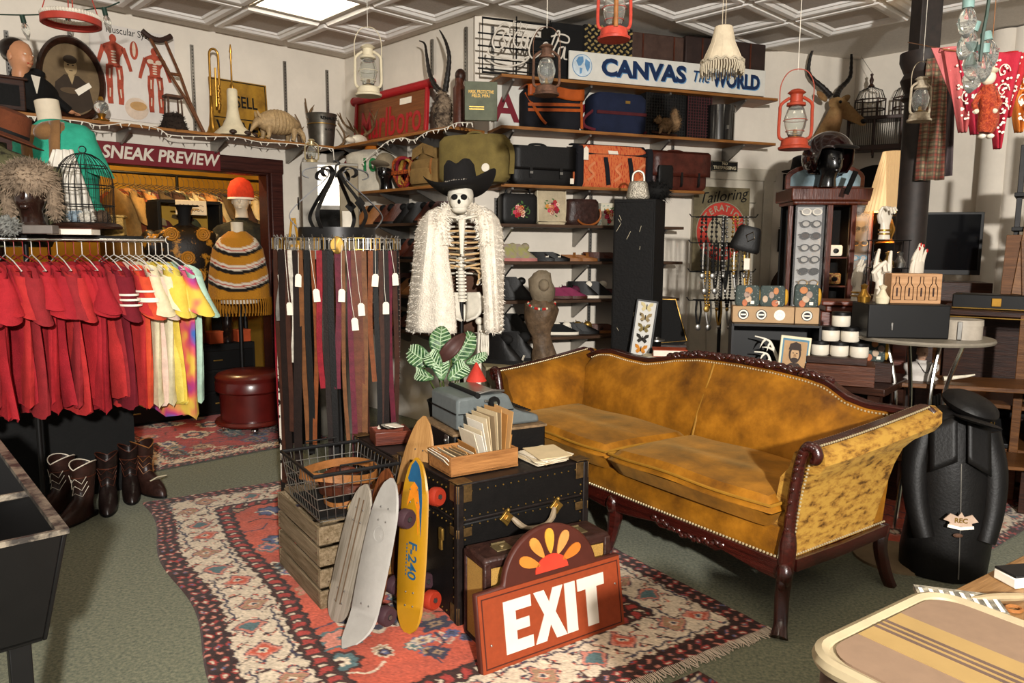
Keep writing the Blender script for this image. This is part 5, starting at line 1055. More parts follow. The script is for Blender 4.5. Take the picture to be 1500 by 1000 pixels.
b = MB(); b.tube(spline([P1-sd*1.9+V(0, 0, .035), P1-sd*.9+V(0, 0, .0), P1+V(0, 0, -.012), P1+sd*.9+V(0, 0, 0), P1+sd*1.9+V(0, 0, .035)], 5), .02, 8); b.build('arm_pad', mat('dark_pad', '#33211a', .6), t)
l, rz, w, h = put(232, 278, 140, 184, off=.2); t = thing('mini_stand', 'tiny dark three legged stand beside the crutch', 'stand', l, rz); b = MB(); b.box((.0, 0, h*.96), (w*.55, .1, .02)); b.build('top', M_RUST, t, bevel=.004)
for s, q in ((-1, -1), (1, -1), (-1, 1), (1, 1)): b = MB(); b.cyl((s*w*.24, q*.04, .0), (s*w*.2, q*.035, h*.95), .006, n=8); b.build('leg', M_RUST, t)
l, rz, w, h = put(233, 278, 166, 186, off=.27); b = MB(); R = []
for r, z in ((.001, h), (w*.28, h*.95), (w*.33, h*.6), (w*.4, h*.2), (w*.5, h*.06), (w*.49, 0), (.001, .0)): R.append([(r*math.cos(a)*(1+.08*math.sin(3*a)), r*.7*math.sin(a), z+.004*math.sin(5*a)) for a in np.linspace(0, 2*math.pi, 24, endpoint=False)])
b.rings(R); o = b.build('cossack_cap', cloth('dark_fur', '#2a1f18', .3), None, l, rz); tag(o, 'dark brown fur cap lying on the shelf by the crutch', 'cap'); fur(o, 500, .02, _mats['dark_fur'], .004, (0, 0, -.1), 3)
l, rz, w, h = put(298, 322, 68, 172, off=.2); t = thing('trumpet', 'brass trombone slide and bell standing on end on the shelf', 'trumpet', l, rz)
b = MB(); b.lathe([(.065, 0), (.06, .005), (.035, .03), (.02, .08), (.013, .18), (.011, .3)], (0, 0, 0), 24, cap=False); b.build('bell', M_BRASS, t, solid=.002)
b = MB(); b.tube([(0, 0, .3), (0, 0, h-.06)]+[(.035-.035*math.cos(a), 0, h-.06+.045*math.sin(a)) for a in np.linspace(.3, math.pi-.3, 7)]+[(.07, 0, h-.06), (.07, 0, .25), (.06, 0, .2)], .009, 10); b.tube([(.035, -.02, .22), (.035, -.02, h-.16)], .008, 8); b.build('tubing', M_BRASS, t)
for k in range(3): b = MB(); b.cyl((.05, -.03, .24+.05*k), (.05, -.03, .28+.05*k), .016, n=12); b.cyl((.05, -.045, .26+.05*k), (.05, -.07, .26+.05*k), .006, n=8); b.build('valve', M_BRASS, t)
l, rz, w, h = put(312, 372, 66, 190, off=.26); t = thing('hoof_lamp', 'cream elephant foot style lamp base with a tall brass stem', 'lamp', l, rz)
b = MB(); b.lathe([(0, 0), (w*.5, 0), (w*.42, h*.04), (w*.25, h*.11), (w*.16, h*.2), (w*.125, h*.3), (w*.12, h*.5), (w*.1, h*.52), (0, h*.52)], n=20); b.build('base', M_CREAM, t); b = MB(); b.lathe([(0, h*.5), (.02, h*.5), (.016, h*.56), (.007, h*.58), (.006, h*.9), (.012, h*.92), (.004, h), (0, h)], n=12); b.build('stem', M_BRASS, t)
for k in range(4): b = MB(); a = -.6+k*.75-.9; b.sph((w*.46*math.cos(a-.5), w*.46*math.sin(a-.5), .016), (.03, .026, .02), 10, 7); b.build('toe', mat('dark_hoof', '#33241c', .5), t)
l, rz, w, h = put(312, 395, 118, 182, off=.06); t = thing('valve_sign', 'worn yellow metal sign reading SELL VALVES', 'sign', l, rz, tilt=(-.08, 0))
b = MB(); b.box((0, 0, h/2), (w, .012, h)); b.build('plate', mat('worn_yellow_sign', '#9c7322', .5, 0, 0, 5, .1, 60, '#5a3d12', lo=.3, hi=.6), t, bevel=.003)
b = MB(); 
for z in (.012, h-.012, h*.36): b.box((0, -.0075, z), (w-.03, .002, .008))
for x in (-w/2+.016, w/2-.016): b.box((x, -.0075, h/2), (.006, .002, h-.02))
b.build('border', M_BLKMAT, t); text('SELL', h*.27, M_BLKMAT, t, (w*.12, -.0075, h*.64), bold=.002, ext=.001, width=w*.38); text('VALVES', h*.36, M_BLKMAT, t, (0, -.0075, h*.17), bold=.003, ext=.001, width=w*.84)
l, rz, w, h = put(367, 446, 158, 200, off=.24); t = thing('armadillo', 'taxidermy armadillo walking along the wooden shelf', 'armadillo', l, rz)
M_ARM = mat('armadillo_shell', '#a58a63', .55, 0, .2, 40, .5, 90); b = MB(); R = []; n = 34
for i in range(n+1):
 s = i/n; x = -w*.33+w*.72*s; rr = h*.43*math.sin(math.pi*(s*.86+.09))**.6; band = 1+.03*math.sin(s*n*2.1)*(.25 < s < .75)
 R.append([(x, rr*.75*band*math.cos(a), h*.52+rr*band*math.sin(a)*(1 if math.sin(a) > 0 else .75)) for a in np.linspace(0, 2*math.pi, 18, endpoint=False)])
b.rings(R); b.build('shell', M_ARM, t, smooth=25)
b = MB(); b.tube(spline([(-w*.28, -.0, h*.5), (-w*.36, -.01, h*.5), (-w*.44, -.015, h*.36), (-w*.5, -.02, h*.2)], 5), [.045, .045, .043, .042, .04, .038, .034, .03, .026, .022, .02, .017, .014, .012, .01, .008][:16], 10); b.build('head', M_ARM, t)
for s in (-1, 1): b = MB(); b.sph((-w*.35, s*.03, h*.72), (.012, .008, .035), 8, 6, rot=(s*.3, -.4, 0)); b.build('ear', M_ARM, t)
for x in (-.2, .26):
 for s in (-1, 1): b = MB(); b.tube([(w*x, s*.05, h*.4), (w*x-.005, s*.055, h*.12), (w*x-.02, s*.055, .012)], [.028, .016, .018], 8); b.build('leg', M_ARM, t)
b = MB(); b.tube(spline([(w*.36, 0, h*.45), (w*.46, -.01, h*.3), (w*.47, -.03, h*.1), (w*.44, -.06, .015)], 5), [.03-.0016*i for i in range(16)], 8); b.build('tail', M_ARM, t)
l, rz, w, h = put(452, 492, 168, 207, off=.22); t = thing('metal_bucket', 'dull metal champagne bucket lettered RENAULT on the shelf', 'bucket', l, rz)
b = MB(); b.lathe([(0, .004), (w*.36, 0), (w*.4, h*.3), (w*.46, h*.92), (w*.5, h), (w*.48, h), (w*.43, h*.9), (w*.35, .02), (0, .02)], n=28); b.build('bucket_body', mat('pewter', '#6a655c', .4, .8, var=.2), t); b = MB(); b.tube([(w*.455*math.cos(a), w*.455*math.sin(a), h*.68) for a in np.linspace(0, 2*math.pi, 30, endpoint=False)], .004, 6, True); b.build('rim_band', M_GOLD, t)
text('RENAULT', .035, M_BLKMAT, t, (0, -w*.46, h*.83), (math.pi/2-.1, 0, 0), .002, .0005, width=w*.6); text('& CO', .02, M_BLKMAT, t, (0, -w*.43, h*.5), (math.pi/2-.1, 0, 0), .002, width=w*.25)
M_ANT = mat('antler', '#6b5236', .6, 0, .3, 25, .4, 50)
def antler(t, pts, r0, tines=(), m_=M_ANT, name='antler'):
 P = spline(pts, 6); n = len(P); b = MB(); b.tube(P, [r0*(1-.75*i/n) for i in range(n)], 8)
 for i, d in tines: q = P[int(i*n)]; b.tube([q, q+V(*d)*.5+V(0, 0, .008), q+V(*d)], [r0*.7, r0*.5, r0*.1], 7)
 return b.build(name, m_, t)
def place_antler(label, pts, r0, tines, l, rz): t = thing('antler', label, 'antler', l, rz, 'antlers on the corner shelf'); antler(t, pts, r0, tines, name='beam')
place_antler('brown antler standing up out of the metal bucket', [(0, 0, .01), (-.06, .0, .12), (-.1, .02, .22), (-.13, 0, .34)], .018, ((.6, (.06, 0, .1)), (.35, (-.06, 0, .06))), V(*l)+V(-.02, 0, .05), rz)
place_antler('antler leaning against the right of the metal bucket', [(0, 0, 0), (.05, 0, .05), (.04, -.02, .12), (-.02, -.02, .2)], .016, ((.4, (.06, 0, .06)),), V(*l)+V(.14, .02, .0), rz)
place_antler('antler leaning between armadillo and bucket', [(0, 0, 0), (-.03, -.02, .08), (-.01, -.02, .16), (-.05, 0, .26)], .017, ((.4, (.05, 0, .07)),), V(*l)+V(-.17, -.05, .0), rz)
l, rz, w, h = put(505, 548, 150, 205, 'M', .18); sk2 = thing('antlered_skull', 'deer skull with branching antlers lying in the shelf corner', 'skull', l, rz+.3)
b = MB(); b.sph((0, 0, .05), (.05, .09, .045), 14, 9); b.sph((0, -.11, .035), (.025, .06, .025), 10, 7); b.build('cranium', M_BONE, sk2)
for s in (-1, 1): antler(sk2, [(s*.03, .03, .09), (s*.1, .05, .14), (s*.17, .0, .2), (s*.16, -.06, .28)], .016, ((.4, (s*.02, -.06, .1)), (.65, (s*.06, -.02, .09)), (.15, (0, -.06, .07))))
# red tobacco sign in the corner
l, rz, w, h = put(516, 632, 88, 205, 'M', .07); pS, _ = WALLS['M']
a_, b_ = onpl(522, 205, pS-V(*DA)*.07, rz), onpl(623, 185, pS-V(*DA)*.07, rz); w = (b_-a_).length; h = .42
t = thing('tobacco_sign', 'red framed scroll sign reading Marlboro on a brown field', 'sign', V((a_.x+b_.x)/2, (a_.y+b_.y)/2, ZS+.001), rz, tilt=(-.06, 0))
M_SRED = mat('sign_red', '#a11d22', .4, var=.08); b = MB(); b.box((0, .01, h/2), (w, .02, h)); b.build('field', wood('sign_brown_field', '#7d4a26', '#64381b', .5), t)
b = MB(); b.box((0, -.004, .03), (w+.05, .03, .06)); 
for s in (-1, 1): b.box((s*(w/2+.008), -.004, h/2), (.03, .03, h))
b.build('frame', M_SRED, t, bevel=.004); b = MB(); b.cyl((-w/2-.05, 0, h), (w/2+.05, 0, h), .035, n=20); b.build('scroll_roller', M_SRED, t)
for s in (-1, 1): b = MB(); b.lathe([(0, -.012), (.04, -.012), (.04, .012), (0, .012)], (s*(w/2+.055), 0, h), 20, axis='x'); b.build('roller_end', M_SRED, t, bevel=.004)
text('Marlboro', .17, M_SRED, t, (0, -.003, h*.42), ext=.002, bold=.001, width=w*.86).scale.y = 2.0
b = MB(); b.box((w*.22, -.004, h*.78), (.16, .002, .05)); b.build('price_card', M_PAPER, t)
l, rz, w, h = put(633, 664, 60, 178, 'M', .17); t = thing('horn_trophy', 'pair of long black ringed antelope horns on a furry hide skull', 'horns', l, rz)
b = MB(); b.sph((0, 0, .15), (.06, .07, .15), 16, 12); hide = b.build('hide', mat('hide_fur', '#8a7762', .9, 0, 0, 12, .4, 80, '#2e241d', lo=.42, hi=.58), t); fur(hide, 1200, .02, _mats['hide_fur'], .003, (0, 0, -.6), 6)
def horn(t, pts, r0, name='horn'):
 P = spline(pts, 10); n = len(P); b = MB(); b.tube(P, [r0*(1-.85*i/n)*(1+.10*math.sin(i*1.9)*(i < n*.75)) for i in range(n)], 10); b.build(name, M_HORN, t)
horn(t, [(-.02, 0, .29), (-.1, 0, .36), (-.16, 0, .46), (-.19, .0, .58), (-.24, .02, .68), (-.32, .03, .72)], .024); horn(t, [(.03, 0, .29), (.06, 0, .4), (.08, 0, .52), (.05, .0, .62), (-.02, .02, .70), (-.07, .03, .75)], .024)
l, rz, w, h = put(664, 682, 115, 176, 'M', .2); t = thing('brown_flask', 'tall brown leather covered flask beside the horns', 'bottle', l, rz); b = MB(); b.lathe([(0, 0), (.045, 0), (.047, .01), (.045, h*.8), (.03, h*.88), (.03, h), (0, h)]); b.build('flask_body', M_BROWNLEA, t); b = MB(); b.sph((0, .01, h+.02), (.04, .04, .05), 12, 8); b.build('stopper', M_DKWOOD, t); b = MB(); b.tube(spline([(.04, 0, h*.85), (.08, -.02, h*.5), (.09, -.03, .05)], 5), .005, 6); b.build('strap', M_BROWNLEA, t)
l, rz, w, h = slot(683, 726, 120, 175, 'M', .30, ZS+.001); t = thing('field_manual', 'olive cloth covered manual about a field mask standing on the shelf', 'book', l, rz+.9)
b = MB(); b.box((0, 0, h/2), (.22, .03, h)); b.build('cover', mat('olive_board', '#5d6150', .7, var=.12), t, bevel=.003); text('MASK, PROTECTIVE', .03, M_GOLD, t, (0, -.016, h*.73), ext=.0005, width=.17); text('FIELD, M9A1', .03, M_GOLD, t, (0, -.016, h*.63), ext=.0005, width=.12); [MB().box((-.03, -.0155, h*z), (.1, .001, .008)).build('small_print', M_GOLD, t) for z in (.35, .29)]
# fairy lights and hanging lanterns
def cable(t, name, pts, r, m): return ribbon(t, name, pts, r, m, 5)
t = thing('fairy_lights', 'string of small white fairy lights along the shelf edges', 'string lights', (0, 0, 0))
px = [(0, 166), (40, 170), (60, 172), (120, 178), (145, 184), (190, 180), (230, 188), (250, 198), (300, 200), (345, 201), (380, 208), (420, 210), (460, 214), (487, 218)]
P = [slot(x, x+2, y-1, y, 'L', .36)[0] for x, y in px]; cable(t, 'wire', spline(P, 5), .0035, M_WHITE)
pm = [(530, 238), (560, 212), (572, 205), (590, 202), (605, 205), (625, 193), (650, 188), (668, 180), (690, 180)]
P2 = [slot(x, x+2, y-1, y, 'M', .34)[0] for x, y in pm]; cable(t, 'wire', spline([slot(487, 489, 217, 218, 'L', .36)[0], slot(489, 491, 240, 241, 'L', .37)[0]], 4), .0035, M_WHITE); cable(t, 'wire', spline(P2, 5), .0035, M_WHITE)
bb2 = MB(); bb2.lathe([(0, .0), (.005, 0), (.005, -.014), (.003, -.016), (.003, -.028), (0, -.032)], n=8); bm = bb2.mesh('bulb', M_WHITE)
for i, q in enumerate(spline(P, 3)+spline(P2, 3)): o = bpy.data.objects.new('bulb', bm); COL.objects.link(o); o.parent = t; o.location = q; o.rotation_euler = (.5*math.sin(i*2), .6*math.sin(i*3.1), 0)
def lantern(label, l, rz, s, m_, glass='chimney', bail=True, hang=None, lens=None, name='kerosene_lantern', cage=True):
 """hurricane lantern: tank, side tubes, globe, hood, bail; local height about .36"""
 t = thing(name, label, 'lantern', l, rz, scale=s); b = MB(); b.lathe([(0, 0), (.085, 0), (.088, .012), (.075, .02), (.07, .055), (.05, .065), (0, .068)], n=28); b.build('tank', m_, t)
 b = MB(); b.lathe([(.035, .07), (.04, .085), (.055, .13), (.06, .17), (.045, .22), (.036, .235)], n=24, cap=False); b.build('globe', M_GLASS, t, solid=.002)
 b = MB(); b.lathe([(0, .065), (.03, .066), (.034, .08), (.014, .09), (.01, .11), (0, .11)], n=16); b.build('burner', M_BRASS, t)
 b = MB(); b.lathe([(0, .33), (.02, .33), (.032, .325), (.05, .31), (.034, .3), (.034, .26), (.05, .255), (.052, .24), (.03, .235), (0, .235)], n=24); b.build('hood', m_, t)
 for s_ in (-1, 1): b = MB(); b.tube(spline([(s_*.06, 0, .055), (s_*.085, 0, .08), (s_*.085, 0, .2), (s_*.08, 0, .25), (s_*.035, 0, .285)], 5), .009, 8); b.build('side_tube', m_, t)
 if cage:
  for z, r in ((.1, .05), (.16, .064)): b = MB(); b.tube([(r*math.cos(a), r*math.sin(a), z) for a in np.linspace(0, 2*math.pi, 24, endpoint=False)], .002, 5, True); b.build('guard_wire', m_, t)
 if bail: b = MB(); b.tube(spline([(-.088, 0, .25), (-.085, 0, .36), (-.04, 0, .43), (.04, 0, .43), (.085, 0, .36), (.088, 0, .25)], 6), .0028, 6); b.build('bail_handle', m_, t)
 if hang: b = MB(); b.cyl((0, 0, .43), (0, 0, hang/s), .002, n=6); b.build('hanging_wire', M_WHITE, t)
 return t
def hang_at(x, yb, Y): p = dp(x, yb, Y); return p
p = hang_at(540, 141, 5.0); lantern('cream railway lantern with wire cage hanging left of the red sign', p, 0, .98, M_CREAM, hang=ZC-p.z, name='railway_lantern')
l, rz, w, h = slot(438, 462, 218, 255, 'L', .3); 
p = dp(104, 28, 4.2); t = thing('ring_pendant', 'red and white woven ring hanging from cords at the top left', 'pendant', p, .2)
b = MB(); b.lathe([(.13, -.03), (.145, -.03), (.145, .0), (.13, .0)], n=40, cap=False); b.lathe([(.145, -.03), (.13, -.03)], n=40, cap=False); b.build('hoop', mat('pendant_red', '#a3392c', .6), t, solid=.004)
b = MB()
for k in range(60): a = 2*math.pi*k/60; b.sph((.138*math.cos(a), .138*math.sin(a), .012), (.011, .011, .014), 6, 5)
o = b.build('woven_rope', cloth('rope_white', '#cfc6b6'), t)
for k in range(4): a = 2*math.pi*k/4+.4; b = MB(); b.tube([(.137*math.cos(a), .137*math.sin(a), .01), (0, 0, ZC-p.z)], .003, 6); b.build('cord', _mats['pendant_red'], t)
t = thing('bulb_string', 'green corded string of clear pointed bulbs across the top left', 'string lights', (0, 0, 0)); P = [dp(x, y, 4.6) for x, y in ((-10, 21), (32, 22), (65, 21), (97, 19), (135, 13), (155, 11), (175, 3))]; cable(t, 'cord', spline(P, 6), .004, mat('green_cord', '#1d3328', .5))
for k, (x, y) in enumerate(((32, 22), (97, 18), (152, 11))):
 q = dp(x, y, 4.6); b = MB(); b.cyl((0, 0, 0), (0, 0, -.045), .014, n=12); s_ = b.build('socket', _mats['green_cord'], t, q, (.1, -.15, 0)); b = MB(); b.lathe([(.008, -.045), (.016, -.055), (.022, -.08), (.016, -.11), (.004, -.14), (0, -.142)], n=14); b.build('bulb', M_GLASS, s_)
# over-door sign
l, rz, w, h = slot(60, 322, 205, 246, 'L', .05); a_, b_ = onpl(134, 210, AB(0, 6.08), AA), onpl(322, 240, AB(0, 6.08), AA)
p, w, h = (a_+b_)/2, (b_-a_).length, .155; zb = onpl(322, 251, AB(0, 6.08), AA).z
t = thing('preview_sign', 'maroon sign lettered SNEAK PREVIEW over the doorway', 'sign', V(p.x, p.y, zb), AA)
b = MB(); b.box((0, 0, h/2), (w, .02, h)); b.build('board', mat('maroon_sign', '#6a1a22', .5, var=.06), t, bevel=.003); text('SNEAK PREVIEW', .125, M_EXITW, t, (.02, -.0105, h*.5), bold=.0035, shear=.18, ext=.001, width=w*.93)
# shelves of the back walls
def wallc(x, z=0): p = C0+DC*x; return V(p.x, p.y, z)
HS = {1: 2.70, 2: 2.345, 3: 1.935, 4: 1.65, 5: 1.375, 6: 1.085, 7: .805}
for k, (x1, m_) in {1: (2.47, M_SHELF), 2: (2.47, M_SHELF), 3: (1.80, M_SHELF), 4: (1.62, M_SHELFDK), 5: (1.62, M_SHELFDK), 6: (1.6, M_SHELFDK), 7: (1.55, M_SHELFDK)}.items():
 shelf('%s wooden shelf from the top on the back wall' % ['', 'first', 'second', 'third', 'fourth', 'fifth', 'sixth', 'seventh'][k], wallc(.08), CA, x1-.08, .32, HS[k], m_, brackets=(.1, .72, 1.4, 2.1)[:4 if x1 > 2 else 3], drop=.14)
for i, (x, y0, y1) in enumerate(((721, 38, 105), (868, 128, 470), (985, 205, 270), (1062, 205, 240))): standard('C', x, y0, y1, 'grey slotted upright on the back wall, %s from the left' % ['first', 'second', 'third', 'fourth'][i])
standard('C', 726, 290, 520, 'grey slotted upright behind the skeleton at the back wall')
pm2 = AB(3.75, 6.15-.62)
for z, nm in ((1.93, 'upper'), (1.66, 'second'), (1.38, 'third'), (1.10, 'fourth'), (.82, 'lowest')): shelf('%s shoe shelf behind the belt carousel' % nm, pm2, AA-math.pi/2, 1.28, .32, z, M_SHELF if z > 1.9 else M_SHELFDK, brackets=(.35, .85), drop=.12)
def P3(x0, x1, yt, yb, k, off=.17): return slot(x0, x1, yt, yb, 'C', off, HS[k]+.001)
def rbox(b, w, d, h, e=5, tx=1, n=28, sag=0, z0=0, x=0, y=0):
 """soft box: superellipse rings"""
 R = []
 for i in range(11):
  t = i/10; r = 1-(1-min(1, min(t, 1-t)/.14))**2*.14; kx = r*(1+(tx-1)*t)
  ring = []
  for k in range(n):
   a = 2*math.pi*k/n; c, s = math.cos(a), math.sin(a); ring.append((x+w/2*kx*math.copysign(abs(c)**(2/e), c), y+d/2*r*math.copysign(abs(s)**(2/e), s), z0+h*t-(sag*(1-(2*c*.5)**2)*t if sag else 0)))
  R.append(ring)
 b.rings(R); return b
def arch(t, name, w, z, hh, r, m_, y=0, n=6, x=0): b = MB(); b.tube(spline([(x-w/2, y, z), (x-w*.42, y, z+hh*.75), (x, y, z+hh), (x+w*.42, y, z+hh*.75), (x+w/2, y, z)], 6), r, n); return b.build(name, m_, t)
l, rz, w, h = P3(708, 832, 33, 104, 1, .22); t = thing('neon_sign', 'unlit white neon Coca-Cola script on a black wire frame', 'neon sign', l, rz)
b = MB(); b.tube([(-w/2, 0, .02), (w/2, 0, .02), (w/2, 0, h), (-w/2, 0, h)], .009, 6, True)
for z in (.12, .3, .52, .74): b.cyl((-w/2-.03, .012, h*z), (w/2, .012, h*z), .006, n=6)
for x in (-.1, .3): b.cyl((w*x, .02, 0), (w*x, .02, h+.04), .006, n=6)
b.build('frame', M_BLACK, t); b = MB(); b.box((w*.28, .04, h*.4), (w*.4, .05, h*.75)); b.build('transformer_board', M_BLKMAT, t)
TUBE = mat('neon_tube', '#cfc6b8', .2, var=.04, coat=.5)
def neon(pts): b = MB(); b.tube(spline([(-w/2+px*w, -.03, pz*h) for px, pz in pts], 6), .0065, 7); b.build('glass_tube', TUBE, t)
neon([(.3, .86), (.25, .92), (.17, .84), (.1, .6), (.13, .45), (.2, .48), (.25, .58)]); neon([(.25, .55), (.22, .7), (.26, .78), (.3, .68), (.26, .52), (.23, .56)]); neon([(.42, .76), (.37, .78), (.34, .62), (.38, .52), (.42, .56)]); neon([(.5, .76), (.45, .72), (.43, .58), (.47, .54), (.51, .76), (.5, .56), (.53, .52)])
neon([(.68, .9), (.64, .92), (.56, .72), (.52, .48), (.56, .36), (.63, .42), (.68, .52)]); neon([(.72, .5), (.69, .62), (.73, .66), (.76, .56), (.72, .46), (.7, .52)]); neon([(.76, .5), (.84, .85), (.88, .88), (.86, .72), (.8, .5), (.82, .42)]); neon([(.93, .62), (.88, .58), (.87, .44), (.91, .42), (.95, .62), (.94, .42), (.98, .4)])
neon([(.78, .78), (.9, .84), (.99, .8), (.98, .7), (.86, .72)]); neon([(.06, .46), (.06, .36), (.2, .32), (.38, .3), (.52, .38), (.45, .26), (.3, .18), (.16, .17), (.06, .24)]); text('Enjoy', .055, TUBE, t, (-w*.08, -.03, h*.93), ext=.003)
l, rz, w, h = P3(800, 848, 40, 108, 1, .14); t = thing('speaker_cabinet', 'black box behind the neon sign beside the woven grille', 'speaker', l, rz); b = MB(); b.box((0, 0, h/2), (w, .2, h)); b.build('case', M_BLKMAT, t, bevel=.005); b = MB(); b.box((0, -.102, h/2), (w*.8, .004, h*.8)); b.build('grille', M_BLACK, t)
l, rz, w, h = P3(848, 917, 44, 112, 1, .16); t = thing('woven_case', 'case covered in woven gold and black cane behind the white sign', 'case', l, rz); b = MB(); b.box((0, 0, h/2), (w, .18, h)); b.build('body', M_BLKMAT, t)
wv = MB(); n = 15
for i in range(n):
 for j in range(int(n*h/w)+1):
  if (i+j) % 2 == 0: wv.box((-w/2+(i+.5)*w/n, -.092, (j+.5)*w/n), (w/n*1.05, .006, w/n*.55), (0, .5 if i % 2 else -.5, 0))
o = wv.build('woven_cane', mat('gold_cane', '#9a8450', .5, .2, var=.3, sc=60), t); o['kind'] = 'stuff'
for x0, x1, y0, lb in ((918, 993, 54, 'dull brown flat case standing behind the letters of the white sign'), (996, 1112, 62, 'dark brown flat case at the right end of the top shelf')):
 l, rz, w, h = P3(x0, x1, y0, 120, 1, .14); t = thing('flat_case', lb, 'case', l, rz); b = MB(); b.box((0, 0, h/2), (w, .16, h)); b.build('body', mat('dull_brown_case' if x0 < 950 else 'dark_case', '#46332b' if x0 < 950 else '#2d201c', .6, var=.2), t, bevel=.01)
 for x in (-w*.3, w*.3): b = MB(); b.box((x, -.083, h/2), (.012, .006, h*.96)); b.build('strap', M_BROWNLEA, t)
l, rz, w, h = P3(833, 1120, 90, 122, 1, .33); a_, b_ = onpl(833, 95, C0-NC*.33, CA), onpl(1120, 120, C0-NC*.33, CA); w = (b_-a_).length; h = .20
t = thing('canvas_sign', 'white board lettered CANVAS The WORLD in navy with a blue globe', 'sign', V((a_.x+b_.x)/2, (a_.y+b_.y)/2, HS[1]+.001), CA)
b = MB(); b.box((0, 0, h/2), (w, .018, h)); b.build('board', mat('white_board', '#c9c6bd', .5, var=.04), t, bevel=.002); M_NAVY = mat('navy_paint', '#12274a', .5); M_LBL = mat('light_blue_paint', '#5b86ac', .5)
for dx, dz, m_, y_ in ((.008, -.006, M_LBL, -.0095), (0, 0, M_NAVY, -.011)):
 text('CANVAS', .165, m_, t, (-w*.14+dx, y_, h*.5+dz), bold=.007, ext=.0008, width=w*.42); text('The', .12, m_, t, (w*.145+dx, y_, h*.5+dz), shear=.3, ext=.0008, width=w*.085); text('WORLD', .15, m_, t, (w*.34+dx, y_, h*.47+dz), bold=.007, ext=.0008, width=w*.26)
b = MB(); b.prism(oval(-w*.44, h*.5, .078, .078), -.012, -.0095); b.build('globe', mat('globe_white', '#bcc6cc', .5), t)
b = MB(); b.tube([(p[0], -.0115, p[1]) for p in oval(-w*.44, h*.5, .078, .078, n=30)[:-1]], .0025, 5, True); b.build('globe_outline', M_LBL, t)
for pts in ([(-.05, .03), (-.03, .06), (.005, .065), (.01, .03), (-.01, .0), (-.03, -.005)], [(-.02, -.015), (.0, -.02), (-.005, -.055), (-.02, -.06)], [(.025, .05), (.06, .03), (.06, -.01), (.045, -.04), (.03, -.02), (.02, .01)]):
 b = MB(); b.prism([(-w*.44+x_, h*.5+z_) for x_, z_ in pts], -.0135, -.012); b.build('continent', M_LBL, t, smooth=0)
l, rz, w, h = P3(728, 946, 118, 188, 2, .05); t = thing('letter_board', 'white board with large maroon letters behind the bags', 'sign', l, rz); b = MB(); b.box((0, 0, h*.48), (w, .015, h*.95)); b.build('board', _mats['white_board'], t); M_MAR = mat('maroon_letter', '#6d1522', .5)
text('A', .3, M_MAR, t, (-w*.43, -.009, h*.40), bold=.008, ext=.002); 
for x in (.11, .46): b = MB(); b.lathe([(.05, 0), (.1, 0), (.1, .004), (.05, .004)], (x*w, -.008, h*.36), 26, axis='y', cap=False); b.build('letter', M_MAR, t, solid=.002)
def strap(t, pts, wd, m_, up=(0, -1, 0), th=.005, name='strap'): b = MB(); b.tube(spline(pts, 6), 1, flat=(wd, th, up)); return b.build(name, m_, t)
M_ORL = mat('orange_leather', '#a04a18', .4, var=.15, bump=.1); M_BKN = cloth('black_nylon', '#15151a', .12); M_NVN = cloth('navy_nylon', '#161d33', .15)
l, rz, w, h = P3(765, 847, 128, 188, 2); t = thing('overnight_bag', 'black canvas bag with orange leather flap and piping', 'bag', l, rz); b = MB(); rbox(b, w, .2, h*.95); b.build('body', M_BKN, t); b = MB(); b.grid(lambda u, v: (w*(u-.5)*.99, -.11-.01*math.sin(u*3.14)+.19*max(0, v-.7)/.3*1.0, h*(.70+.27*min(1, v/.7))+.012*math.sin(u*6)), 14, 8); b.build('flap', M_ORL, t, solid=.008)
for z in (.4, .52): strap(t, [(-w*.48, -.1, h*z), (0, -.115, h*(z+.03)), (w*.48, -.1, h*(z+.07))], .022, M_ORL)
strap(t, [(-w*.49, -.06, h*.8), (-w*.3, -.13, h*.25), (-w*.2, -.14, .03)], .02, M_ORL); strap(t, [(w*.49, -.06, h*.8), (w*.46, -.1, h*.5), (w*.49, -.08, .02)], .02, M_ORL)
l, rz, w, h = P3(862, 940, 140, 193, 2); t = thing('navy_bag', 'navy nylon holdall with a maroon stripe on the second shelf', 'bag', l, rz); b = MB(); rbox(b, w, .22, h); b.build('body', M_NVN, t); b = MB(); b.box((0, -.108, h*.5), (w*.92, .012, .025)); b.build('stripe', cloth('maroon_web', '#4a1a1e'), t, bevel=.003); b = MB(); b.box((w*.1, -.106, h*.78), (.04, .01, .02)); b.build('label', M_GOLD, t)
for s in (-1, 1): b = MB(); b.tube(spline([(s*w*.48, -.06, h*.55), (s*w*.62, -.04, h*.35), (s*w*.6, -.04, .05), (s*w*.45, -.08, .02)], 6), .012, 8); b.build('handle', cloth('maroon_web2', '#541a22'), t)
def crate(x0, x1, yt, yb, label, k, m_, off=.14):
 l, rz, w, h = P3(x0, x1, yt, yb, k, off); t = thing('woven_crate', label, 'crate', l, rz); b = MB(); b.box((0, 0, h/2), (w, .2, h)); b.build('body', M_BLKMAT, t, bevel=.006); q = MB(); n = max(4, int(w/.022))
 for i in range(n+1): q.box((-w/2+w*i/n, -.104, h/2), (.006, .006, h*.98))
 for j in range(int(h/.022)): q.box((0, -.104, j*.022+.01), (w, .005, .006))
 o = q.build('lattice', m_, t); o['kind'] = 'stuff'; return t
crate(936, 992, 128, 196, 'black woven lattice basket behind the stuffed squirrel', 2, M_IRON); crate(996, 1030, 138, 200, 'dark red lattice box left of the black drum', 2, mat('dark_red_lattice', '#3d1a1c', .6))
l, rz, w, h = P3(952, 990, 160, 197, 2, .26); t = thing('squirrel', 'stuffed brown squirrel on a branch on the second shelf', 'squirrel', l, rz); M_SQ = mat('squirrel_fur', '#7d6245', .95, 0, .25, 30, .5, 90)
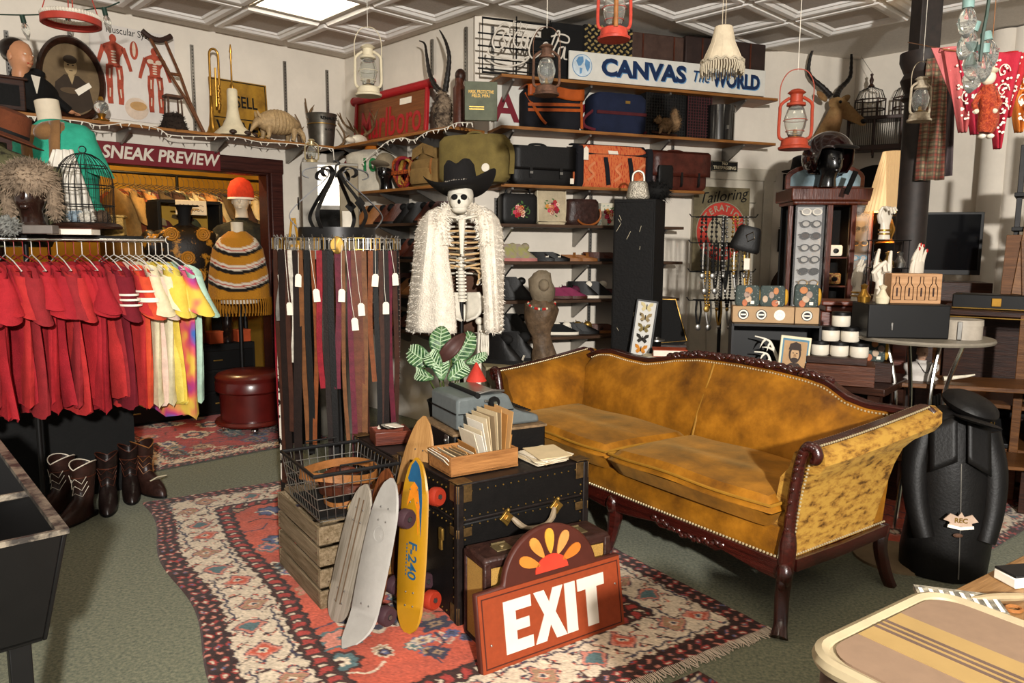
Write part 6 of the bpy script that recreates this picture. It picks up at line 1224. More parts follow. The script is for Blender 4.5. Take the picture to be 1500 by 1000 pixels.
b = MB(); b.sph((.02, 0, .09), (.06, .045, .055), 14, 10, rot=(0, -.4, 0)); b.sph((-.05, -.01, .12), (.032, .026, .028), 12, 8); b.sph((-.078, -.015, .115), (.016, .014, .013), 8, 6); body = b.build('body', M_SQ, t); fur(body, 700, .012, M_SQ, .002, (.3, 0, -.3), 12)
for s in (-1, 1): b = MB(); b.sph((-.045, s*.016, .15), (.008, .006, .014), 8, 6); b.build('ear', M_SQ, t)
b = MB(); b.tube(spline([(.07, 0, .06), (.11, 0, .1), (.1, 0, .17), (.11, 0, .22)], 5), [.025, .03, .034, .036, .038, .038, .038, .036, .034, .032, .03, .026, .022, .018, .012, .006][:16], 9); tl = b.build('tail', M_SQ, t); fur(tl, 500, .022, M_SQ, .002, (0, 0, .3), 13)
for x in (-.03, .05): b = MB(); b.tube([(x, -.02, .06), (x-.01, -.025, .03), (x-.02, -.03, .022)], [.016, .01, .008], 7); b.build('leg', M_SQ, t)
b = MB(); b.tube([(-.1, 0, .035), (0, -.01, .018), (.12, 0, .012)], [.01, .013, .014], 8); b.build('branch', M_DKWOOD, t)
l, rz, w, h = P3(1030, 1071, 157, 202, 2, .2); t = thing('black_drum', 'glossy black cylindrical tin at the right end of the second shelf', 'tin', l, rz); b = MB(); b.lathe([(0, 0), (w/2, 0), (w/2, h*.86), (0, h*.86)], n=36); b.build('body', mat('black_gloss', '#0d0c0c', .12, coat=.5), t); b = MB(); b.lathe([(w/2*1.03, h*.82), (w/2*1.03, h), (0, h)], n=36); b.build('lid', _mats['black_gloss'], t); b = MB(); b.box((0, -w/2-.004, h*.35), (.02, .008, .03)); b.build('latch', M_STEEL, t)
l, rz, w, h = P3(746, 836, 212, 268, 3); t = thing('satchel', 'black leather satchel with top handle and two straps', 'bag', l, rz); b = MB(); rbox(b, w, .16, h*.9, 7); b.build('body', M_BLKLEA, t); b = MB(); b.grid(lambda u, v: (w*(u-.5)*1.0, .08-.17*min(1, v/.3)-.004, h*.9-h*.55*max(0, v-.3)/.7+.006), 8, 10); b.build('flap', M_BLKLEA, t, solid=.008); arch(t, 'handle', w*.3, h*.88, h*.13, .009, M_BLKLEA, x=-w*.05)
for x in (-w*.22, w*.26): strap(t, [(x, -.095, h*.5), (x, -.1, h*.3), (x, -.098, h*.18)], .022, M_BLKLEA); b = MB(); b.box((x, -.103, h*.3), (.024, .006, .018)); b.build('buckle', M_STEEL, t)
strap(t, [(-w*.5, 0, h*.8), (-w*.57, -.02, h*.4), (-w*.52, -.02, .03)], .025, M_BLKLEA, (1, 0, 0)); b = MB(); b.box((w*.42, -.12, h*.12), (.03, .003, .04)); b.build('price_tag', M_TAG, t)
l, rz, w, h = P3(834, 943, 213, 272, 3); t = thing('duffel_bag', 'red patterned duffel bag with black straps and top', 'bag', l, rz)
M_KIL = mat('red_ikat', '#a8321f', .9, 0, 0, 26, .3, 150, '#c2683c', stretch=(4, 1, 1), lo=.5, hi=.6); b = MB(); rbox(b, w, .24, h*.95, 4); b.build('body', M_KIL, t); b = MB(); b.grid(lambda u, v: (w*(u-.5)*.96, -.118+.16*v-.0, h*(.74+.25*min(1, v*1.6))), 10, 6); b.build('top_panel', M_BKN, t, solid=.01)
for x in (-.43, .49): b = MB(); rbox(b, w*.1, .245, h*.93, 5, x=x*w); b.build('end_panel', M_BKN, t)
for x in (-w*.12, w*.2): strap(t, [(x, -.10, h*.85), (x+.01, -.13, h*.5), (x+.03, -.128, .02)], .035, M_BKN)
MB().box((-w*.02, -.119, h*.82), (.08, .004, .05), (-.5, 0, 0)).build('woven_label', M_PAPER, t); b = MB(); b.prism([(-.02, -.05), (.02, -.05), (.02, .03), (0, .05), (-.02, .03)], -.002, .0); b.build('price_tag', M_TAG, t, (-w*.38, -.135, h*.75))
for k, x in enumerate((-.3, .05, .36)):
 b = MB(); b.tube(spline([(x*w-.03, -.125, h*.15), (x*w+.02, -.127, h*.28), (x*w-.02, -.127, h*.42), (x*w+.03, -.125, h*.56)], 5), 1, flat=(.018, .002, (0, -1, 0))); b.build('woven_motif', mat('ikat_pale', '#c77a50', .9), t)
l, rz, w, h = P3(946, 1029, 222, 274, 3); t = thing('leather_bag', 'reddish brown leather briefcase with front pocket on the third shelf', 'bag', l, rz); M_RBL = mat('red_brown_leather', '#481f16', .4, var=.25, bump=.2); b = MB(); rbox(b, w, .18, h*.95, 6); b.build('body', M_RBL, t); b = MB(); b.grid(lambda u, v: (w*(u-.5), .09-.19*min(1, v/.3)-.006, h*.95-h*.62*max(0, v-.3)/.7+.006), 6, 8); b.build('flap', M_RBL, t, solid=.008); arch(t, 'handle', w*.3, h*.93, h*.09, .009, M_RBL); b = MB(); rbox(b, w*.26, .05, h*.6, 5, x=-w*.3, y=-.11); b.build('pocket', M_BLKLEA, t)
for x in (-.0, w*.3): strap(t, [(x, -.108, h*.45), (x, -.11, h*.2), (x, -.1, .03)], .02, M_BLKLEA)
def flowers(t, w, h, y, n, seed, spread=.8):
 r = random.Random(seed); C_ = [mat('petal_%d' % i, c, .8) for i, c in enumerate(('#a3222c', '#c7455a', '#c9893c', '#d9b7a0', '#7c2033'))]; G = mat('petal_green', '#4a6a3a', .8)
 q = MB()
 for k in range(n*2): a = r.uniform(0, 6.28); d = r.uniform(.1, 1); q.sph((w*.36*spread*d*math.cos(a), y, h*.45+h*.34*spread*d*math.sin(a)), (.012, .003, .005), 6, 4, rot=(0, r.uniform(0, 3), 0))
 o = q.build('embroidered_leaves', G, t); o['kind'] = 'stuff'
 for i, m_ in enumerate(C_):
  q = MB()
  for k in range(n//4+1):
   a = r.uniform(0, 6.28); d = r.uniform(0, .85); cx_, cz_ = w*.34*spread*d*math.cos(a), h*.45+h*.3*spread*d*math.sin(a)
   for j in range(5): q.sph((cx_+.01*math.cos(j*1.257), y-.002, cz_+.01*math.sin(j*1.257)), (.008, .003, .008), 6, 4)
  o = q.build('embroidered_flowers', m_, t); o['kind'] = 'stuff'
l, rz, w, h = P3(732, 784, 284, 323, 4); t = thing('handbag', 'black frame handbag embroidered with red flowers', 'handbag', l, rz); b = MB(); rbox(b, w, .12, h, 8); b.build('body', M_BLKLEA, t); arch(t, 'handle', w*.7, h*.97, h*.24, .007, M_BLKLEA); flowers(t, w, h, -.062, 20, 3)
l, rz, w, h = P3(785, 829, 277, 323, 4); t = thing('handbag', 'cream flap bag embroidered with a bouquet of flowers', 'handbag', l, rz, tilt=(-.1, 0)); b = MB(); rbox(b, w, .06, h, 9); b.build('body', cloth('cream_canvas', '#b3a488'), t); b = MB(); b.tube([(-w*.47, -.03, .02), (w*.47, -.03, .02), (w*.47, -.03, h*.97), (-w*.47, -.03, h*.97)], .006, 6, True); b.build('piping', M_CREAM, t); flowers(t, w, h, -.033, 18, 8)
l, rz, w, h = P3(826, 876, 292, 325, 4); t = thing('handbag', 'brown croc handbag with a round tan handle', 'handbag', l, rz); b = MB(); rbox(b, w, .14, h, 3.2, .92); b.build('body', M_CROC, t); b = MB(); b.tube([(.02+w*.36*math.cos(a), -.09, h*.42+h*.42*math.sin(a)) for a in np.linspace(-2.6, .5, 16)], .008, 8); b.build('handle', mat('tan_handle', '#8d4e20', .4), t)
l, rz, w, h = P3(875, 903, 298, 325, 4); t = thing('floral_box', 'white box with red and teal floral print beside the black cabinet', 'box', l, rz); b = MB(); b.box((0, 0, h/2), (w, .12, h)); b.build('body', mat('floral_print', '#c4bda9', .6, 0, 0, 30, 0, 60, '#3d7a78', lo=.36, hi=.42), t, bevel=.004); flowers(t, w, h, -.061, 10, 21, 1.1)
def shoe(label, loc, rz, m_, L=.27, kind='sneaker', sole=M_PAPER, acc=None, group='shoes on the back shelves', tagd=False):
 """toe along local -y"""
 t = thing('shoe' if kind != 'boot' else 'ankle_boot', label, 'shoe', loc, rz, group); s = L/.27
 ol = lambda k: [(s*(.040+.008*(math.sin(a) < 0)*-math.sin(a))*math.cos(a)*k, s*.132*math.sin(a)*k) for a in np.linspace(0, 2*math.pi, 22, endpoint=False)]
 b = MB(); b.prism(ol(1.03), 0, .022*s, 'xy'); b.build('sole', sole, t)
 hh = {'sneaker': .085, 'high': .13, 'boot': .17, 'loafer': .07, 'sandal': .05}[kind]; R = []
 for f in (0, .25, .5, .75, 1):
  z = .022+f*(hh-.022); R.append([(x*(1-.16*f), min(y, y) if y > 0 else y*(1-.55*f**1.1)-0, (z if y > -.03 else .022+(z-.022)*(1-.45*min(1, -y/.13)))*1.0*s) for x, y in ol(1-.02*f)])
 b = MB(); b.rings(R, cap=(kind == 'sandal')); b.build('upper', m_, t, smooth=70)
 if kind in ('sneaker', 'high', 'boot'):
  b = MB()
  for k in range(4): b.tube([(-.022*s, (-.075+.016*k)*s, (.052+.014*k)*s), (0, (-.07+.016*k)*s, (.064+.014*k)*s), (.022*s, (-.075+.016*k)*s, (.052+.014*k)*s)], .0035, 5)
  b.build('laces', acc or M_WHITE, t); b = MB(); b.sph((0, -.04*s, hh*s*.82), (.024*s, .035*s, .03*s), 10, 7); b.build('tongue', acc or m_, t)
 elif acc: b = MB(); b.tube([(-.042*s, -.05*s, .03*s), (0, -.05*s, .065*s), (.042*s, -.05*s, .03*s)], 1, flat=(.022, .004, (0, 0, 1))); b.build('strap', acc, t)
 if tagd: b = MB(); b.box((0, 0, 0), (.03, .002, .05)); b.build('price_tag', M_TAG, t, (.03, -.14, .03), (.3, .2, 0))
 return t
def pair(x0, x1, yb, k, m_, what, kind='sneaker', sole=M_PAPER, acc=None, rz=CA+1.1, off=.14, tagd=False, L=.27, wall='C', z=None):
 for i, x in enumerate((x0*.72+x1*.28, x0*.28+x1*.72)):
  l = slot(x-2, x+2, yb-10, yb, wall, off+.03*i, HS[k]+.001 if z is None else z)[0]; shoe('%s, %s of the pair' % (what, 'left' if i == 0 else 'right'), l, rz+.12*i, m_, L, kind, sole, acc, tagd=tagd and i == 1)
sn = mat('neon_sneaker', '#8e8b52', .8, 0, 0, 22, .1, 60, '#8a7a74'); PK = mat('pink_sole', '#b0706a', .7)
pair(731, 773, 380, 5, sn, 'grey and yellow high sneaker with pink sole', 'high', PK); pair(782, 820, 381, 5, M_BLKLEA, 'black and white slip-on on the fifth shelf', 'loafer', M_BLKLEA, M_PAPER); pair(820, 862, 381, 5, M_TANLEA, 'tan leather sandal on the fifth shelf', 'sandal', M_TANLEA, M_TANLEA); pair(866, 906, 382, 5, M_BROWNLEA, 'dark brown woven loafer beside the black cabinet', 'loafer', M_BLKLEA, M_BROWNLEA)
pair(730, 766, 436, 6, M_BLKLEA, 'black ankle boot on the sixth shelf', 'boot', M_BLKLEA, M_BLKLEA); pair(808, 846, 436, 6, mat('magenta_suede', '#7d2d4c', .9, var=.12), 'magenta suede shoe on the sixth shelf', 'sneaker', M_BROWNLEA, mat('dark_pink', '#541d34', .8)); pair(842, 888, 437, 6, M_BLKLEA, 'black and white laced high top sneaker', 'high', M_PAPER, M_PAPER, tagd=True); pair(880, 910, 437, 6, mat('dark_red_shoe', '#4a1a1a', .5), 'dark red shoe partly behind the cabinet', 'loafer')
pair(728, 768, 492, 7, M_BLKLEA, 'black tall boot on the seventh shelf', 'boot', M_BLKLEA, M_BLKLEA, tagd=True); pair(798, 832, 491, 7, M_BLKMAT, 'black canvas sneaker with white sole', 'sneaker', M_PAPER, M_PAPER); pair(830, 862, 491, 7, M_BLKLEA, 'black running shoe on the seventh shelf', 'sneaker', M_BLKLEA, M_GOLD); pair(860, 902, 491, 7, M_BROWNLEA, 'brown and black loafer on the seventh shelf', 'loafer', M_TANLEA, M_BLKLEA)
names = ['golden brown', 'dark brown', 'black', 'reddish brown']; ms = [M_TANLEA, M_BROWNLEA, M_BLKLEA, mat('oxblood', '#4d2113', .4, var=.2)]
for r_, (z, yb) in enumerate(((1.66, 325), (1.38, 385), (1.10, 440), (.82, 492))):
 for k in range(4):
  x = 545+k*30; m_ = ms[(r_+k) % 4]; kind = 'boot' if r_ == 0 or (r_+k) % 3 == 0 else 'high'
  pair(x-14, x+14, yb, 4, m_, '%s boot, %s shelf behind the belts, %s from left' % (names[(r_+k) % 4], ['top', 'second', 'third', 'bottom'][r_], ['first', 'second', 'third', 'fourth'][k]), kind, M_BLKLEA if m_ is not M_TANLEA else M_TANLEA, M_BLKMAT, rz=-1.7, wall='M', z=z+.001, off=.15, L=.26)
# upper shelf behind the skeleton: jersey, cap, rope, rucksacks
def PM(x0, x1, yt, yb, off=.17, z=1.931): return slot(x0, x1, yt, yb, 'M', off, z)
l, rz, w, h = PM(533, 562, 215, 280); t = thing('jersey', 'white football jersey with a green number 10 on a form', 'jersey', l, rz+.5); b = MB(); torso(b, w*1.7, .22, h, .05, .02); b.build('jersey_body', cloth('white_jersey', '#b9b2a2'), t); text('10', .15, mat('green_number', '#1f6b3a', .7), t, (.02, -.115, h*.56), bold=.004, ext=.003); b = MB(); b.lathe([(.06, 0), (.075, .0), (.06, .03), (.05, .03)], (0, 0, h*.93), 20, cap=False); b.build('neckband', mat('orange_band', '#b0651c', .7), t)
for s in (-1, 1): b = MB(); b.sph((s*w*.8, 0, h*.45), (.04, .06, .12), 10, 8); b.build('sleeve', mat('maroon_band', '#5a1a1e', .8), t)
l, rz, w, h = PM(548, 583, 222, 279, .26); t = thing('cap_head', 'glossy black display head wearing a tan cap', 'mannequin', l, rz+.6); b = MB(); head_mesh(b, (0, 0, 0), .9); b.build('bust', mat('black_gloss2', '#111010', .15, coat=.5), t)
t = thing('baseball_cap', 'tan baseball cap with dark peak on the black display head', 'cap', l+V(0, 0, .16), rz+.6); b = MB(); b.sph((0, .0, .05), (.085, .1, .085), 18, 10); b.build('crown', cloth('tan_cotton', '#7d715c'), t); b = MB(); b.sph((0, -.12, .035), (.075, .08, .012), 16, 6, rot=(-.25, 0, 0)); b.build('peak', _mats['tan_cotton'], t)
l, rz, w, h = PM(583, 613, 220, 272); t = thing('rope_bundle', 'bundle of orange and red woven climbing rope', 'rope', l, rz); cols_ = [mat('rope_or', '#b5531c', .8, 0, 0, 60, .4, 200, '#5a2412'), mat('rope_red', '#8a1f2e', .8, var=.3, sc=60), mat('rope_yel', '#b08a3a', .8, var=.3, sc=60)]
for k in range(9): a = k*.7; b = MB(); b.tube([(w*.42*math.cos(q_)*(1-.05*(k % 3)), -.06+.015*k+.02*math.sin(q_*2+k), h*.42+h*.38*math.sin(q_)*(1-.04*(k % 4))) for q_ in np.linspace(0, 2*math.pi, 24, endpoint=False)], .013, 7, True); b.build('coil', cols_[k % 3], t, rot=(0, .12*math.sin(a), .1*math.sin(a*2)))
b = MB(); b.box((0, -.07, h*.42), (w*.8, .03, .03)); b.build('tie', cols_[0], t)
M_KHA = cloth('khaki_canvas', '#7d6238', .15); M_OLV = cloth('olive_canvas', '#6f6034', .15)
l, rz, w, h = PM(613, 662, 210, 268); t = thing('rucksack', 'tan canvas rucksack with folded top flaps', 'rucksack', l, rz); b = MB(); rbox(b, w, .24, h*.62, 4); b.build('body', M_KHA, t); b = MB(); rbox(b, w*.8, .2, h*.3, 3, .5, z0=h*.58); b.build('hood', M_KHA, t); b = MB(); rbox(b, w*.6, .06, h*.35, 4, y=-.13, z0=h*.05); b.build('pocket', M_KHA, t); 
for s in (-1, 1): b = MB(); b.prism([(0, h*.98), (s*w*.3, h*.86), (s*w*.34, h*.62), (s*w*.05, h*.74)], -.12, -.112); b.build('flap', M_KHA, t); strap(t, [(s*w*.3, -.13, h*.6), (s*w*.32, -.15, h*.4), (s*w*.3, -.14, h*.25)], .02, M_TANLEA)
l, rz, w, h = PM(655, 735, 200, 266, .2); t = thing('canvas_pack', 'large olive canvas pack with a white badge behind the cowboy hat', 'rucksack', l, rz+.4); b = MB(); rbox(b, w*.9, .26, h, 2.6); b.build('body', M_OLV, t); strap(t, [(w*.2, -.05, h*.95), (w*.5, -.05, h*.75), (w*.52, -.05, .05)], .035, M_OLV, (0, -1, 0)); b = MB(); b.lathe([(0, 0), (.03, 0), (.028, .006), (0, .007)], axis='y', n=18); b.build('badge', M_PAPER, t, (w*.25, -.13, h*.28)); arch(t, 'handle', .12, h*.97, .04, .009, M_OLV)
p = dp(487, 400, 5.75); t = thing('steel_cabinet', 'grey steel locker with its door ajar behind the belt carousel', 'cabinet', V(p.x, p.y, 0), .30); zc = dp(487, 238, 5.75).z; wl = .42; M_LCK = mat('grey_locker', '#6d675c', .5, .2, var=.1)
b = MB(); b.box((0, .2, zc/2), (wl, .4, zc)); b.build('cabinet_body', M_LCK, t, bevel=.004); b = MB(); b.box((-wl*.02, -.004, zc-.17), (wl*.4, .006, .3)); b.build('mirror', mat('dull_mirror', '#a39a8a', .2, .3), t); b = MB(); b.box((wl*.32, -.01, zc-.5), (wl*.33, .02, .96)); b.build('door', mat('beige_locker_door', '#77694f', .5, var=.1), t, bevel=.004); b = MB(); b.box((-wl*.02, -.006, zc-.52), (wl*.4, .006, .34)); b.build('dark_opening', M_BLKMAT, t); b = MB(); b.box((wl*.3, -.024, zc-.42), (.09, .003, .12)); b.build('card', M_PAPER, t)
q = dp(450, 246, 5.75); lantern('small pale brass lantern standing on the steel cabinet', V(q.x, q.y+.14, zc+.001), .2, .58, mat('pale_brass', '#b9a880', .35, .6), bail=False, hang=None)
q = dp(430, 345, 5.5); t = thing('easel', 'small yellow wooden folding easel left of the belts', 'easel', V(q.x, q.y, 1.38), .2)
for s in (-1, 1): b = MB(); b.cyl((s*.05, 0, 0), (s*.008, .0, .30), .009, n=8); b.build('leg', mat('yellow_wood', '#b5852a', .5), t)
b = MB(); b.box((0, 0, .1), (.07, .01, .02)); b.build('crossbar', _mats['yellow_wood'], t); b = MB(); b.box((0, .1, -.69), (.3, .26, 1.38)); o = b.build('plinth', M_BLKMAT, None, V(q.x, q.y, 1.38), .2); tag(o, 'tall dark plinth under the yellow easel', 'plinth')
# hanging lamps in front of the back wall
p = hang_at(800, 140, 3.6); lantern('rusty brown hanging lantern in front of the top shelf', p, 0, .70, M_RUST, hang=ZC-p.z, cage=False)
p = hang_at(899, 59, 3.3); t = lantern('red based glass lantern hanging at the top centre', p, 0, .80, mat('worn_red_paint', '#a83a2b', .5, var=.15, sc=30), hang=None, bail=False)
b = MB(); b.cyl((0, -.07, .05), (0, -.07, .5), .012); b.build('stay', M_TANLEA, t)
p = hang_at(1163, 219, 4.15); t = lantern('orange red lantern hanging on a wire before the white door', p, -.35, .96, mat('orange_red_paint', '#9a3a24', .45, var=.15, sc=25), hang=ZC-p.z)
p = hang_at(1058, 96, 3.9); t = thing('macrame_lampshade', 'cream fringed cloth lampshade hanging from the ceiling', 'lampshade', p, 0, scale=.78); M_LIN2 = cloth('cream_linen', '#b9ab93', .1)
b = MB(); b.lathe([(.05, .24), (.055, .235), (.075, .14), (.115, .05), (.13, .01)], n=30, cap=False); b.build('shade', M_LIN2, t, solid=.004); b = MB()
for k in range(50): a = 2*math.pi*k/50; b.tube([(.13*math.cos(a), .13*math.sin(a), .012), (.137*math.cos(a+.03), .137*math.sin(a+.03), -.02), (.132*math.cos(a), .132*math.sin(a), -.045-.012*(k % 3))], .006, 5)
o = b.build('fringe', cloth('fringe_cream', '#a89d88'), t); o['kind'] = 'stuff'; b = MB(); b.tube([(.134*math.cos(a), .134*math.sin(a), .02+.008*math.sin(a*14)) for a in np.linspace(0, 2*math.pi, 84, endpoint=False)], .008, 5, True); b.build('braid', _mats['fringe_cream'], t)
for k in range(10): a = 2*math.pi*k/10; b = MB(); b.tube([(.052*math.cos(a), .052*math.sin(a), .236), (.076*math.cos(a), .076*math.sin(a), .14), (.116*math.cos(a), .116*math.sin(a), .05), (.131*math.cos(a), .131*math.sin(a), .01)], .003, 5); b.build('rib', M_LIN2, t)
b = MB(); b.cyl((.01, 0, .24), (.01, 0, (ZC-p.z)/.78), .002); b.cyl((-.01, 0, .24), (-.01, 0, (ZC-p.z)/.78), .002); b.build('cords', M_LIN2, t)
# white door, signs and hats on the back wall
def tc(x, y=400): return (onpl(x, y, C0, CA)-C0).dot(DC)
xr, xl = tc(1120), tc(1012); zt = onpl(1070, 250, C0, CA).z
M_DOOR = mat('door_white', '#bdb5a5', .55, var=.05)
d1 = thing('door_1', 'white panelled door in the back wall behind the tailoring sign', 'door', wallc(0), CA); d1['kind'] = 'structure'
b = MB(); b.box(((xl+xr)/2, -.01, zt/2), (xr-xl-.16, .04, zt-.1)); sl = b.build('slab', M_DOOR, d1, bevel=.004)
for zz, hh in ((.62, .7), (1.5, .75)):
 for sx in (-.2, .2): b = MB(); w_ = .30; q = (xl+xr)/2+sx*(xr-xl)*.75*.6; b.tube([(q-w_/2, -.034, zz-hh/2), (q+w_/2, -.034, zz-hh/2), (q+w_/2, -.034, zz+hh/2), (q-w_/2, -.034, zz+hh/2)], .012, 6, True); b.build('panel_moulding', M_DOOR, sl)
b = MB(); b.sph((xl+.14, -.08, 1.0), .028); b.cyl((xl+.14, -.03, 1.0), (xl+.14, -.08, 1.0), .012); b.build('knob', M_BRASS, d1)
b = MB(); b.box((xr-.03, -.02, zt/2), (.1, .05, zt)); b.box((xl+.03, -.02, zt/2), (.1, .05, zt)); b.box(((xl+xr)/2, -.02, zt-.03), (xr-xl+.08, .052, .1)); o = struct(b.build('trim_2', M_DOOR, None, bevel=.006)); o.location = wallc(0); o.rotation_euler = (0, 0, CA)
l, rz, w, h = slot(1013, 1094, 274, 396, 'C', .09); t = thing('tailoring_sign', 'worn olive sign for Tailoring Alterations Repairs with a red disc', 'sign', l, rz)
b = MB(); b.box((0, 0, h/2), (w, .012, h)); b.build('board', mat('olive_sign', '#6a6048', .6, 0, .2, 10), t, bevel=.003); M_SGR = mat('sign_disc_red', '#b23a30', .6, 0, .12, 14); M_SGC = mat('sign_disc_cream', '#9b917b', .6, var=.15)
cz = h*.47; R_ = w*.44; b = MB(); b.prism(oval(0, cz, R_, R_), -.0085, -.006); b.build('disc', M_SGR, t); b = MB(); b.prism(oval(0, cz, R_*.58, R_*.58), -.0095, -.0085); b.build('inner_disc', M_SGC, t); b = MB(); b.tube([(R_*1.02*math.cos(a), -.008, cz+R_*1.02*math.sin(a)) for a in np.linspace(0, 2*math.pi, 40, endpoint=False)], .004, 5, True); b.build('disc_edge', M_SGC, t)
text('Tailoring', .13, M_BLKMAT, t, (.0, -.0075, h*.89), (math.pi/2, -.12, 0), shear=.35, ext=.001, width=w*.86)
for word, a0, a1, sgn in (('ALTERATIONS', 172, 12, 1), ('REPAIRS', 215, 325, -1)):
 for k, ch in enumerate(word):
  a = math.radians(a0+(a1-a0)*k/(len(word)-1)); text(ch, R_*.3, M_SGC, t, (R_*.8*math.cos(a), -.0095, cz+R_*.8*math.sin(a)), (math.pi/2, (math.pi/2-a) if sgn > 0 else (-math.pi/2-a), 0), .001, .0015)
text('Fine Workmanship', .05, M_BLKMAT, t, (0, -.0075, h*.06), shear=.35, ext=.001, width=w*.7)
for a0 in (0, 1.2, 2.4): b = MB(); b.tube(spline([(R_*.3*math.cos(a0), -.01, cz-R_*.2), (R_*.25*math.sin(a0*2), -.01, cz+R_*.1), (R_*.3*math.cos(a0+2), -.01, cz+R_*.35)], 6), .004, 5); b.build('drawn_line', M_BLKMAT, t)
l, rz, w, h = slot(1042, 1080, 236, 251, 'C', .06); t = thing('trespass_sign', 'small black NO TRESPASSING sign over the white door', 'sign', l, rz); b = MB(); b.box((0, 0, h/2), (w, .008, h)); b.build('plate', M_BLACK, t); text('NO', h*.4, M_CREAM, t, (0, -.005, h*.74), bold=.001); text('TRESPASSING', h*.45, M_CREAM, t, (0, -.005, h*.33), bold=.001, width=w*.88); b = MB(); b.tube([(-w*.48, -.004, h*.05), (w*.48, -.004, h*.05), (w*.48, -.004, h*.95), (-w*.48, -.004, h*.95)], .0015, 4, True); b.build('border', M_CREAM, t)
def brk(x, y, lb):
 p = onpl(x, y, C0, CA); t = thing('hat_bracket', lb, 'bracket', p, CA, 'iron hat brackets'); b = MB(); b.box((0, -.01, 0), (.02, .02, .2)); b.box((0, -.12, .09), (.016, .24, .012)); b.tube(spline([(0, -.02, -.06), (0, -.08, -.03), (0, -.12, .04), (0, -.2, .085)], 5), .006, 6); b.tube([(0, -.04+.02*math.cos(a), -.02+.02*math.sin(a)) for a in np.linspace(0, 6, 14)], .004, 5); b.build('scroll', M_BLACK, t); return p
def felthat(lb, loc, rz, m_, tilt=(0, 0), sc=1):
 t = thing('felt_hat', lb, 'hat', loc, rz, tilt=tilt, scale=sc); b = MB(); R = []
 for r, z in ((.002, .12), (.05, .125), (.078, .11), (.086, .05), (.09, .01), (.12, .0), (.15, .006), (.152, .01), (.12, .006), (.09, .014)): R.append([(r*math.cos(a), r*1.15*math.sin(a), z-(.025*math.exp(-(r*math.cos(a)/.025)**2) if z > .1 else 0)) for a in np.linspace(0, 2*math.pi, 30, endpoint=False)])
 b.rings(R, cap=False); b.build('felt', m_, t); b = MB(); b.lathe([(.092, .012), (.09, .034), (.088, .034), (.089, .012)], n=30, sy=1.15, cap=False); b.build('band', M_BLKMAT, t); return t
p = brk(1148, 272, 'upper iron hat bracket right of the white door'); felthat('black felt hat on the upper wall bracket', p+V(.09, -.2, .1), .3, M_FELT, sc=1.1)
p = brk(1141, 352, 'middle iron hat bracket right of the white door'); felthat('grey felt hat on the middle wall bracket', p+V(.09, -.2, .1), .3, cloth('grey_felt', '#4b453f'))
p = brk(1136, 425, 'lower iron hat bracket right of the white door'); felthat('brown felt hat tilted on the lower wall bracket', p+V(.06, -.18, .08), .3, cloth('brown_felt', '#3a2b22'), tilt=(-1.1, .3), sc=1.1)
l, rz, w, h = slot(1188, 1250, 130, 215, 'C', .05); t = thing('antelope_head', 'mounted antelope head with ringed lyre horns on the wall', 'taxidermy', onpl(1192, 212, C0, CA), CA-.1, scale=.84)
M_ANTL = mat('antelope_coat', '#7a5836', .9, 0, .2, 8, .3, 150, '#8f7048'); b = MB()
P = spline([(0, 0, -.08), (.03, -.12, .02), (.06, -.2, .2), (.08, -.24, .34)], 5); b.tube(P, [.15-.0055*i for i in range(len(P))], 14); nk = b.build('neck', M_ANTL, t)
b = MB(); R = []
for s_, rx, rz_ in ((0, .05, .05), (.05, .075, .085), (.12, .078, .09), (.2, .062, .07), (.28, .045, .052), (.34, .04, .042), (.37, .025, .025)): R.append([(.06+s_*.55+rx*math.cos(a)*.85, -.2-s_*.6-rx*math.cos(a)*.4, .40-s_*.62+rz_*math.sin(a)) for a in np.linspace(0, 2*math.pi, 16, endpoint=False)])
b.rings(R); b.build('face', M_ANTL, t); b = MB(); b.sph((.262, -.42, .19), (.03, .03, .026), 10, 8); b.build('muzzle', M_BLKLEA, t)
for s in (-1, 1): b = MB(); b.sph((.115+s*.066, -.30+s*.025, .385), .016, 10, 8); b.build('eye', mat('dark_eye', '#0b0706', .1), t)
for s in (-1, 1): b = MB(); b.sph((.06+s*.16, -.2+s*.03, .45), (.085, .02, .035), 12, 8, rot=(0, -.5*s, .2)); b.build('ear', M_ANTL, t)
for s in (-1, 1): horn(t, [(.06+s*.03, -.2, .46), (.06+s*.1, -.16, .55), (.06+s*.24, -.12, .68), (.06+s*.25, -.12, .82), (.06+s*.23, -.14, .96), (.06+s*.26, -.16, 1.1)], .032)
# tall black cabinet and things around it
p = dp(930, 500, 5.05); zt2 = dp(930, 290, 5.05).z; t = thing('black_cabinet', 'tall scuffed black cabinet standing before the shoe shelves', 'cabinet', V(p.x, p.y+.12, 0), -.42); b = MB(); b.box((0, .12, zt2/2), (.29, .3, zt2)); b.build('body', mat('scuffed_black', '#100e0d', .7, 0, 0, 40, .3, 60, '#090808', lo=.5, hi=.75), t, bevel=.006); b = MB(); b.box((0, -.032, zt2/2), (.27, .012, zt2-.04)); b.build('door', _mats['scuffed_black'], t, bevel=.004)
q = MB()
for k in range(9): x, z = rnd.uniform(-.12, .12), rnd.uniform(.7, zt2-.05); q.box((x, -.039, z), (.002, .001, rnd.uniform(.02, .07)), (0, rnd.uniform(-.6, .6), 0))
o = q.build('scratches', M_CREAM, t); o['kind'] = 'stuff'
p = dp(940, 283, 5.05); t = thing('silver_purse', 'silver beaded purse with a loop handle on the black cabinet', 'purse', V(p.x, p.y+.15, zt2+.002), -.2); b = MB(); rbox(b, .17, .1, .12, 3, .7); b.build('body', mat('silver_beads', '#a39b8c', .35, .6, var=.3, sc=90, bump=.6, bsc=120), t); arch(t, 'handle', .08, .11, .08, .008, mat('silver_strap', '#b0a898', .3, .6))
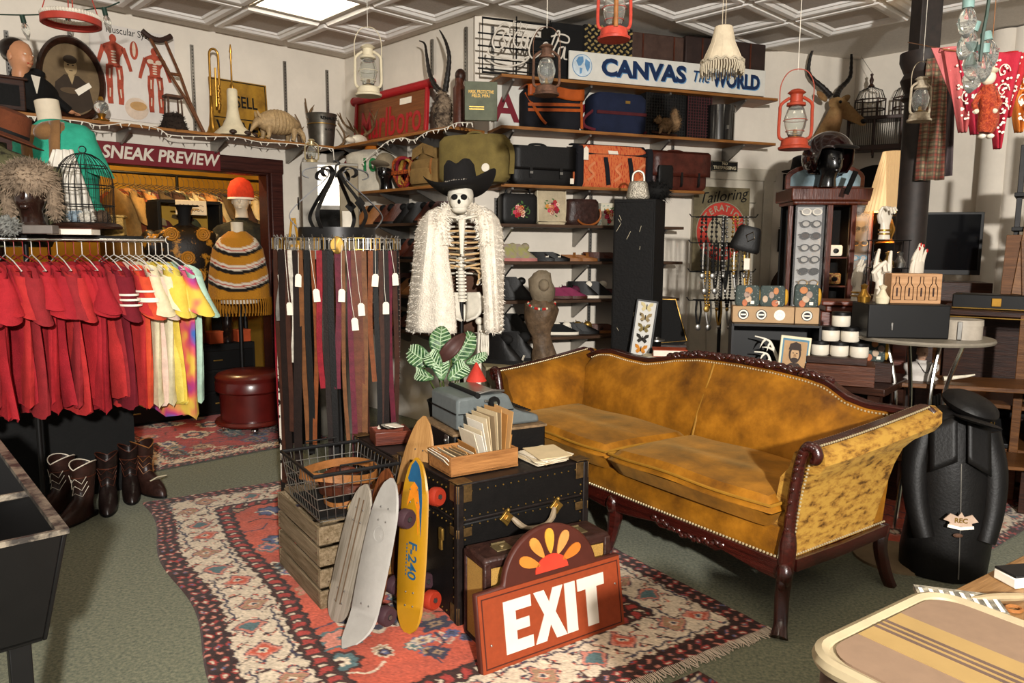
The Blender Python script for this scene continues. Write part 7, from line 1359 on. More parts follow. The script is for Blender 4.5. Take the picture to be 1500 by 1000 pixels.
b = MB(); b.sph((0, 0, .06), (.1, .13, .07), 14, 9); o = b.build('black_fur_stole', M_BLKMAT, None, V(p.x+.13, p.y+.25, zt2+.0), .2); tag(o, 'black fur piece on top of the black cabinet', 'fur'); fur(o, 500, .05, M_BLKMAT, .003, (0, 0, -.3), 31)
p = fl(770, 532, .74); t = thing('side_table', 'small pale topped table carrying the bark sculpture', 'table', V(p.x, p.y+.05, 0), .15); b = MB(); b.box((0, 0, .728), (.56, .36, .024)); b.build('top', mat('green_cream_top', '#8a7f62', .6, var=.1), t, bevel=.006); b = MB(); b.box((0, 0, .66), (.48, .3, .1)); b.build('apron', mat('grey_green_paint', '#77745f', .6, var=.12), t)
for sx in (-1, 1):
 for sy in (-1, 1): b = MB(); b.lathe([(.02, 0), (.025, .05), (.015, .12), (.03, .3), (.018, .35), (.032, .5), (.028, .62)], (sx*.22, sy*.13, 0), 12); b.build('leg', _mats['grey_green_paint'], t)
bx_, by_ = p.x, p.y+.05
M_BARK = mat('bark_bronze', '#5a4836', .55, 0, .35, 14, .9, 22); M_STONE = mat('grey_clay', '#6e6250', .7, 0, .2, 10, .4, 40)
t = thing('bark_sculpture', 'rough bark like sculpture with a wrapped figure head and beads', 'sculpture', V(bx_+.1, by_, .741), 0); r = random.Random(4)
def lump(b, prof, seed, amp=.012, sy=.8):
 r = random.Random(seed); R = []
 for i, (rr, z, dx) in enumerate(prof): ph = r.uniform(0, 6); R.append([(dx+rr*math.cos(a)*(1+amp*8*math.sin(3*a+ph)), rr*sy*math.sin(a)*(1+amp*8*math.sin(4*a+ph)), z+amp*math.sin(5*a+ph)) for a in np.linspace(0, 2*math.pi, 24, endpoint=False)])
 b.rings(R); return b
b = MB(); lump(b, [(.09, 0, .02), (.08, .04, .02), (.065, .1, .01), (.06, .16, 0), (.075, .21, -.01), (.1, .27, -.01), (.11, .33, 0), (.1, .37, .0), (.06, .4, 0)], 3); b.build('trunk', M_BARK, t)
b = MB(); lump(b, [(.05, .38, 0), (.075, .42, .01), (.085, .47, .0), (.075, .53, -.01), (.055, .57, 0), (.02, .59, 0)], 8, .006); b.sph((.01, -.06, .5), (.035, .03, .04), 10, 8); b.build('wrapped_head', M_STONE, t)
for k in range(22): a = math.pi+math.pi*k/21; b = MB(); b.sph((.085*math.cos(a), .08*math.sin(a), .385-.035*math.sin(math.pi*k/21)), .009, 8, 6); b.build('bead', [M_RED, M_CREAM, mat('teal_bead', '#3f6f6a', .4), M_RED][k % 4], t)
for k, (dx, dz) in enumerate(((-.16, 0), (-.05, .02))): shoe('chunky black ankle boot on the low table, %s' % ('left one' if k == 0 else 'behind the other'), V(bx_+dx, by_+dz*6-.05, .741), 1.2+.2*k, M_BLKLEA, .3, 'boot', M_BLKMAT, M_BLKMAT, tagd=k == 0)
# long display table behind the sofa
tA, tB = V(.62, 5.12, 0), V(2.02, 3.92, 0); dT = tB-tA; rzT = math.atan2(dT.y, dT.x); ZT = .752
t = thing('display_table', 'long dark table behind the sofa covered with merchandise', 'table', tA, rzT); LT = dT.length; b = MB(); b.box((LT/2, .2, ZT-.02), (LT, .62, .04)); b.build('top', M_DKWOOD, t, bevel=.004)
for x in (.06, LT-.06):
 for y in (-.05, .45): b = MB(); b.box((x, y, (ZT-.04)/2), (.06, .06, ZT-.04)); b.build('leg', M_DKWOOD, t)
def onT(x, y, z=ZT): return fl(x, y, z)
p = onT(937, 521); t = thing('butterfly_frame', 'narrow black frame with five mounted butterflies in a column', 'picture', V(p.x, p.y, ZT+.001), -.15, tilt=(-.12, .12)); w, h = .135, .375
b = MB(); b.box((0, .004, h/2), (w, .014, h)); b.build('backing', mat('white_card', '#c8c6c0', .7, var=.02), t)
b = MB()
for s in (-1, 1): b.box((s*w/2, 0, h/2), (.012, .03, h+.012)); b.box((0, 0, h/2+s*h/2), (w+.012, .03, .012))
b.build('frame', M_BLACK, t, bevel=.002)
for k, c in enumerate(('#c07a1e', '#1f1a12', '#7a6a3a', '#8f7c58', '#c2b386')):
 m_ = mat('wing_%d' % k, c, .7, 0, 0, 60, 0, 60, '#1a120c' if k != 4 else '#a89868', lo=.38, hi=.44); g = bpy.data.objects.new('butterfly', None); z = .045+.072*k
 bt = MB(); bt.tube([(0, -.008, z-.015), (0, -.008, z+.018)], .003, 6); bo = bt.build('butterfly', M_BLKMAT, t); bpy.data.objects.remove(g)
 for s in (-1, 1):
  b = MB(); b.prism([(0, z), (s*.02, z+.028), (s*.042, z+.032), (s*.04, z+.012), (s*.018, z-.002)], -.0075, -.006); b.build('upper_wing', m_, bo); b = MB(); b.prism([(0, z), (s*.025, z-.002), (s*.034, z-.016), (s*.02, z-.03), (s*.006, z-.018)], -.0075, -.006); b.build('lower_wing', m_, bo)
p = onT(978, 512); t = thing('open_case', 'open dark display case with a gold edged lid behind the butterflies', 'case', V(p.x, p.y+.08, ZT), -.1); b = MB(); b.prism([(-.15, .03), (.12, .03), (.16, .06), (.06, .36), (-.13, .36)], -.012, .012); b.build('lid', M_BLKMAT, t); b = MB(); b.tube([(-.15, -.014, .03), (.15, -.014, .06), (.06, -.014, .36), (-.13, -.014, .36)], .005, 6, True); b.build('gold_edge', M_GOLD, t); b = MB(); b.box((0, .06, .012), (.3, .14, .024)); b.build('tray', M_DKWOOD, t)
for k, (dx, w_, d_, h_, m_, lb) in enumerate(((-.03, .24, .15, .03, M_CREAM, 'cream covered book at the bottom of the stack behind the sofa'), (.02, .22, .15, .045, mat('orange_cover', '#a5421f', .5), 'orange spined book on top of the stack behind the sofa'))):
 p = onT(975, 527); t = thing('book', lb, 'book', V(p.x+dx, p.y-.02, ZT+.001+.032*k), -.3+.15*k); b = MB(); b.box((0, 0, h_/2), (w_-.01, d_-.006, h_-.008)); b.build('page_block', M_PAPER, t)
 for z in (.002, h_-.002): b = MB(); b.box((0, 0, z), (w_, d_, .004)); b.build('cover', m_, t)
 b = MB(); b.box((w_/2-.002, 0, h_/2), (.005, d_, h_)); b.build('spine', m_, t)
p = onT(960, 515); b = MB(); b.lathe([(0, 0), (.06, 0), (.058, .012), (.02, .02), (.02, .028), (0, .028)], n=24); o = b.build('tin_lid', M_STEEL, None, V(p.x+.0, p.y-.02, ZT+.08)); tag(o, 'round steel lid lying on the orange book', 'lid')
p = onT(1131, 552); BXw, BXh, BXd = .46, .31, .26; t = thing('display_box', 'open fronted black box under the cardboard cartons behind the sofa', 'box', V(p.x+.0, p.y+.02, ZT+.001), -.22); bxm = t
for c_, d_ in (((0, BXd/2, BXh/2), (BXw, .012, BXh)), ((0, 0, BXh-.006), (BXw, BXd, .012)), ((0, 0, .006), (BXw, BXd, .012)), ((-BXw/2, 0, BXh/2), (.012, BXd, BXh)), ((BXw/2, 0, BXh/2), (.012, BXd, BXh))): b = MB(); b.box(c_, d_); b.build('panel', M_BLACK, t)
pb_ = V(p.x, p.y+.02, ZT+.013)
t = thing('white_antlers', 'white painted antlers inside the black display box', 'antlers', pb_+V(.02, -.04, .001), -.2)
for k in (0, 1): antler(t, [(.03, 0, .0+.02*k), (-.03, 0, .06+.1*k), (-.06, 0, .12+.08*k), (-.13, 0, .13+.09*k)], .011, ((.5, (-.02, -.02, -.05)), (.7, (-.03, 0, -.05)), (.3, (-.07, -.02, .02))), M_PAPER, 'beam')
l, rz, w, h = slot(1127, 1164, 490, 546, (4.05, -.1)); t = thing('framed_portrait', 'small framed sepia portrait of a bearded man in a cap', 'picture', V(p.x+.045, p.y-.17, ZT+.001), -.12, tilt=(-.15, .1), scale=1.2); w, h = .135, .21
b = MB(); b.box((0, 0, h/2), (w, .012, h)); b.build('frame', M_CREAM, t, bevel=.002); flat([(-w*.43, .012), (w*.43, .012), (w*.43, h-.012), (-w*.43, h-.012)], -.0072, mat('blue_mount', '#4a7286', .6), par=t); flat([(-w*.38, .02), (w*.38, .02), (w*.38, h-.022), (-w*.38, h-.022)], -.008, mat('tan_print', '#a1805a', .6), par=t)
DKP = mat('dark_print', '#2a1a12', .6); flat([(-w*.36, .022), (-w*.3, h*.33), (-w*.1, h*.42), (w*.14, h*.42), (w*.3, h*.33), (w*.36, .022)], -.0087, DKP, par=t); flat(oval(0, h*.62, w*.2, h*.2), -.0092, DKP, par=t); flat(oval(0, h*.6, w*.14, h*.155), -.0098, mat('face_print', '#b08e68', .6), par=t); flat(oval(0, h*.48, w*.13, h*.06), -.0104, DKP, par=t); flat([(-w*.22, h*.7), (w*.2, h*.7), (w*.16, h*.84), (0, h*.88), (-w*.18, h*.83)], -.0106, DKP, par=t)
for sx in (-1, 1): flat(oval(sx*w*.06, h*.635, w*.028, h*.01), -.0106, DKP, par=t)
flat([(-.004, h*.62), (.004, h*.62), (.008, h*.555), (-.006, h*.555)], -.0104, mat('nose_print', '#8f6c48', .6), par=t); text('Lennon', .026, M_PAPER, t, (-.01, -.0095, .048), bold=.0006, ext=.0005)
zb = ZT+BXh+.003
M_KRAFT = mat('kraft_card', '#a88a68', .85, var=.06)
for k, (x0, x1, y0, lb) in enumerate(((-.23, .1, 0, 'long kraft carton with three round black badges'), (.105, .23, -.01, 'short kraft carton with one round badge'))):
 q = pb_; t = thing('kraft_carton', lb, 'carton', V(p.x, p.y+.02, zb), -.22); w_ = x1-x0; b = MB(); b.box(((x0+x1)/2, 0, .045), (w_, .12, .09)); b.build('body', M_KRAFT, t, bevel=.002)
 for j in range(3 if k == 0 else 1):
  cx_ = x0+w_*((j+.6)/3.4 if k == 0 else .5); b = MB(); b.lathe([(0, 0), (.03, 0), (.03, .0015), (0, .0015)], axis='y', n=22); s_ = b.build('badge', M_BLACK if j < 2 else M_PAPER, t, (cx_, -.061, .045)); b = MB(); b.lathe([(.018, 0), (.026, 0), (.026, .0008), (.018, .0008)], axis='y', n=22, cap=False); b.build('badge_ring', M_PAPER if j < 2 else M_STEEL, s_, (0, -.0018, 0)); b = MB(); b.box((0, -.002, 0), (.03, .001, .008)); b.build('badge_bar', M_PAPER if j < 2 else M_STEEL, s_)
def terrazzo(label, loc, rz, w, h, d=.05):
 t = thing('printed_pouch', label, 'pouch', loc, rz, 'terrazzo print pouches'); b = MB(); rbox(b, w, d, h, 6, .96); b.build('body', mat('speckled_green', '#8a8f88', .7, 0, 0, 110, 0, 60, '#38423f', lo=.6, hi=.64), t); r = random.Random(int(w*1e4)+int(loc.x*1e3))
 for k in range(4): c = ('#b06a4a', '#b8a088', '#9a8578', '#b5774c')[k]; x, z = r.uniform(-w*.32, w*.32), h*(.15+.2*k); b = MB(); b.lathe([(0, 0), (.02, 0), (.018, .002), (0, .002)], axis='y', n=16, sx=r.uniform(.7, 1.1)); b.build('spot', mat('spot_%d' % k, c, .7), t, (x, -d/2-.001, z))
 b = MB(); b.sph((w*.53, 0, h*.45), (.014, d*.4, h*.4), 10, 8); b.build('yellow_edge', mat('yellow_pouch', '#b8892a', .7), t); b = MB(); b.box((w*.2, -d/2-.002, .02), (.02, .002, .018)); b.build('label', M_PAPER, t); return t
ux = V(math.cos(-.22), math.sin(-.22), 0)
for k, (x, w_, lb) in enumerate(((-.15, .135, 'speckled green pouch on the left carton'), (-.015, .14, 'speckled green pouch with yellow side on the cartons'), (.165, .13, 'tall speckled pouch standing on the right carton'))): terrazzo(lb, V(p.x, p.y+.02, zb+.091)+ux*x, -.22, w_, .115 if k < 2 else .125)
p = onT(1230, 560); jz = ZT+.16; t = thing('slatted_stand', 'stacked dark wooden trays under the pyramid of jars', 'tray', V(p.x, p.y+.0, ZT+.001), -.45); b = MB(); b.box((0, 0, .056), (.34, .24, .11)); b.build('lower_tray', wood('red_tray', '#57301d', '#3a1d10', .4), t, bevel=.004); 
for k in range(5): b = MB(); b.box((0, -.122, .012+k*.02), (.34, .006, .012)); b.build('slat', _mats['red_tray'], t)
b = MB(); b.box((-.02, 0, .13), (.3, .2, .036)); b.build('upper_tray', M_DKWOOD, t, bevel=.003)
jx = V(math.cos(-.45), math.sin(-.45), 0); jc = V(p.x, p.y, ZT+.15)-jx*.02
jn = ['bottom left', 'bottom middle', 'bottom right', 'middle left', 'middle right', 'top']
for k, (i, r_) in enumerate(((-1, 0), (0, 0), (1, 0), (-.5, 1), (.5, 1), (0, 2))):
 t = thing('cream_jar', 'white jar with black lid, %s of the pyramid' % jn[k], 'jar', jc+jx*(.098*i)+V(0, -.02, .081*r_), 0, 'jars in the pyramid', scale=1.18); b = MB(); b.lathe([(0, 0), (.036, 0), (.04, .006), (.04, .046), (.037, .05), (0, .05)], n=24); b.build('body', mat('white_jar', '#cfc6b5', .4, var=.03), t); b = MB(); b.lathe([(0, .05), (.041, .05), (.041, .064), (.038, .067), (0, .067)], n=24); b.build('lid', M_BLACK, t)
p = onT(1280, 555); terrazzo('speckled green pouch with yellow side right of the jars', V(p.x-.02, p.y-.03, ZT+.11), -.5, .11, .13); b = MB(); b.box((0, 0, .055), (.2, .16, .11)); o = b.build('wooden_block', M_DKWOOD, None, V(p.x-.02, p.y-.02, ZT+.0), -.5, bevel=.004); tag(o, 'dark wooden block under the pouch right of the jars', 'block')
for k in range(3): q = onT(1200, 520); b = MB(); b.box((0, 0, .04), (.07, .06, .08)); o = b.build('small_carton', M_CREAM if k != 1 else M_KRAFT, None, V(q.x+.05*(k == 2), q.y+.06, ZT+.001+.082*(k if k < 2 else 0)), .1*k, bevel=.002); tag(o, ['cream carton at the bottom beside the black display box', 'kraft carton stacked beside the black display box', 'cream carton behind the jar pyramid'][k], 'carton')
# jewellery stand
p = dp(1052, 520, 4.95); t = thing('jewellery_stand', 'black wire stand with tiers of hooks for necklaces', 'display rack', V(p.x, p.y, ZT+.001), 0); jp = V(p.x, p.y, ZT)
zz = [dp(1052, y, 4.95).z-ZT for y in (440, 398, 356, 318)]; b = MB(); b.cyl((0, 0, 0), (0, 0, zz[3]), .012); b.lathe([(0, 0), (.14, 0), (.14, .012), (.02, .02), (0, .02)]); b.build('pole', M_BLACK, t)
for z in zz:
 b = MB(); b.tube([(-.17, -.05, z), (.17, -.05, z), (.17, .05, z), (-.17, .05, z)], .004, 5, True)
 for s in (-1, 1): b.tube([(s*.17, 0, z), (s*.21, 0, z), (s*.225, 0, z+.02)], .004, 5)
 b.build('tier', M_BLACK, t)
CH = [mat('silver_chain', '#8d8880', .3, .8, var=.3, sc=80), M_BLKMAT, M_GOLD, M_STEEL, M_BRASS]
for i in range(20):
 tr = i % 4; x = -.16+.32*((i*7) % 20)/19; ln = .16+.07*((i*5) % 4); m_ = [M_BLKMAT, CH[0], CH[3], M_BLKMAT, CH[2]][i % 5]
 z = ZT+zz[tr]; t = thing('necklace', ['black cord', 'silver', 'steel', 'black strap', 'gold'][i % 5]+' necklace hanging from the %s tier of the stand, %s from the left' % (['lowest', 'second', 'third', 'top'][tr], ORD[((i*7) % 20)]), 'necklace', jp+V(x, -.06, z-ZT), 0, 'necklaces on the wire stand')
 P_ = [(-.012, 0, 0), (-.016, -.005, -ln*.5), (0, -.008, -ln), (.016, -.005, -ln*.5), (.012, 0, 0)]; pts = spline(P_, 7)
 if i % 2: b = MB(); [b.sph(q_, .009, 6, 5) for q_ in pts]; b.tube(pts, .002, 4); b.build('beads', m_, t)
 else: b = MB(); b.tube(pts, .007, 5); b.build('chain', m_, t)
 b = MB(); b.sph((0, -.012, -ln-.012), (.012 if i % 3 else .02, .006, .014 if i % 3 else .022), 10, 7); b.build('pendant', M_GOLD if i % 4 == 1 else M_STEEL, t)
p = dp(1090, 340, 4.8); t = thing('leather_purse', 'black leather purse with silver buckle hung on the jewellery stand', 'purse', p+V(0, 0, -.12), -.2); b = MB(); rbox(b, .2, .09, .16, 3, .7); b.build('body', M_BLKLEA, t, rot=(0, .25, 0)); b = MB(); b.tube([(.02, -.05, .06), (.06, -.05, .08), (.05, -.05, .12), (.01, -.05, .1)], .004, 5, True); b.build('buckle', M_CHROME, t); b = MB(); b.box((0, 0, 0), (.035, .002, .07)); b.build('price_tag', M_TAG, t, (.02, -.05, -.08))
# sunglasses cabinet
def fn_part(t, name, m_, *boxes, bevel=.003, rot=None):
 b = MB()
 for c_, d_ in boxes: b.box(c_, d_, rot)
 return b.build(name, m_, t, bevel=bevel)
CY = 5.2; p = dp(1212, 500, CY); cz0 = dp(1212, 470, CY).z; cz1 = dp(1212, 300, CY).z; M_CAB = wood('cherry_cabinet', '#5c2a17', '#3d170c', .3, (30, 30, 2), .3)
cab = thing('sunglasses_cabinet', 'reddish wood and glass cabinet displaying sunglasses', 'cabinet', V(p.x, p.y, 0), -.05); W_ = .56
fn_part(cab, 'base', M_CAB, ((0, .15, (cz0-.06)/2), (W_-.04, .3, cz0-.06)), ((0, .15, cz0-.03), (W_+.04, .36, .06)), bevel=.006)
fn_part(cab, 'cornice', M_CAB, ((0, .15, cz1+.07), (W_+.06, .38, .09)), ((0, .15, cz1+.015), (W_+.02, .34, .03)), bevel=.01)
hc_ = cz1-cz0
for x in (-.275, -.035, .125, .275): fn_part(cab, 'post', M_CAB, ((x, .0 if abs(x) < .2 else .08, (cz0+cz1)/2), (.035 if abs(x) < .2 else .028, .03, hc_)))
fn_part(cab, 'back_panel', M_BLKMAT, ((0, .29, (cz0+cz1)/2), (W_, .01, hc_)))
fn_part(cab, 'white_backing', mat('grey_white_card', '#a9a7a4', .7), ((-.14, .09, (cz0+cz1)/2), (.17, .008, hc_-.02)), bevel=0); fn_part(cab, 'grey_backing', mat('dim_card', '#6d675f', .7), ((.2, .1, (cz0+cz1)/2), (.13, .008, hc_-.02)), bevel=0)
for z in (.55, .3, .12): fn_part(cab, 'shelf', M_CAB, ((.045, .12, cz0+hc_*z), (.14, .2, .012)))
fn_part(cab, 'door_panel', mat('slate_panel', '#4a4a47', .6), ((.045, .0, cz0+hc_*.08), (.12, .012, hc_*.14)))
for x, w_ in ((-.155, .2), (.2, .13)): b = MB(); b.box((x, .035, (cz0+cz1)/2), (w_, .003, hc_)); b.build('glass_pane', mat('clear_pane', '#ffffff', .02, var=0, alpha=.06), cab)
ct = V(p.x, p.y, 0); cu = V(math.cos(-.05), math.sin(-.05), 0); cn_ = V(math.sin(-.05)*-1, math.cos(-.05), 0)
def shades(label, x, z, fr, lens, s=1, y=.05):
 t = thing('sunglasses', label, 'sunglasses', ct+cu*x+cn_*y+V(0, 0, z), -.05, 'sunglasses in the cabinet', scale=s)
 for sx in (-1, 1):
  b = MB(); b.lathe([(.02, 0), (.027, 0), (.027, .006), (.02, .006)], (0, 0, 0), 16, sx=1.1, sy=.8, axis='y', cap=False); b.build('rim', fr, t, (sx*.033, 0, 0), solid=.002); b = MB(); b.lathe([(0, 0), (.022, 0), (.022, .002), (0, .002)], axis='y', n=16, sx=1.1, sy=.8); b.build('lens', lens, t, (sx*.033, .002, 0)); b = MB(); b.tube([(sx*.062, 0, .008), (sx*.065, .02, .008), (sx*.066, .035, .004)], .003, 5); b.build('temple', fr, t)
 b = MB(); b.tube([(-.01, 0, .006), (0, -.001, .01), (.01, 0, .006)], .003, 5); b.build('bridge', fr, t)
LC_ = mat('clear_lens', '#b0aaa2', .1); LD = mat('dark_lens', '#17120f', .1); LBR = mat('brown_lens', '#33200f', .1)
spec = [('white cat eye', M_PAPER, LC_), ('black clear lensed', M_BLACK, LC_), ('dark brown lensed', M_BLACK, LBR), ('black framed clear', M_BLACK, LC_), ('half rim clear', M_BLACK, LC_), ('solid black', M_BLACK, LD), ('thin gold wire', M_GOLD, LC_), ('black brown lensed', M_BLACK, LBR), ('low black', M_BLACK, LD)]
for k, (n_, f_, l_) in enumerate(spec): shades('%s glasses in the left pane, %s from the top' % (n_, ORD[k]), -.14, cz1-.045-k*(hc_-.06)/9, f_, l_, 1.12)
for k in range(7): shades('%s glasses in the right pane, %s from the top' % (['smoky', 'black', 'amber', 'blue rimmed', 'dark', 'brown', 'black'][k], ORD[k]), .2, cz1-.06-k*.1, [M_BLACK, M_BLACK, M_GOLD, mat('blue_rim', '#2f7fa0', .4), M_BLACK, M_BROWNLEA, M_BLACK][k], LD if k != 3 else LC_, .85)
for k, (z, m_, lb) in enumerate(((.56, M_PAPER, 'white instant camera on the middle cabinet shelf'), (.315, mat('trinket_red', '#6d2a22', .5, 0, 0, 60, .3, 60, '#a58a4a'), 'pile of colourful trinkets in the middle of the cabinet'))):
 t = thing('camera' if k == 0 else 'trinket_box', lb, 'camera' if k == 0 else 'trinkets', ct+cu*.045+cn_*.1+V(0, 0, cz0+hc_*z+.004), -.05); b = MB(); rbox(b, .1, .07, .075, 6); b.build('body', m_, t); b = MB(); b.lathe([(0, 0), (.018, 0), (.015, .02), (0, .022)], axis='y', n=16); b.build('front_lens', M_BLACK, t, (0, -.035, .035))
p2 = V(p.x-.03, p.y+.12, cz1+.116); t = thing('arched_sign', 'arched wooden sign with blue script panel on top of the cabinet', 'sign', p2, -.05); b = MB(); b.prism([(-.27, 0), (.27, 0), (.27, .08)]+[(.27*math.cos(a), .08+.1*math.sin(a)) for a in np.linspace(.1, math.pi-.1, 14)]+[(-.27, .08)], 0, .03); b.build('frame', M_REDWOOD, t, bevel=.004); b = MB(); b.prism([(-.24, .02), (.24, .02), (.24, .07)]+[(.24*math.cos(a), .07+.08*math.sin(a)) for a in np.linspace(.1, math.pi-.1, 14)]+[(-.24, .07)], -.004, .0); b.build('panel', mat('sky_panel', '#8ba3ad', .5, var=.1), t); ribbon(t, 'script_line', spline([(.02, -.007, .04), (.05, -.007, .1), (.03, -.007, .07), (.09, -.007, .12), (.07, -.007, .08), (.15, -.007, .13)], 5), .004, M_NAVY)
t = thing('helmet_head', 'black mannequin head wearing a motorcycle helmet on the cabinet', 'mannequin', p2+V(-.05, -.17, .0), .25); b = MB(); head_mesh(b, (0, 0, 0), 1.0); b.build('bust', mat('black_plastic', '#100f0f', .25, coat=.3), t)
t = thing('motorcycle_helmet', 'glossy black and dark red open face helmet on the display head', 'helmet', p2+V(-.05, -.17, .13), .25, scale=1.12); b = MB(); R = []
for i in range(15):
 ring = []
 for a in np.linspace(0, 2*math.pi, 40, endpoint=False):
  f = min(1, max(0, (-math.sin(a)-.35)/.25)); th_ = i/14*(2.2*(1-f)+1.3*f); ring.append((.14*math.sin(th_)*math.cos(a), .155*math.sin(th_)*math.sin(a)+.015, .06+.15*math.cos(th_)))
 R.append(ring)
b.rings(R, cap=False); b.build('shell', mat('helmet_gloss', '#1d0808', .06, var=.2, sc=3, coat=1), t, solid=.01); b = MB(); b.box((.05, -.14, -.1), (.03, .01, .14), (.3, .2, 0)); b.build('chin_strap', M_BLKLEA, t); b = MB(); b.sph((0, -.15, .105), (.085, .04, .012), 14, 8, rot=(.35, 0, 0)); b.build('visor', M_BLACK, t)
# column, lamp, television
p = dp(1337, 300, 4.75); col = thing('iron_column', 'dark cast iron column with a moulded capital', 'column', V(p.x, p.y, 0), 0); zc1, zc2 = dp(1340, 150, 4.75).z, dp(1340, 78, 4.75).z
b = MB(); b.lathe([(.09, 0), (.088, zc1)], n=24); b.build('shaft', mat('brown_iron', '#241a15', .6, .2, var=.3, sc=20), col); b = MB(); b.lathe([(.088, zc1), (.11, zc1+.02), (.09, zc1+.05), (.12, zc1+.13), (.1, zc1+.17), (.13, zc2-.05), (.13, zc2), (.1, zc2)], n=24); b.build('capital', _mats['brown_iron'], col); b = MB(); b.box((0, 0, (zc2+ZC)/2), (.13, .13, ZC-zc2)); b.build('upper_post', _mats['brown_iron'], col, bevel=.006)
p = dp(1300, 345, 5.15); lz = dp(1300, 310, 5.15).z; lt_ = dp(1300, 222, 5.15).z; t = thing('table_lamp', 'lit table lamp with a pleated cream shade beside the column', 'lamp', V(p.x, p.y, p.z-.05), 0)
SHD = mat('lit_pleats', '#d9b98a', .8, var=.05, trans=0); nt = SHD.node_tree; bs = nt.nodes['Principled BSDF']; bs.inputs['Emission Color'].default_value = (1, .62, .28, 1); bs.inputs['Emission Strength'].default_value = .55
b = MB(); z0, z1 = lz-t.location.z, lt_-t.location.z; R = []
for r_, z in ((.15, z0), (.06, z1)): R.append([((r_+.004*(k % 2))*math.cos(2*math.pi*k/64), (r_+.004*(k % 2))*math.sin(2*math.pi*k/64), z) for k in range(64)])
b.rings(R, cap=False); b.build('shade', SHD, t, smooth=0); b = MB(); b.lathe([(0, 0), (.07, 0), (.03, .03), (.05, .09), (.02, z0*.8), (.012, z0+.02), (0, z0+.02)]); b.build('base', M_BRASS, t); lo_ = light('lamp_bulb', 'POINT', (t.location.x, t.location.y, lz+.08), 9, (1, .62, .28), .03)
p = dp(1380, 405, 5.35); tv = thing('television', 'large black flat screen television behind the column', 'television', V(p.x-.12, p.y, dp(1380, 402, 5.35).z), -.3); h = dp(1380, 309, 5.35).z-dp(1380, 400, 5.35).z
fn_part(tv, 'bezel', M_BLACK, ((-.05, .02, h/2), (.78, .05, h))); fn_part(tv, 'screen', mat('tv_screen', '#08080a', .1, var=0), ((-.05, -.007, h/2+.01), (.74, .004, h-.05))); fn_part(tv, 'stand', M_BLACK, ((-.05, .02, -.025), (.3, .2, .05)))
fn_part(tv, 'cabinet_stand', M_DKWOOD, ((-.05, .1, -.05-(tv.location.z-.05)/2), (.9, .4, tv.location.z-.05)))
# hanging bird cages, arch, wall pipes
p_, rz = WALLS['R']; l, rz, w, h = slot(1256, 1340, 96, 222, 'R', .14); t = thing('double_bird_cage', 'dark wooden double domed bird cage hanging on the right wall', 'bird cage', l, rz+.35); w = .62; hb = .28
fn_part(t, 'base', M_DKWOOD, ((0, 0, .03), (w, .2, .045)), ((0, 0, hb), (w, .2, .03)))
for x in (-w/2, -w*.17, w*.17, w/2):
 for y in (-.09, .09): fn_part(t, 'post', M_DKWOOD, ((x, y, hb/2-.02), (.018, .018, hb+.04)))
b = MB()
for k in range(40):
 for y in (-.09, .09): b.cyl((-w/2+w*k/39, y, .05), (-w/2+w*k/39, y, hb), .0016, n=4)
for cx_ in (-w*.24, w*.24):
 for k in range(22): a = 2*math.pi*k/22; b.tube([(cx_+.12*math.cos(a), .09*math.sin(a), hb), (cx_+.12*math.cos(a), .09*math.sin(a), hb+.16), (cx_+.09*math.cos(a), .07*math.sin(a), hb+.24), (cx_, 0, hb+.28)], .0016, 4)
o = b.build('bars', M_IRON, t); o['kind'] = 'stuff'
for cx_ in (-w*.24, w*.24):
 for z in (hb+.08, hb+.16): b = MB(); b.tube([(cx_+.12*math.cos(a), .09*math.sin(a), z) for a in np.linspace(0, 2*math.pi, 20, endpoint=False)], .006, 5, True); b.build('hoop', M_DKWOOD, t)
 for k in range(6): a = 2*math.pi*k/6; b = MB(); b.cyl((cx_+.12*math.cos(a), .09*math.sin(a), hb), (cx_+.12*math.cos(a), .09*math.sin(a), hb+.17), .006, n=6); b.build('dome_post', M_DKWOOD, t)
 b = MB(); b.lathe([(0, hb+.27), (.03, hb+.275), (.012, hb+.3), (.018, hb+.33), (.008, hb+.36), (.014, hb+.38), (0, hb+.39)], (cx_, 0, 0), 12); b.build('finial', M_DKWOOD, t)
b = MB(); b.tube([(-w*.24, 0, hb+.39), (-w*.4, .1, hb+.56)], .002, 4); b.build('wire', M_STEEL, t)
l, rz, w, h = slot(1254, 1305, 240, 312, 'R', .05); t = thing('fan_board', 'black arched fan panel with dark red painting on the wall', 'panel', l, rz); b = MB(); b.prism([(.36*math.cos(a), .42*math.sin(a)) for a in np.linspace(0, math.pi, 24)], -.02, 0); b.build('board', M_BLKMAT, t); 
for k in range(5): b = MB(); b.sph((-.2+.1*k, -.022, .12+.08*math.sin(k*.8)), (.04, .004, .03), 10, 6); b.build('painted_flower', mat('dull_red', '#3d1512', .7), t)
for k, (x, r_) in enumerate(((1462, .11), (1490, .09))): q = onpl(x, 200, WALLS['R'][0]-DA*.12, rz); b = MB(); b.cyl((0, 0, 0), (0, 0, ZC), r_, n=20); o = struct(b.build('pipe_%d' % (k+1), M_WALL, None, V(q.x, q.y, 0)))
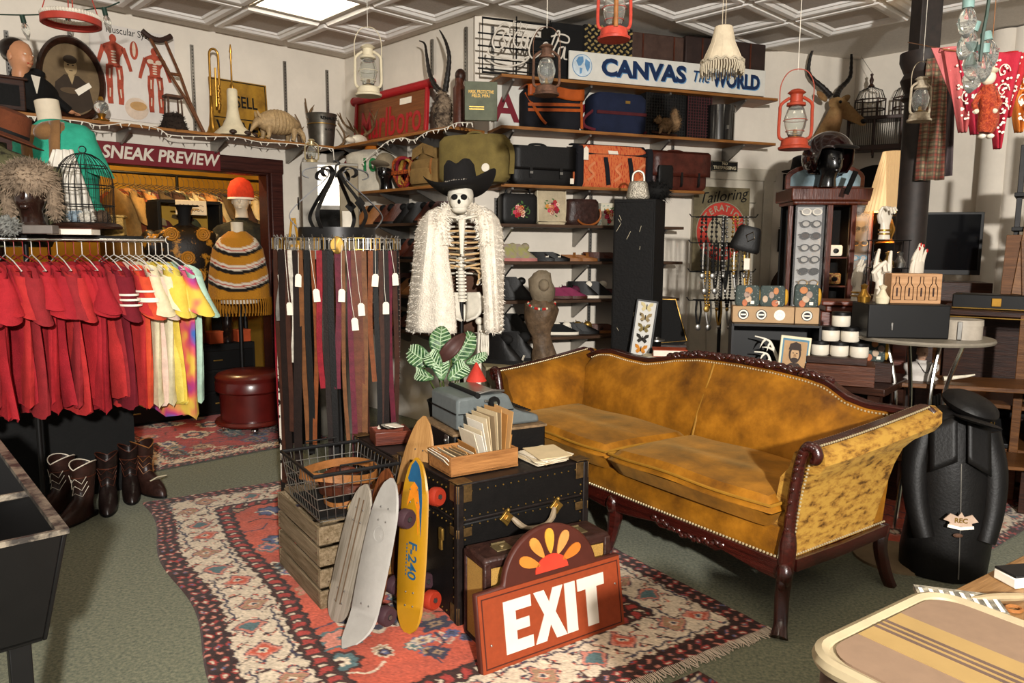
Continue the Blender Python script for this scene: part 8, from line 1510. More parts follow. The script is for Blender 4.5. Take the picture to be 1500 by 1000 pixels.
# clothes line: shirts and bandanas
def drape(name, label, cat, x0, x1, y0, y1, Y, m_, shape, grp=None, thick=.006, folds=5):
 c = dp((x0+x1)/2, y0, Y); b_ = dp((x0+x1)/2, y1, Y); wd = (x1-x0)*Y/F_PX; ht = c.z-b_.z; t = thing(name, label, cat, c, -.25, grp)
 def f(u, v): a = shape(u, v); return (wd*(a[0]-.5), .018*math.sin(u*folds*3+v*2)*(.4+v), -ht*a[1])
 b = MB(); b.grid(f, 22, 20); b.build('cloth', m_, t, solid=thick, smooth=70); return t, wd, ht
def plaid():
 m = mat('plaid_flannel', '#8a7c62', .9, 0, 0, 8, .2, 150); nt = m.node_tree; N, L = nt.nodes, nt.links; tcn = N.new('ShaderNodeTexCoord'); mixs = None; base = N.new('ShaderNodeRGB'); base.outputs[0].default_value = (*lin('#8a7c62'), 1); cur = base.outputs[0]
 for d_, s_, c in (('X', 14, '#7d2626'), ('Z', 14, '#7d2626'), ('X', 29, '#4a4438'), ('Z', 29, '#4a4438')):
  wv_ = N.new('ShaderNodeTexWave'); wv_.bands_direction = d_; wv_.inputs['Scale'].default_value = s_/2; L.new(tcn.outputs['Object'], wv_.inputs[0]); rp = N.new('ShaderNodeValToRGB'); rp.color_ramp.elements[0].position = .68; rp.color_ramp.elements[1].position = .74; L.new(wv_.outputs[0], rp.inputs[0]); ml = N.new('ShaderNodeMath'); ml.operation = 'MULTIPLY'; ml.inputs[1].default_value = .6; L.new(rp.outputs[0], ml.inputs[0])
  mx = N.new('ShaderNodeMix'); mx.data_type = 'RGBA'; L.new(ml.outputs[0], mx.inputs[0]); L.new(cur, mx.inputs[6]); mx.inputs[7].default_value = (*lin(c), 1); cur = mx.outputs[2]
 L.new(cur, N['Principled BSDF'].inputs['Base Color']); return m
slab_ = lambda u, v: (u*(.75+.25*v)+.12*(1-v), v)
drape('plaid_shirt', 'tan and red plaid shirt hanging on the line beside the column', 'shirt', 1356, 1392, 85, 264, 4.6, plaid(), slab_)
drape('grey_shirt', 'grey wool shirt hanging behind the plaid shirt', 'shirt', 1372, 1404, 82, 258, 4.75, cloth('grey_wool', '#54494a'), slab_)
tri = lambda u, v: (.5+(u-.5)*(1.35-v*1.15)+.12*v, v)
def bandana(label, x0, x1, y0, y1, Y, c):
 t, wd, ht = drape('bandana', label, 'bandana', x0, x1, y0, y1, Y, cloth('bandana_'+c.strip('#'), c, .08), tri, 'bandanas on the clothes line', folds=4); r = random.Random(x0); b = MB()
 for k in range(40): v = r.uniform(.06, .85); u = r.uniform(-.42, .42)*(1-v*.9); b.sph((wd*(u+.12*v), -.024, -ht*v), (.006, .002, .006), 6, 4)
 for k in range(3): v = .2+.2*k; P_ = [(wd*(.12*v)+.03*math.cos(a)*(1-a/8), -.025, -ht*v+.04*math.sin(a)*(1-a/8)) for a in np.linspace(0, 6, 16)]; b.tube(P_, .0025, 4)
 o = b.build('paisley_print', M_PAPER, t); o['kind'] = 'stuff'
for k, (x0, x1, y0, y1, c, n_) in enumerate(((1382, 1424, 72, 142, '#c06a6a', 'washed pink bandana tied high on the line'), (1398, 1432, 90, 190, '#b85a5a', 'faded rose bandana with paisley print'), (1418, 1448, 88, 193, '#a02438', 'crimson bandana behind the clown doll'), (1446, 1476, 78, 170, '#a11a20', 'dark red bandana right of the bulbs'), (1462, 1494, 80, 168, '#b32b30', 'red bandana with large white paisley'), (1456, 1482, 140, 214, '#b0283a', 'long red bandana hanging lowest on the line'), (1484, 1512, 85, 190, '#c9722a', 'orange bandana at the right edge'))): bandana(n_, x0-4, x1+4, 68+(x0-1382)*.13, y1+4, 3.9-.04*(k % 3), c)
t = thing('clothes_line', 'thin cord strung from the column holding the bandanas', 'cord', (0, 0, 0)); cable(t, 'cord', [dp(1330, 62, 4.65), dp(1382, 72, 3.86), dp(1450, 82, 3.86), dp(1520, 84, 3.86)], .003, M_TANLEA)
p = dp(1346, 178, 4.2); lantern('white rusty lantern hung on the dark column', p, .2, .72, mat('white_rusty', '#a99c86', .6, var=.25, sc=30), hang=ZC-p.z, cage=False, bail=True)
t = thing('bulb_cluster', 'cluster of large clear bulbs on a green cord at the top right', 'string lights', (0, 0, 0)); cable(t, 'cord', [dp(1450, -10, 2.6), dp(1446, 20, 2.6), dp(1440, 50, 2.6), dp(1436, 90, 2.6)], .006, _mats['green_cord'])
for k, (x, y) in enumerate(((1418, 12), (1424, 45), (1424, 76), (1441, 78), (1428, 98), (1446, 60))): q = dp(x, y, 2.6+.03*k); b = MB(); b.lathe([(0, .035), (.018, .03), (.018, 0), (0, 0)], n=12); s_ = b.build('socket', mat('grey_green_socket', '#6f8a84', .5), t, q, (.2*math.sin(k), .25*math.sin(k*2), 0)); b = MB(); b.lathe([(.012, 0), (.022, -.015), (.03, -.045), (.022, -.075), (.006, -.095), (0, -.096)], n=16); b.build('bulb', M_GLASS, s_)
p = dp(1442, 204, 3.3); t = thing('clown_doll', 'small doll in a red sequin suit hanging under the bulbs', 'doll', p, -.2, scale=.9); M_SEQ = mat('red_sequins', '#8f2418', .3, .4, 0, 90, .8, 200, '#c2562c'); b = MB(); b.tube(spline([(0, 0, .03), (.01, 0, .1), (0, 0, .2), (-.005, 0, .25)], 5), [.03, .036, .04, .044, .045, .045, .044, .043, .042, .04, .038, .036, .034, .032, .03, .026], 12); b.build('suit', M_SEQ, t)
b = MB(); b.sph((-.005, 0, .285), (.032, .032, .036), 14, 10); b.build('head', M_SKIN, t); b = MB(); b.sph((-.005, -.005, .315), (.04, .04, .016), 14, 6); b.lathe([(0, .05), (.02, .045), (.025, .01), (0, .01)], (-.005, 0, .31)); b.build('hat', M_CREAM, t); b = MB(); b.cyl((0, 0, .33), (0, .0, (ZC-p.z)/.9), .002, n=5); b.build('cord', M_TANLEA, t)
for s in (-1, 1): b = MB(); b.tube([(s*.03, 0, .22), (s*.055-.01, -.02, .16), (s*.04-.02, -.04, .13)], .013, 8); a_ = b.build('arm', M_SEQ, t); b = MB(); b.sph((s*.04-.02, -.04, .125), .013, 8, 6); b.build('hand', M_SKIN, a_); b = MB(); b.sph((s*.018, -.015, .012), (.016, .028, .012), 10, 6); b.build('shoe', M_PAPER, t)
# mantel, hands, boxes, round table
p = dp(1250, 500, 4.55); zm = dp(1250, 440, 4.55).z; t = thing('mantel', 'brown wooden mantelpiece behind the jars', 'mantel', V(p.x, p.y, 0), -.2); fn_part(t, 'shelf', M_REDWOOD, ((.05, .05, zm-.015), (.52, .26, .03)), ((.05, .06, zm-.05), (.46, .22, .04)), bevel=.008)
for x in (-.16, .26): fn_part(t, 'pilaster', M_REDWOOD, ((x, .06, (zm-.07)/2), (.08, .16, zm-.07)), bevel=.006)
fn_part(t, 'opening', M_BLKMAT, ((.05, .12, (zm-.07)/2), (.36, .04, zm-.07)))
def hand(label, base, rz, s, up, nails=None, ring=True):
 """mannequin hand on a wrist stump; up: bend of each finger (0 straight .. 1 folded), thumb first"""
 t = thing('mannequin_hand', label, 'hand', base, rz, 'display hands', scale=s); b = MB(); R = []
 for z, rx, ry, dx in ((0, .034, .026, 0), (.04, .028, .022, 0), (.075, .026, .018, 0), (.1, .034, .017, 0), (.13, .042, .016, 0), (.155, .043, .015, 0), (.168, .038, .012, 0)): R.append([(dx+rx*math.cos(a), ry*math.sin(a), z) for a in np.linspace(0, 2*math.pi, 16, endpoint=False)])
 b.rings(R)
 for k, (x, ln) in enumerate(((-.032, .068), (-.011, .082), (.011, .078), (.031, .06))):
  f_ = up[k+1]; q0 = V(x, 0, .155); seg = ln/3; a = 0; P_ = [q0]
  for j in range(3): a += f_*1.35+.08; P_.append(P_[-1]+V(-x*.04, -math.sin(a)*seg, math.cos(a)*seg))
  b.tube(P_, [.0095, .009, .008, .006], 8); b.sph(P_[-1], .0062, 8, 6)
  if nails: n_ = MB(); n_.sph(P_[-1]+V(0, -.004, .0), (.005, .004, .008), 8, 6); n_.build('nail', nails, t)
 f_ = up[0]; b.tube([V(-.028, 0, .095), V(-.052, -.012-.01*f_, .125), V(-.06+.03*f_, -.02-.01*f_, .155), V(-.058+.05*f_, -.024-.012*f_, .175)], [.014, .011, .0095, .006], 8); b.build('palm_and_fingers', mat('porcelain', '#cfc5b4', .35, var=.04), t)
 if ring: b = MB(); [b.tube([(.031*math.cos(a), .025*math.sin(a), z) for a in np.linspace(0, 2*math.pi, 20, endpoint=False)], .005, 6, True) for z in (.03, .05)]; b.build('bracelet', M_BRASS, t)
 return t
p = dp(1254, 436, 4.5); hand('white mannequin hand with bracelets on the mantelpiece', V(p.x, p.y, zm+.001), .5, 1.05, (.1, .2, .05, .05, .1))
zt3 = fl(1320, 490, 0).z; RY = 3.95; zr = dp(1350, 492, RY).z; p = dp(1352, 492, RY); rt = thing('round_table', 'round grey topped table with bent chrome legs', 'table', V(p.x, p.y, 0), 0)
b = MB(); b.lathe([(0, zr-.02), (.33, zr-.02), (.335, zr-.01), (.33, zr), (0, zr)], n=40); b.build('top', mat('grey_laminate', '#7d7568', .4, var=.1), rt)
for a in (.6, 2.2, 3.9, 5.4): b = MB(); b.tube(spline([(.2*math.cos(a), .2*math.sin(a), zr-.02), (.12*math.cos(a), .12*math.sin(a), zr*.6), (.22*math.cos(a), .22*math.sin(a), .01)], 6), .011, 8); b.build('leg', M_CHROME, rt)
p = dp(1322, 470, RY); t = thing('black_box', 'long black case on the round chrome legged table', 'case', V(p.x-.02, p.y, zr+.001), -.12); hb = dp(1322, 446, RY-.1).z-zr; fn_part(t, 'body', M_BLACK, ((0, 0, hb/2), (.40, .26, hb)), bevel=.006); fn_part(t, 'clasp', M_STEEL, ((-.08, -.133, hb*.35), (.01, .006, .04)))
q = V(p.x-.02, p.y, zr+hb+.002); t = thing('bottle_crate', 'pale wooden box engraved with four bottles on the black case', 'box', q+V(.06, 0, 0), -.12); M_BIR = wood('birch', '#b48a63', '#99704b', .6); fn_part(t, 'body', M_BIR, ((0, 0, .078), (.25, .1, .156)), bevel=.003)
for k in range(4): x = -.095+.06*k; P_ = [(x+.02*px_, -.052, .02+.12*pz) for px_, pz in ((-1, 0), (1, 0), (1, .55), (.4, .72), (.4, 1), (-.4, 1), (-.4, .72), (-1, .55))]; b = MB(); b.tube(P_, .002, 4, True); b.build('engraving', M_DKWOOD, t); fn_part(t, 'engraved_line', M_DKWOOD, ((x, -.0515, .06), (.008, .001, .045)), bevel=0)
fn_part(t, 'latch', M_BLACK, ((.126, 0, .09), (.004, .012, .008)))
hand('pale mannequin hand making horns behind the engraved box', q+V(-.05, .11, 0), .1, 1.25, (1, 0, 1, 1, 0), ring=False); hand('mannequin hand with red nails and a gold watch behind the engraved box', q+V(.13, .1, .0), .5, 1.3, (.0, .05, .0, .0, .05), nails=M_RED)
p = dp(1302, 352, 4.6); fn = thing('glass_stand', 'small glass and wire riser behind the horned hand', 'stand', V(p.x, p.y, zm+.03), -.2); zz_ = p.z-zm-.03
for s in (-1, 1):
 for y in (-.06, .06): fn_part(fn, 'post', M_BLACK, ((s*.1, y, zz_/2), (.006, .006, zz_)))
for f_ in (0, .5, 1): fn_part(fn, 'shelf', M_BLACK, ((0, 0, zz_*f_), (.22, .14, .006)))
hand('jewelled white hand on the glass riser under the lamp', V(p.x-.03, p.y, p.z+.006), .2, 1.1, (.3, .5, .6, .6, .5))
for k in range(5): b = MB(); b.lathe([(0, 0), (.03, 0), (.035, .03), (.02, .05), (.012, .07), (.02, .09), (0, .1)], n=14); o = b.build('shaving_brush' if k < 2 else 'trinket', [M_CREAM, M_BRASS, M_CHROME, M_GOLD, M_STEEL][k], None, q+V(-.12-.03*(k % 2)-.02*k*(k < 2), -.05+.1*(k % 2), 0) if k < 2 else V(p.x-.08+.07*(k-2), p.y-.03, zm+.034+zz_*.5)); tag(o, ['cream shaving brush at the left of the black case', 'brass shaving brush behind the cream one', 'chrome trinket on the glass riser, leftmost', 'gold trinket in the middle of the glass riser', 'steel trinket on the glass riser, rightmost'][k], 'trinket')
p = dp(1406, 492, RY-.1); t = thing('hat_tin', 'round cream hat tin with a grey stripe on the round table', 'tin', V(p.x, p.y, zr+.001), 0); b = MB(); b.lathe([(0, 0), (.1, 0), (.1, .085), (0, .085)], n=36); b.build('body', mat('cream_tin', '#a2988a', .5, var=.12), t); b = MB(); b.lathe([(0, .1), (.102, .1), (.103, .07), (.1, .07)], n=36); b.build('lid', _mats['cream_tin'], t); fn_part(t, 'stripe', M_STEEL, ((-.055, -.086, .048), (.022, .012, .094)), rot=(0, 0, -.55))
# counter at the right
p = dp(1372, 452, 4.55); RZC = -.62; zt4 = p.z; t = thing('glass_counter', 'wood framed glass display counter with shelves of curios', 'counter', V(p.x, p.y, 0), RZC); LCn = 1.7; M_CTR = wood('counter_wood', '#6a4423', '#472a13', .4); fn_part(t, 'top', M_DKWOOD, ((LCn/2, .3, zt4-.015), (LCn, .64, .03)))
for x in (.02, .45, LCn-.02): fn_part(t, 'post', M_CTR, ((x, .0, zt4/2), (.045, .045, zt4-.03)))
for z in (.08, .3, .56): fn_part(t, 'shelf', M_CTR, ((LCn/2, .28, z), (LCn-.05, .54, .025)))
fn_part(t, 'back_panel', M_DKWOOD, ((LCn/2, .6, zt4/2), (LCn, .02, zt4-.04))); fn_part(t, 'front_board', M_CTR, ((LCn/2, .01, .2), (LCn-.06, .02, .16))); fn_part(t, 'gold_rail', M_GOLD, ((LCn/2, -.022, zt4-.04), (LCn, .006, .008)))
ctr = V(p.x, p.y, 0); ccu, ccn = V(math.cos(RZC), math.sin(RZC), 0), V(-math.sin(RZC), math.cos(RZC), 0)
def onC(x, y, z): return ctr+ccu*x+ccn*y+V(0, 0, z)
t = thing('instrument_case', 'long black case with a square brass clasp on the counter', 'case', onC(.02, .1, zt4+.001), RZC); fn_part(t, 'body', M_BLACK, ((.8, .1, .045), (1.5, .2, .09)), bevel=.006); fn_part(t, 'clasp', M_BRASS, ((.28, -.004, .045), (.05, .01, .05))); fn_part(t, 'trim', M_GOLD, ((.8, -.002, .006), (1.5, .008, .008)))
for k in range(11): b = MB(); hh_ = .36+.05*math.sin(k*1.9); b.box((0, 0, hh_/2), (.1, .012, hh_), tx=.9); o = b.build('wood_shake', [wood('shake_a', '#6a4426', '#4a2d16'), wood('shake_b', '#7d5530', '#58371a')][k % 2], None, onC(.36+.055*k, .22-.01*(k % 3), zt4+.092), (-.12, .1*math.sin(k*2.2), RZC+.1*math.sin(k)), bevel=.002); tag(o, 'split wooden shake standing on the black case, %s from the left' % ORD[k], 'wood shake', 'wooden shakes on the counter')
t = thing('wall_rack', 'black metal shelf rack above the counter at the right edge', 'shelf', onC(.36, .36, zt4), RZC)
zsh = [dp(1470, y, 4.2).z-zt4 for y in (352, 332, 277)]
for x in (0, .8): fn_part(t, 'upright', M_IRON, ((x, 0, zsh[2]/2+.15), (.03, .03, zsh[2]+.3)))
for z in zsh: fn_part(t, 'shelf', M_BLACK, ((.4, .05, z), (.85, .26, .025)))
b = MB(); b.lathe([(0, 0), (.085, 0), (.09, .15), (.095, .16), (.085, .16), (.08, .02), (0, .02)], n=30); o = b.build('copper_pot', mat('copper', '#8a4a38', .3, .8, var=.2), None, onC(.52, .38, zt4+zsh[2]+.014)); tag(o, 'shiny copper pot on the top of the rack', 'pot')
t = thing('glass_jug', 'squat clear glass jug with amber liquid on the rack', 'jug', onC(.48, .38, zt4+zsh[1]+.014), 0); b = MB(); b.lathe([(0, 0), (.07, 0), (.085, .03), (.08, .1), (.03, .14), (.022, .18), (.027, .19)], n=26, cap=False); b.build('glass_body', M_GLASS, t, solid=.003); b = MB(); b.lathe([(0, .004), (.065, .004), (.078, .03), (0, .032)], n=24); b.build('liquid', mat('amber', '#6b3f14', .2), t)
t = thing('flower_plate', 'cream plate with a red flower standing on the rack', 'plate', onC(.72, .36, zt4+zsh[1]+.014), RZC, tilt=(-.15, 0)); b = MB(); b.lathe([(0, 0), (.1, .0), (.115, .012), (.11, .016), (0, .008)], (0, 0, .115), 28, axis='y'); b.build('dish', M_CREAM, t)
for k in range(10): a = k*.628; b = MB(); b.sph((.06*math.cos(a), -.018, .115+.06*math.sin(a)), (.028, .004, .012), 8, 5, rot=(0, -a, 0)); b.build('petal', M_RED, t)
t = thing('framed_print', 'small black framed print at the right edge above the copper pot', 'picture', onC(.8, .34, zt4+zsh[2]+.2), RZC); fn_part(t, 'frame', M_BLACK, ((0, 0, .15), (.3, .03, .36))); fn_part(t, 'mount', M_CREAM, ((0, -.016, .15), (.22, .004, .28))); fn_part(t, 'print', M_SEPIA, ((0, -.019, .15), (.14, .004, .19)))
p = onC(-.12, -.02, 0); dz_ = .7; q = dp(1348, 556, 4.2); t = thing('doll_bust', 'baby doll head on a white necklace bust', 'doll', q, -.1); b = MB(); rbox(b, .06, .05, .03, 6); torso(b, .19, .11, .11, .03, .01); b.build('bust', mat('white_bust', '#c4bdb4', .6), t); b = MB(); head_mesh(b, (0, 0, .095), .36); b.build('head', mat('doll_skin', '#c29a80', .4), t); b = MB(); b.sph((0, .008, .192), (.029, .036, .022), 12, 8); b.build('hair', mat('doll_hair', '#4a2a1a', .6), t); b = MB(); b.tube(spline([(-.04, -.04, .11), (0, -.07, .05), (.04, -.04, .11)], 6), .002, 4); b.build('necklace', M_BLKMAT, t)
tb = thing('curio_shelf', 'low wooden shelf with curios under the round table', 'shelf', V(q.x-.25, q.y+.0, 0), -.3); fn_part(tb, 'plank', M_CTR, ((.4, .12, q.z-.014), (1.2, .36, .025)), bevel=.003)
for x in (-.15, .35, .95): fn_part(tb, 'support', M_CTR, ((x, .12, (q.z-.03)/2), (.04, .3, q.z-.03)))
fn_part(tb, 'lower_plank', M_CTR, ((.4, .12, .3), (1.2, .34, .02)))
q2 = q; antler(thing('bone', 'long pale bone lying on the curio shelf', 'bone', V(q2.x+.12, q2.y-.02, q2.z+.01), -.2), [(0, 0, 0), (.06, 0, .01), (.12, 0, .02), (.16, 0, .03)], .014, (), M_BONE, 'shaft')
t = thing('animal_skull', 'yellowed animal skull in the glass counter', 'skull', onC(.5, .12, .573), RZC+.3); b = MB(); b.sph((0, 0, .06), (.06, .08, .06), 16, 10); b.sph((.0, -.09, .04), (.035, .06, .035), 12, 8); b.build('cranium', mat('old_bone', '#8a7350', .7, var=.25), t); b = MB(); [b.sph((s*.035, -.05, .06), (.02, .02, .02), 10, 7) for s in (-1, 1)]; b.build('eye_sockets', M_BLKMAT, t)
t = thing('old_typewriter', 'black ROYAL typewriter on the lower shelf of the counter', 'typewriter', onC(.3, .16, .3125), RZC); b = MB(); b.prism([(-.16, 0), (-.16, .03), (-.06, .06), (.0, .15), (.14, .15), (.14, 0)], -.15, .15, 'yz'); b.build('body', M_BLACK, t, bevel=.006); text('ROYAL', .035, M_GOLD, t, (0, -.06, .12), (math.pi/2-.6, 0, 0), .002); b = MB(); b.cyl((-.2, .06, .17), (.2, .06, .17), .02); b.build('platen', M_BLKMAT, t)
b = MB(); lump(b, [(.05, 0, 0), (.1, .03, 0), (.12, .1, 0), (.09, .17, 0), (.03, .2, 0)], 12); o = b.build('coral', mat('rust_coral', '#5a2c1c', .9, 0, .4, 30, .8, 40), None, onC(.66, .14, .3125)); tag(o, 'rust red lump of coral in the bottom of the counter', 'coral')
t = thing('keyboard', 'toy piano keyboard along the counter base', 'keyboard', onC(.55, -.16, .27), RZC); fn_part(t, 'body', M_DKWOOD, ((.3, 0, -.13), (.7, .18, .26))); 
for k in range(16): fn_part(t, 'white_key', M_PAPER, ((-.02+k*.04, -.02, .006), (.037, .12, .012)), bevel=.001)
# leather jacket on a stand
p = fl(1400, 856); jk = thing('jacket_stand', 'black leather motorcycle jacket on a low bust form', 'jacket', V(p.x+.02, p.y+.14, 0), -.25); b = MB(); R = []
for z, rx, ry, dx in ((.005, .18, .14, 0), (.1, .185, .15, 0), (.25, .18, .15, .01), (.42, .17, .14, .0), (.55, .165, .13, -.01), (.66, .14, .11, -.01), (.73, .1, .09, -.01), (.77, .06, .07, -.01)): R.append([(dx+rx*math.cos(a)*(1+.02*math.sin(5*a+z*9)), ry*math.sin(a)*(1+.03*math.sin(7*a+z*12)), z) for a in np.linspace(0, 2*math.pi, 32, endpoint=False)])
b.rings(R); b.build('jacket_body', M_BLKLEA, jk, smooth=70)
for s in (-1, 1):
 b = MB(); P_ = spline([(s*.12, 0, .66), (s*.155, -.04, .5), (s*.15, -.08, .34), (s*.12, -.12, .2)], 6); b.tube(P_, [.07-.0015*i for i in range(len(P_))], 12); b.build('sleeve', M_BLKLEA, jk); b = MB(); b.grid(lambda u, v: (s*(.02+.1*u), -.1-.05*v+.02*u, .76-.2*v-.06*u), 5, 6); b.build('lapel', M_BLKLEA, jk, solid=.008)
b = MB(); b.tube([(.02, -.153, .03), (.01, -.15, .3), (.0, -.135, .55)], .003, 5); b.build('zip', M_STEEL, jk)
t = jk; em = (.0, -.185, .31); M_PT = mat('patch_cream', '#b39a86', .7)
b = MB(); b.prism([(-.08, .0), (-.05, .035), (-.015, .02), (0, .045), (.015, .02), (.05, .035), (.08, 0), (.05, -.01), (.055, -.03), (-.055, -.03), (-.05, -.01)], -.003, .003); pc = b.build('eagle_patch', M_PT, jk, em, (.0, 0, 0)); pc.scale = (.85, 1, .85); text('REC', .034, M_GOLD, pc, (0, -.004, 0), bold=.001); b = MB(); b.tube([(-.06, -.004, -.03), (0, -.005, -.04), (.06, -.004, -.03)], 1, flat=(.016, .003, (0, -1, 0))); b.build('banner', M_PAPER, pc); b = MB(); b.sph((0, 0, 0), (.02, .004, .01), 10, 6); b.build('small_badge', M_RUST, jk, (.0, -.165, .235))
t = thing('leather_visor_cap', 'black leather peaked cap lying on the jacket collar', 'cap', V(p.x+.04, p.y+.08, .77), -.5, tilt=(.15, .35)); b = MB(); b.sph((0, .03, .02), (.12, .12, .05), 18, 8); b.build('crown', M_BLKLEA, t); b = MB(); b.sph((.04, -.09, .0), (.1, .08, .012), 14, 6, rot=(-.3, 0, .4)); b.build('peak', M_BLKLEA, t)
p = fl(1300, 830); b = MB(); b.lathe([(0, 0), (.2, 0), (.2, .012), (.17, .02), (0, .02)], n=30); t = thing('lamp_stand_base', 'tan round base with black tripod rods beside the sofa', 'stand', V(p.x+.1, p.y+.1, 0), 0); b.build('base', mat('tan_base', '#7d6a50', .7, var=.1), t)
for k in range(3): b = MB(); b.cyl((.13+.02*k, -.12+.04*k, .02), (.10+.03*k, -.02+.03*k, .8), .008, n=8); b.build('rod', M_BLACK, t)
# foreground: cart at the left, suitcase on a table at the right
A_ = fl(92, 778, .75); B_ = fl(-60, 575, .75); d_ = (A_-B_); t = thing('black_cart', 'black painted bin table with worn steel rim in the left foreground', 'cart', V(A_.x, A_.y, 0), math.atan2(d_.y, d_.x)); L_ = 1.5; Wc = .7
M_WORN = mat('worn_black_rim', '#3a3531', .45, .5, 0, 14, .2, 60, '#8d8272', lo=.44, hi=.58)
for y0, y1, x0, x1, nm in ((0, .012, -L_, 0, 'side_wall'), (-Wc, -Wc+.012, -L_, 0, 'side_wall'), (-Wc, 0, -.012, 0, 'end_wall'), (-Wc, 0, -L_, -L_+.012, 'end_wall')): fn_part(t, nm, M_BLACK, (((x0+x1)/2, (y0+y1)/2, .6), (x1-x0, y1-y0, .3)))
fn_part(t, 'floor_panel', M_BLACK, ((-L_/2, -Wc/2, .46), (L_, Wc, .012)))
b = MB(); b.tube([(0, 0, .75), (0, -Wc, .75), (-L_, -Wc, .75), (-L_, 0, .75)], 1, closed=True, flat=(.03, .014, (0, 0, 1))); b.build('rim', M_WORN, t)
for x in (-.1, -L_+.1):
 for y in (-.1, -Wc+.1): fn_part(t, 'leg', M_BLACK, ((x, y, .225), (.05, .05, .45)))
for o in t.children:
 if 'wall' in o.name or 'floor' in o.name:
  for v in o.data.vertices: f_ = max(0, .75-v.co.z)*.25; v.co.x = -L_/2+(v.co.x+L_/2)*(1-f_); v.co.y = -Wc/2+(v.co.y+Wc/2)*(1-f_*2)
fn_part(t, 'divider', M_WORN, ((-.45, -Wc/2, .735), (.012, Wc, .02)))
sL, sT, sR = fl(1187, 950, .86), fl(1358, 868, .86), fl(1500, 925, .86); sx_ = sT-sL; rz = math.atan2(sx_.y, sx_.x); dv = V(-math.sin(rz), math.cos(rz), 0); w = sx_.length+.0; dlen = .62
M_SCT = mat('tan_suitcase_cloth', '#7c6552', .6, var=.05, sc=30); M_SCE = mat('cream_edge', '#988a6e', .5, var=.08); M_SCS = mat('cream_stripe', '#957a4c', .6, var=.05)
t = thing('striped_suitcase', 'tan suitcase with cream edge and stripes in the right foreground', 'suitcase', V(sL.x, sL.y, 0), rz); w += .03
ol_ = [(x, y-dlen) for x, y in rrect(w, dlen, .055, 6, x0=-.01)]
b = MB(); b.prism(ol_, .725, .852, 'xy'); b.build('body', mat('dark_brown_side', '#3d2a22', .5), t, bevel=.01); b = MB(); b.tube([(x, y, .852) for x, y in ol_], .014, 8, True); b.build('edge_piping', M_SCE, t); b = MB(); ins = [(w/2-.01+(x-w/2+.01)*.91, -dlen/2+(y+dlen/2)*.95) for x, y in ol_]; b.prism(ins, .85, .862, 'xy'); b.build('top_panel', M_SCT, t)
b = MB(); b.prism(ol_, .846, .858, 'xy'); b.build('rim_panel', M_SCE, t)
for x0, x1, m_, z in ((.27, .60, M_SCS, .8625), (.385, .405, M_SCT, .8632), (.425, .445, M_SCT, .8632), (.465, .485, M_SCT, .8632)): b = MB(); b.box((w*(x0+x1)/2, -dlen/2, z), (w*(x1-x0), dlen*.945, .001)); b.build('stripe', m_ if m_ is M_SCS else mat('brown_line', '#5d4a40', .6), t)
q = V(sL.x, sL.y, 0); ex_ = V(math.cos(rz), math.sin(rz), 0)
M_OAK = wood('oak_table', '#8d6a42', '#6d4c2a', .5); t = thing('work_table', 'oak work table in the right foreground under the striped suitcase', 'table', q+dv*-.03, rz); fn_part(t, 'top', M_OAK, ((.9, -.4, .705), (.88, 1.1, .036)), ((.22, -.52, .705), (.44, .86, .036)), bevel=.004)
for x in (.06, 1.25):
 for y in (-.15, -.88): fn_part(t, 'leg', M_OAK, ((x, y, .343), (.06, .06, .686)))
def tabpt(x, y, z=.7235): return fl(x, y, z)
p = tabpt(1400, 892); b = MB(); b.box((0, 0, .006), (.16, .1, .012)); t = thing('postcard_stack', 'dark printed postcards behind the striped suitcase', 'cards', p+V(.02, .02, 0), rz-.9); b.build('cards', mat('printed_card', '#5a564e', .6, 0, 0, 40, 0, 60, '#a39a86'), t)
for k in range(8): fn_part(t, 'printed_line', M_PAPER, ((-.07+.02*k, 0, .0125), (.008, .07, .001)), bevel=0)
p = tabpt(1470, 880); t = thing('horn_tool', 'pale horn handled tool lying on the oak table', 'tool', p, .3, scale=.65); b = MB(); b.tube(spline([(-.12, .02, .012), (-.05, .0, .02), (.03, -.02, .02), (.1, -.02, .012)], 6), [.008+.006*math.sin(i/18*3.1) for i in range(19)], 8); b.build('handle', mat('horn_tan', '#8f7d60', .4), t); b = MB(); b.tube([(.025*math.cos(a)-.03, .02*math.sin(a)-.06, .006) for a in np.linspace(0, 6.28, 14, endpoint=False)], .006, 6, True); b.build('ring', M_TANLEA, t)
p = tabpt(1495, 852); t = thing('card_box', 'small white box with black top on the oak table', 'box', p, .2); fn_part(t, 'body', M_PAPER, ((0, 0, .012), (.09, .06, .024))); fn_part(t, 'lid', M_BLACK, ((0, 0, .027), (.09, .06, .006)))
p = tabpt(1470, 925); t = thing('ruler', 'yellow and white marked tape lying beside the suitcase', 'ruler', p+V(.02, .02, 0), rz-1.2); fn_part(t, 'strip', M_PAPER, ((0, 0, .004), (.2, .045, .008)));
for k in range(6): fn_part(t, 'yellow_block', mat('yellow_mark', '#b5a040', .6), ((-.085+.03*k, .0, .0085), (.02, .03, .001)), bevel=0)
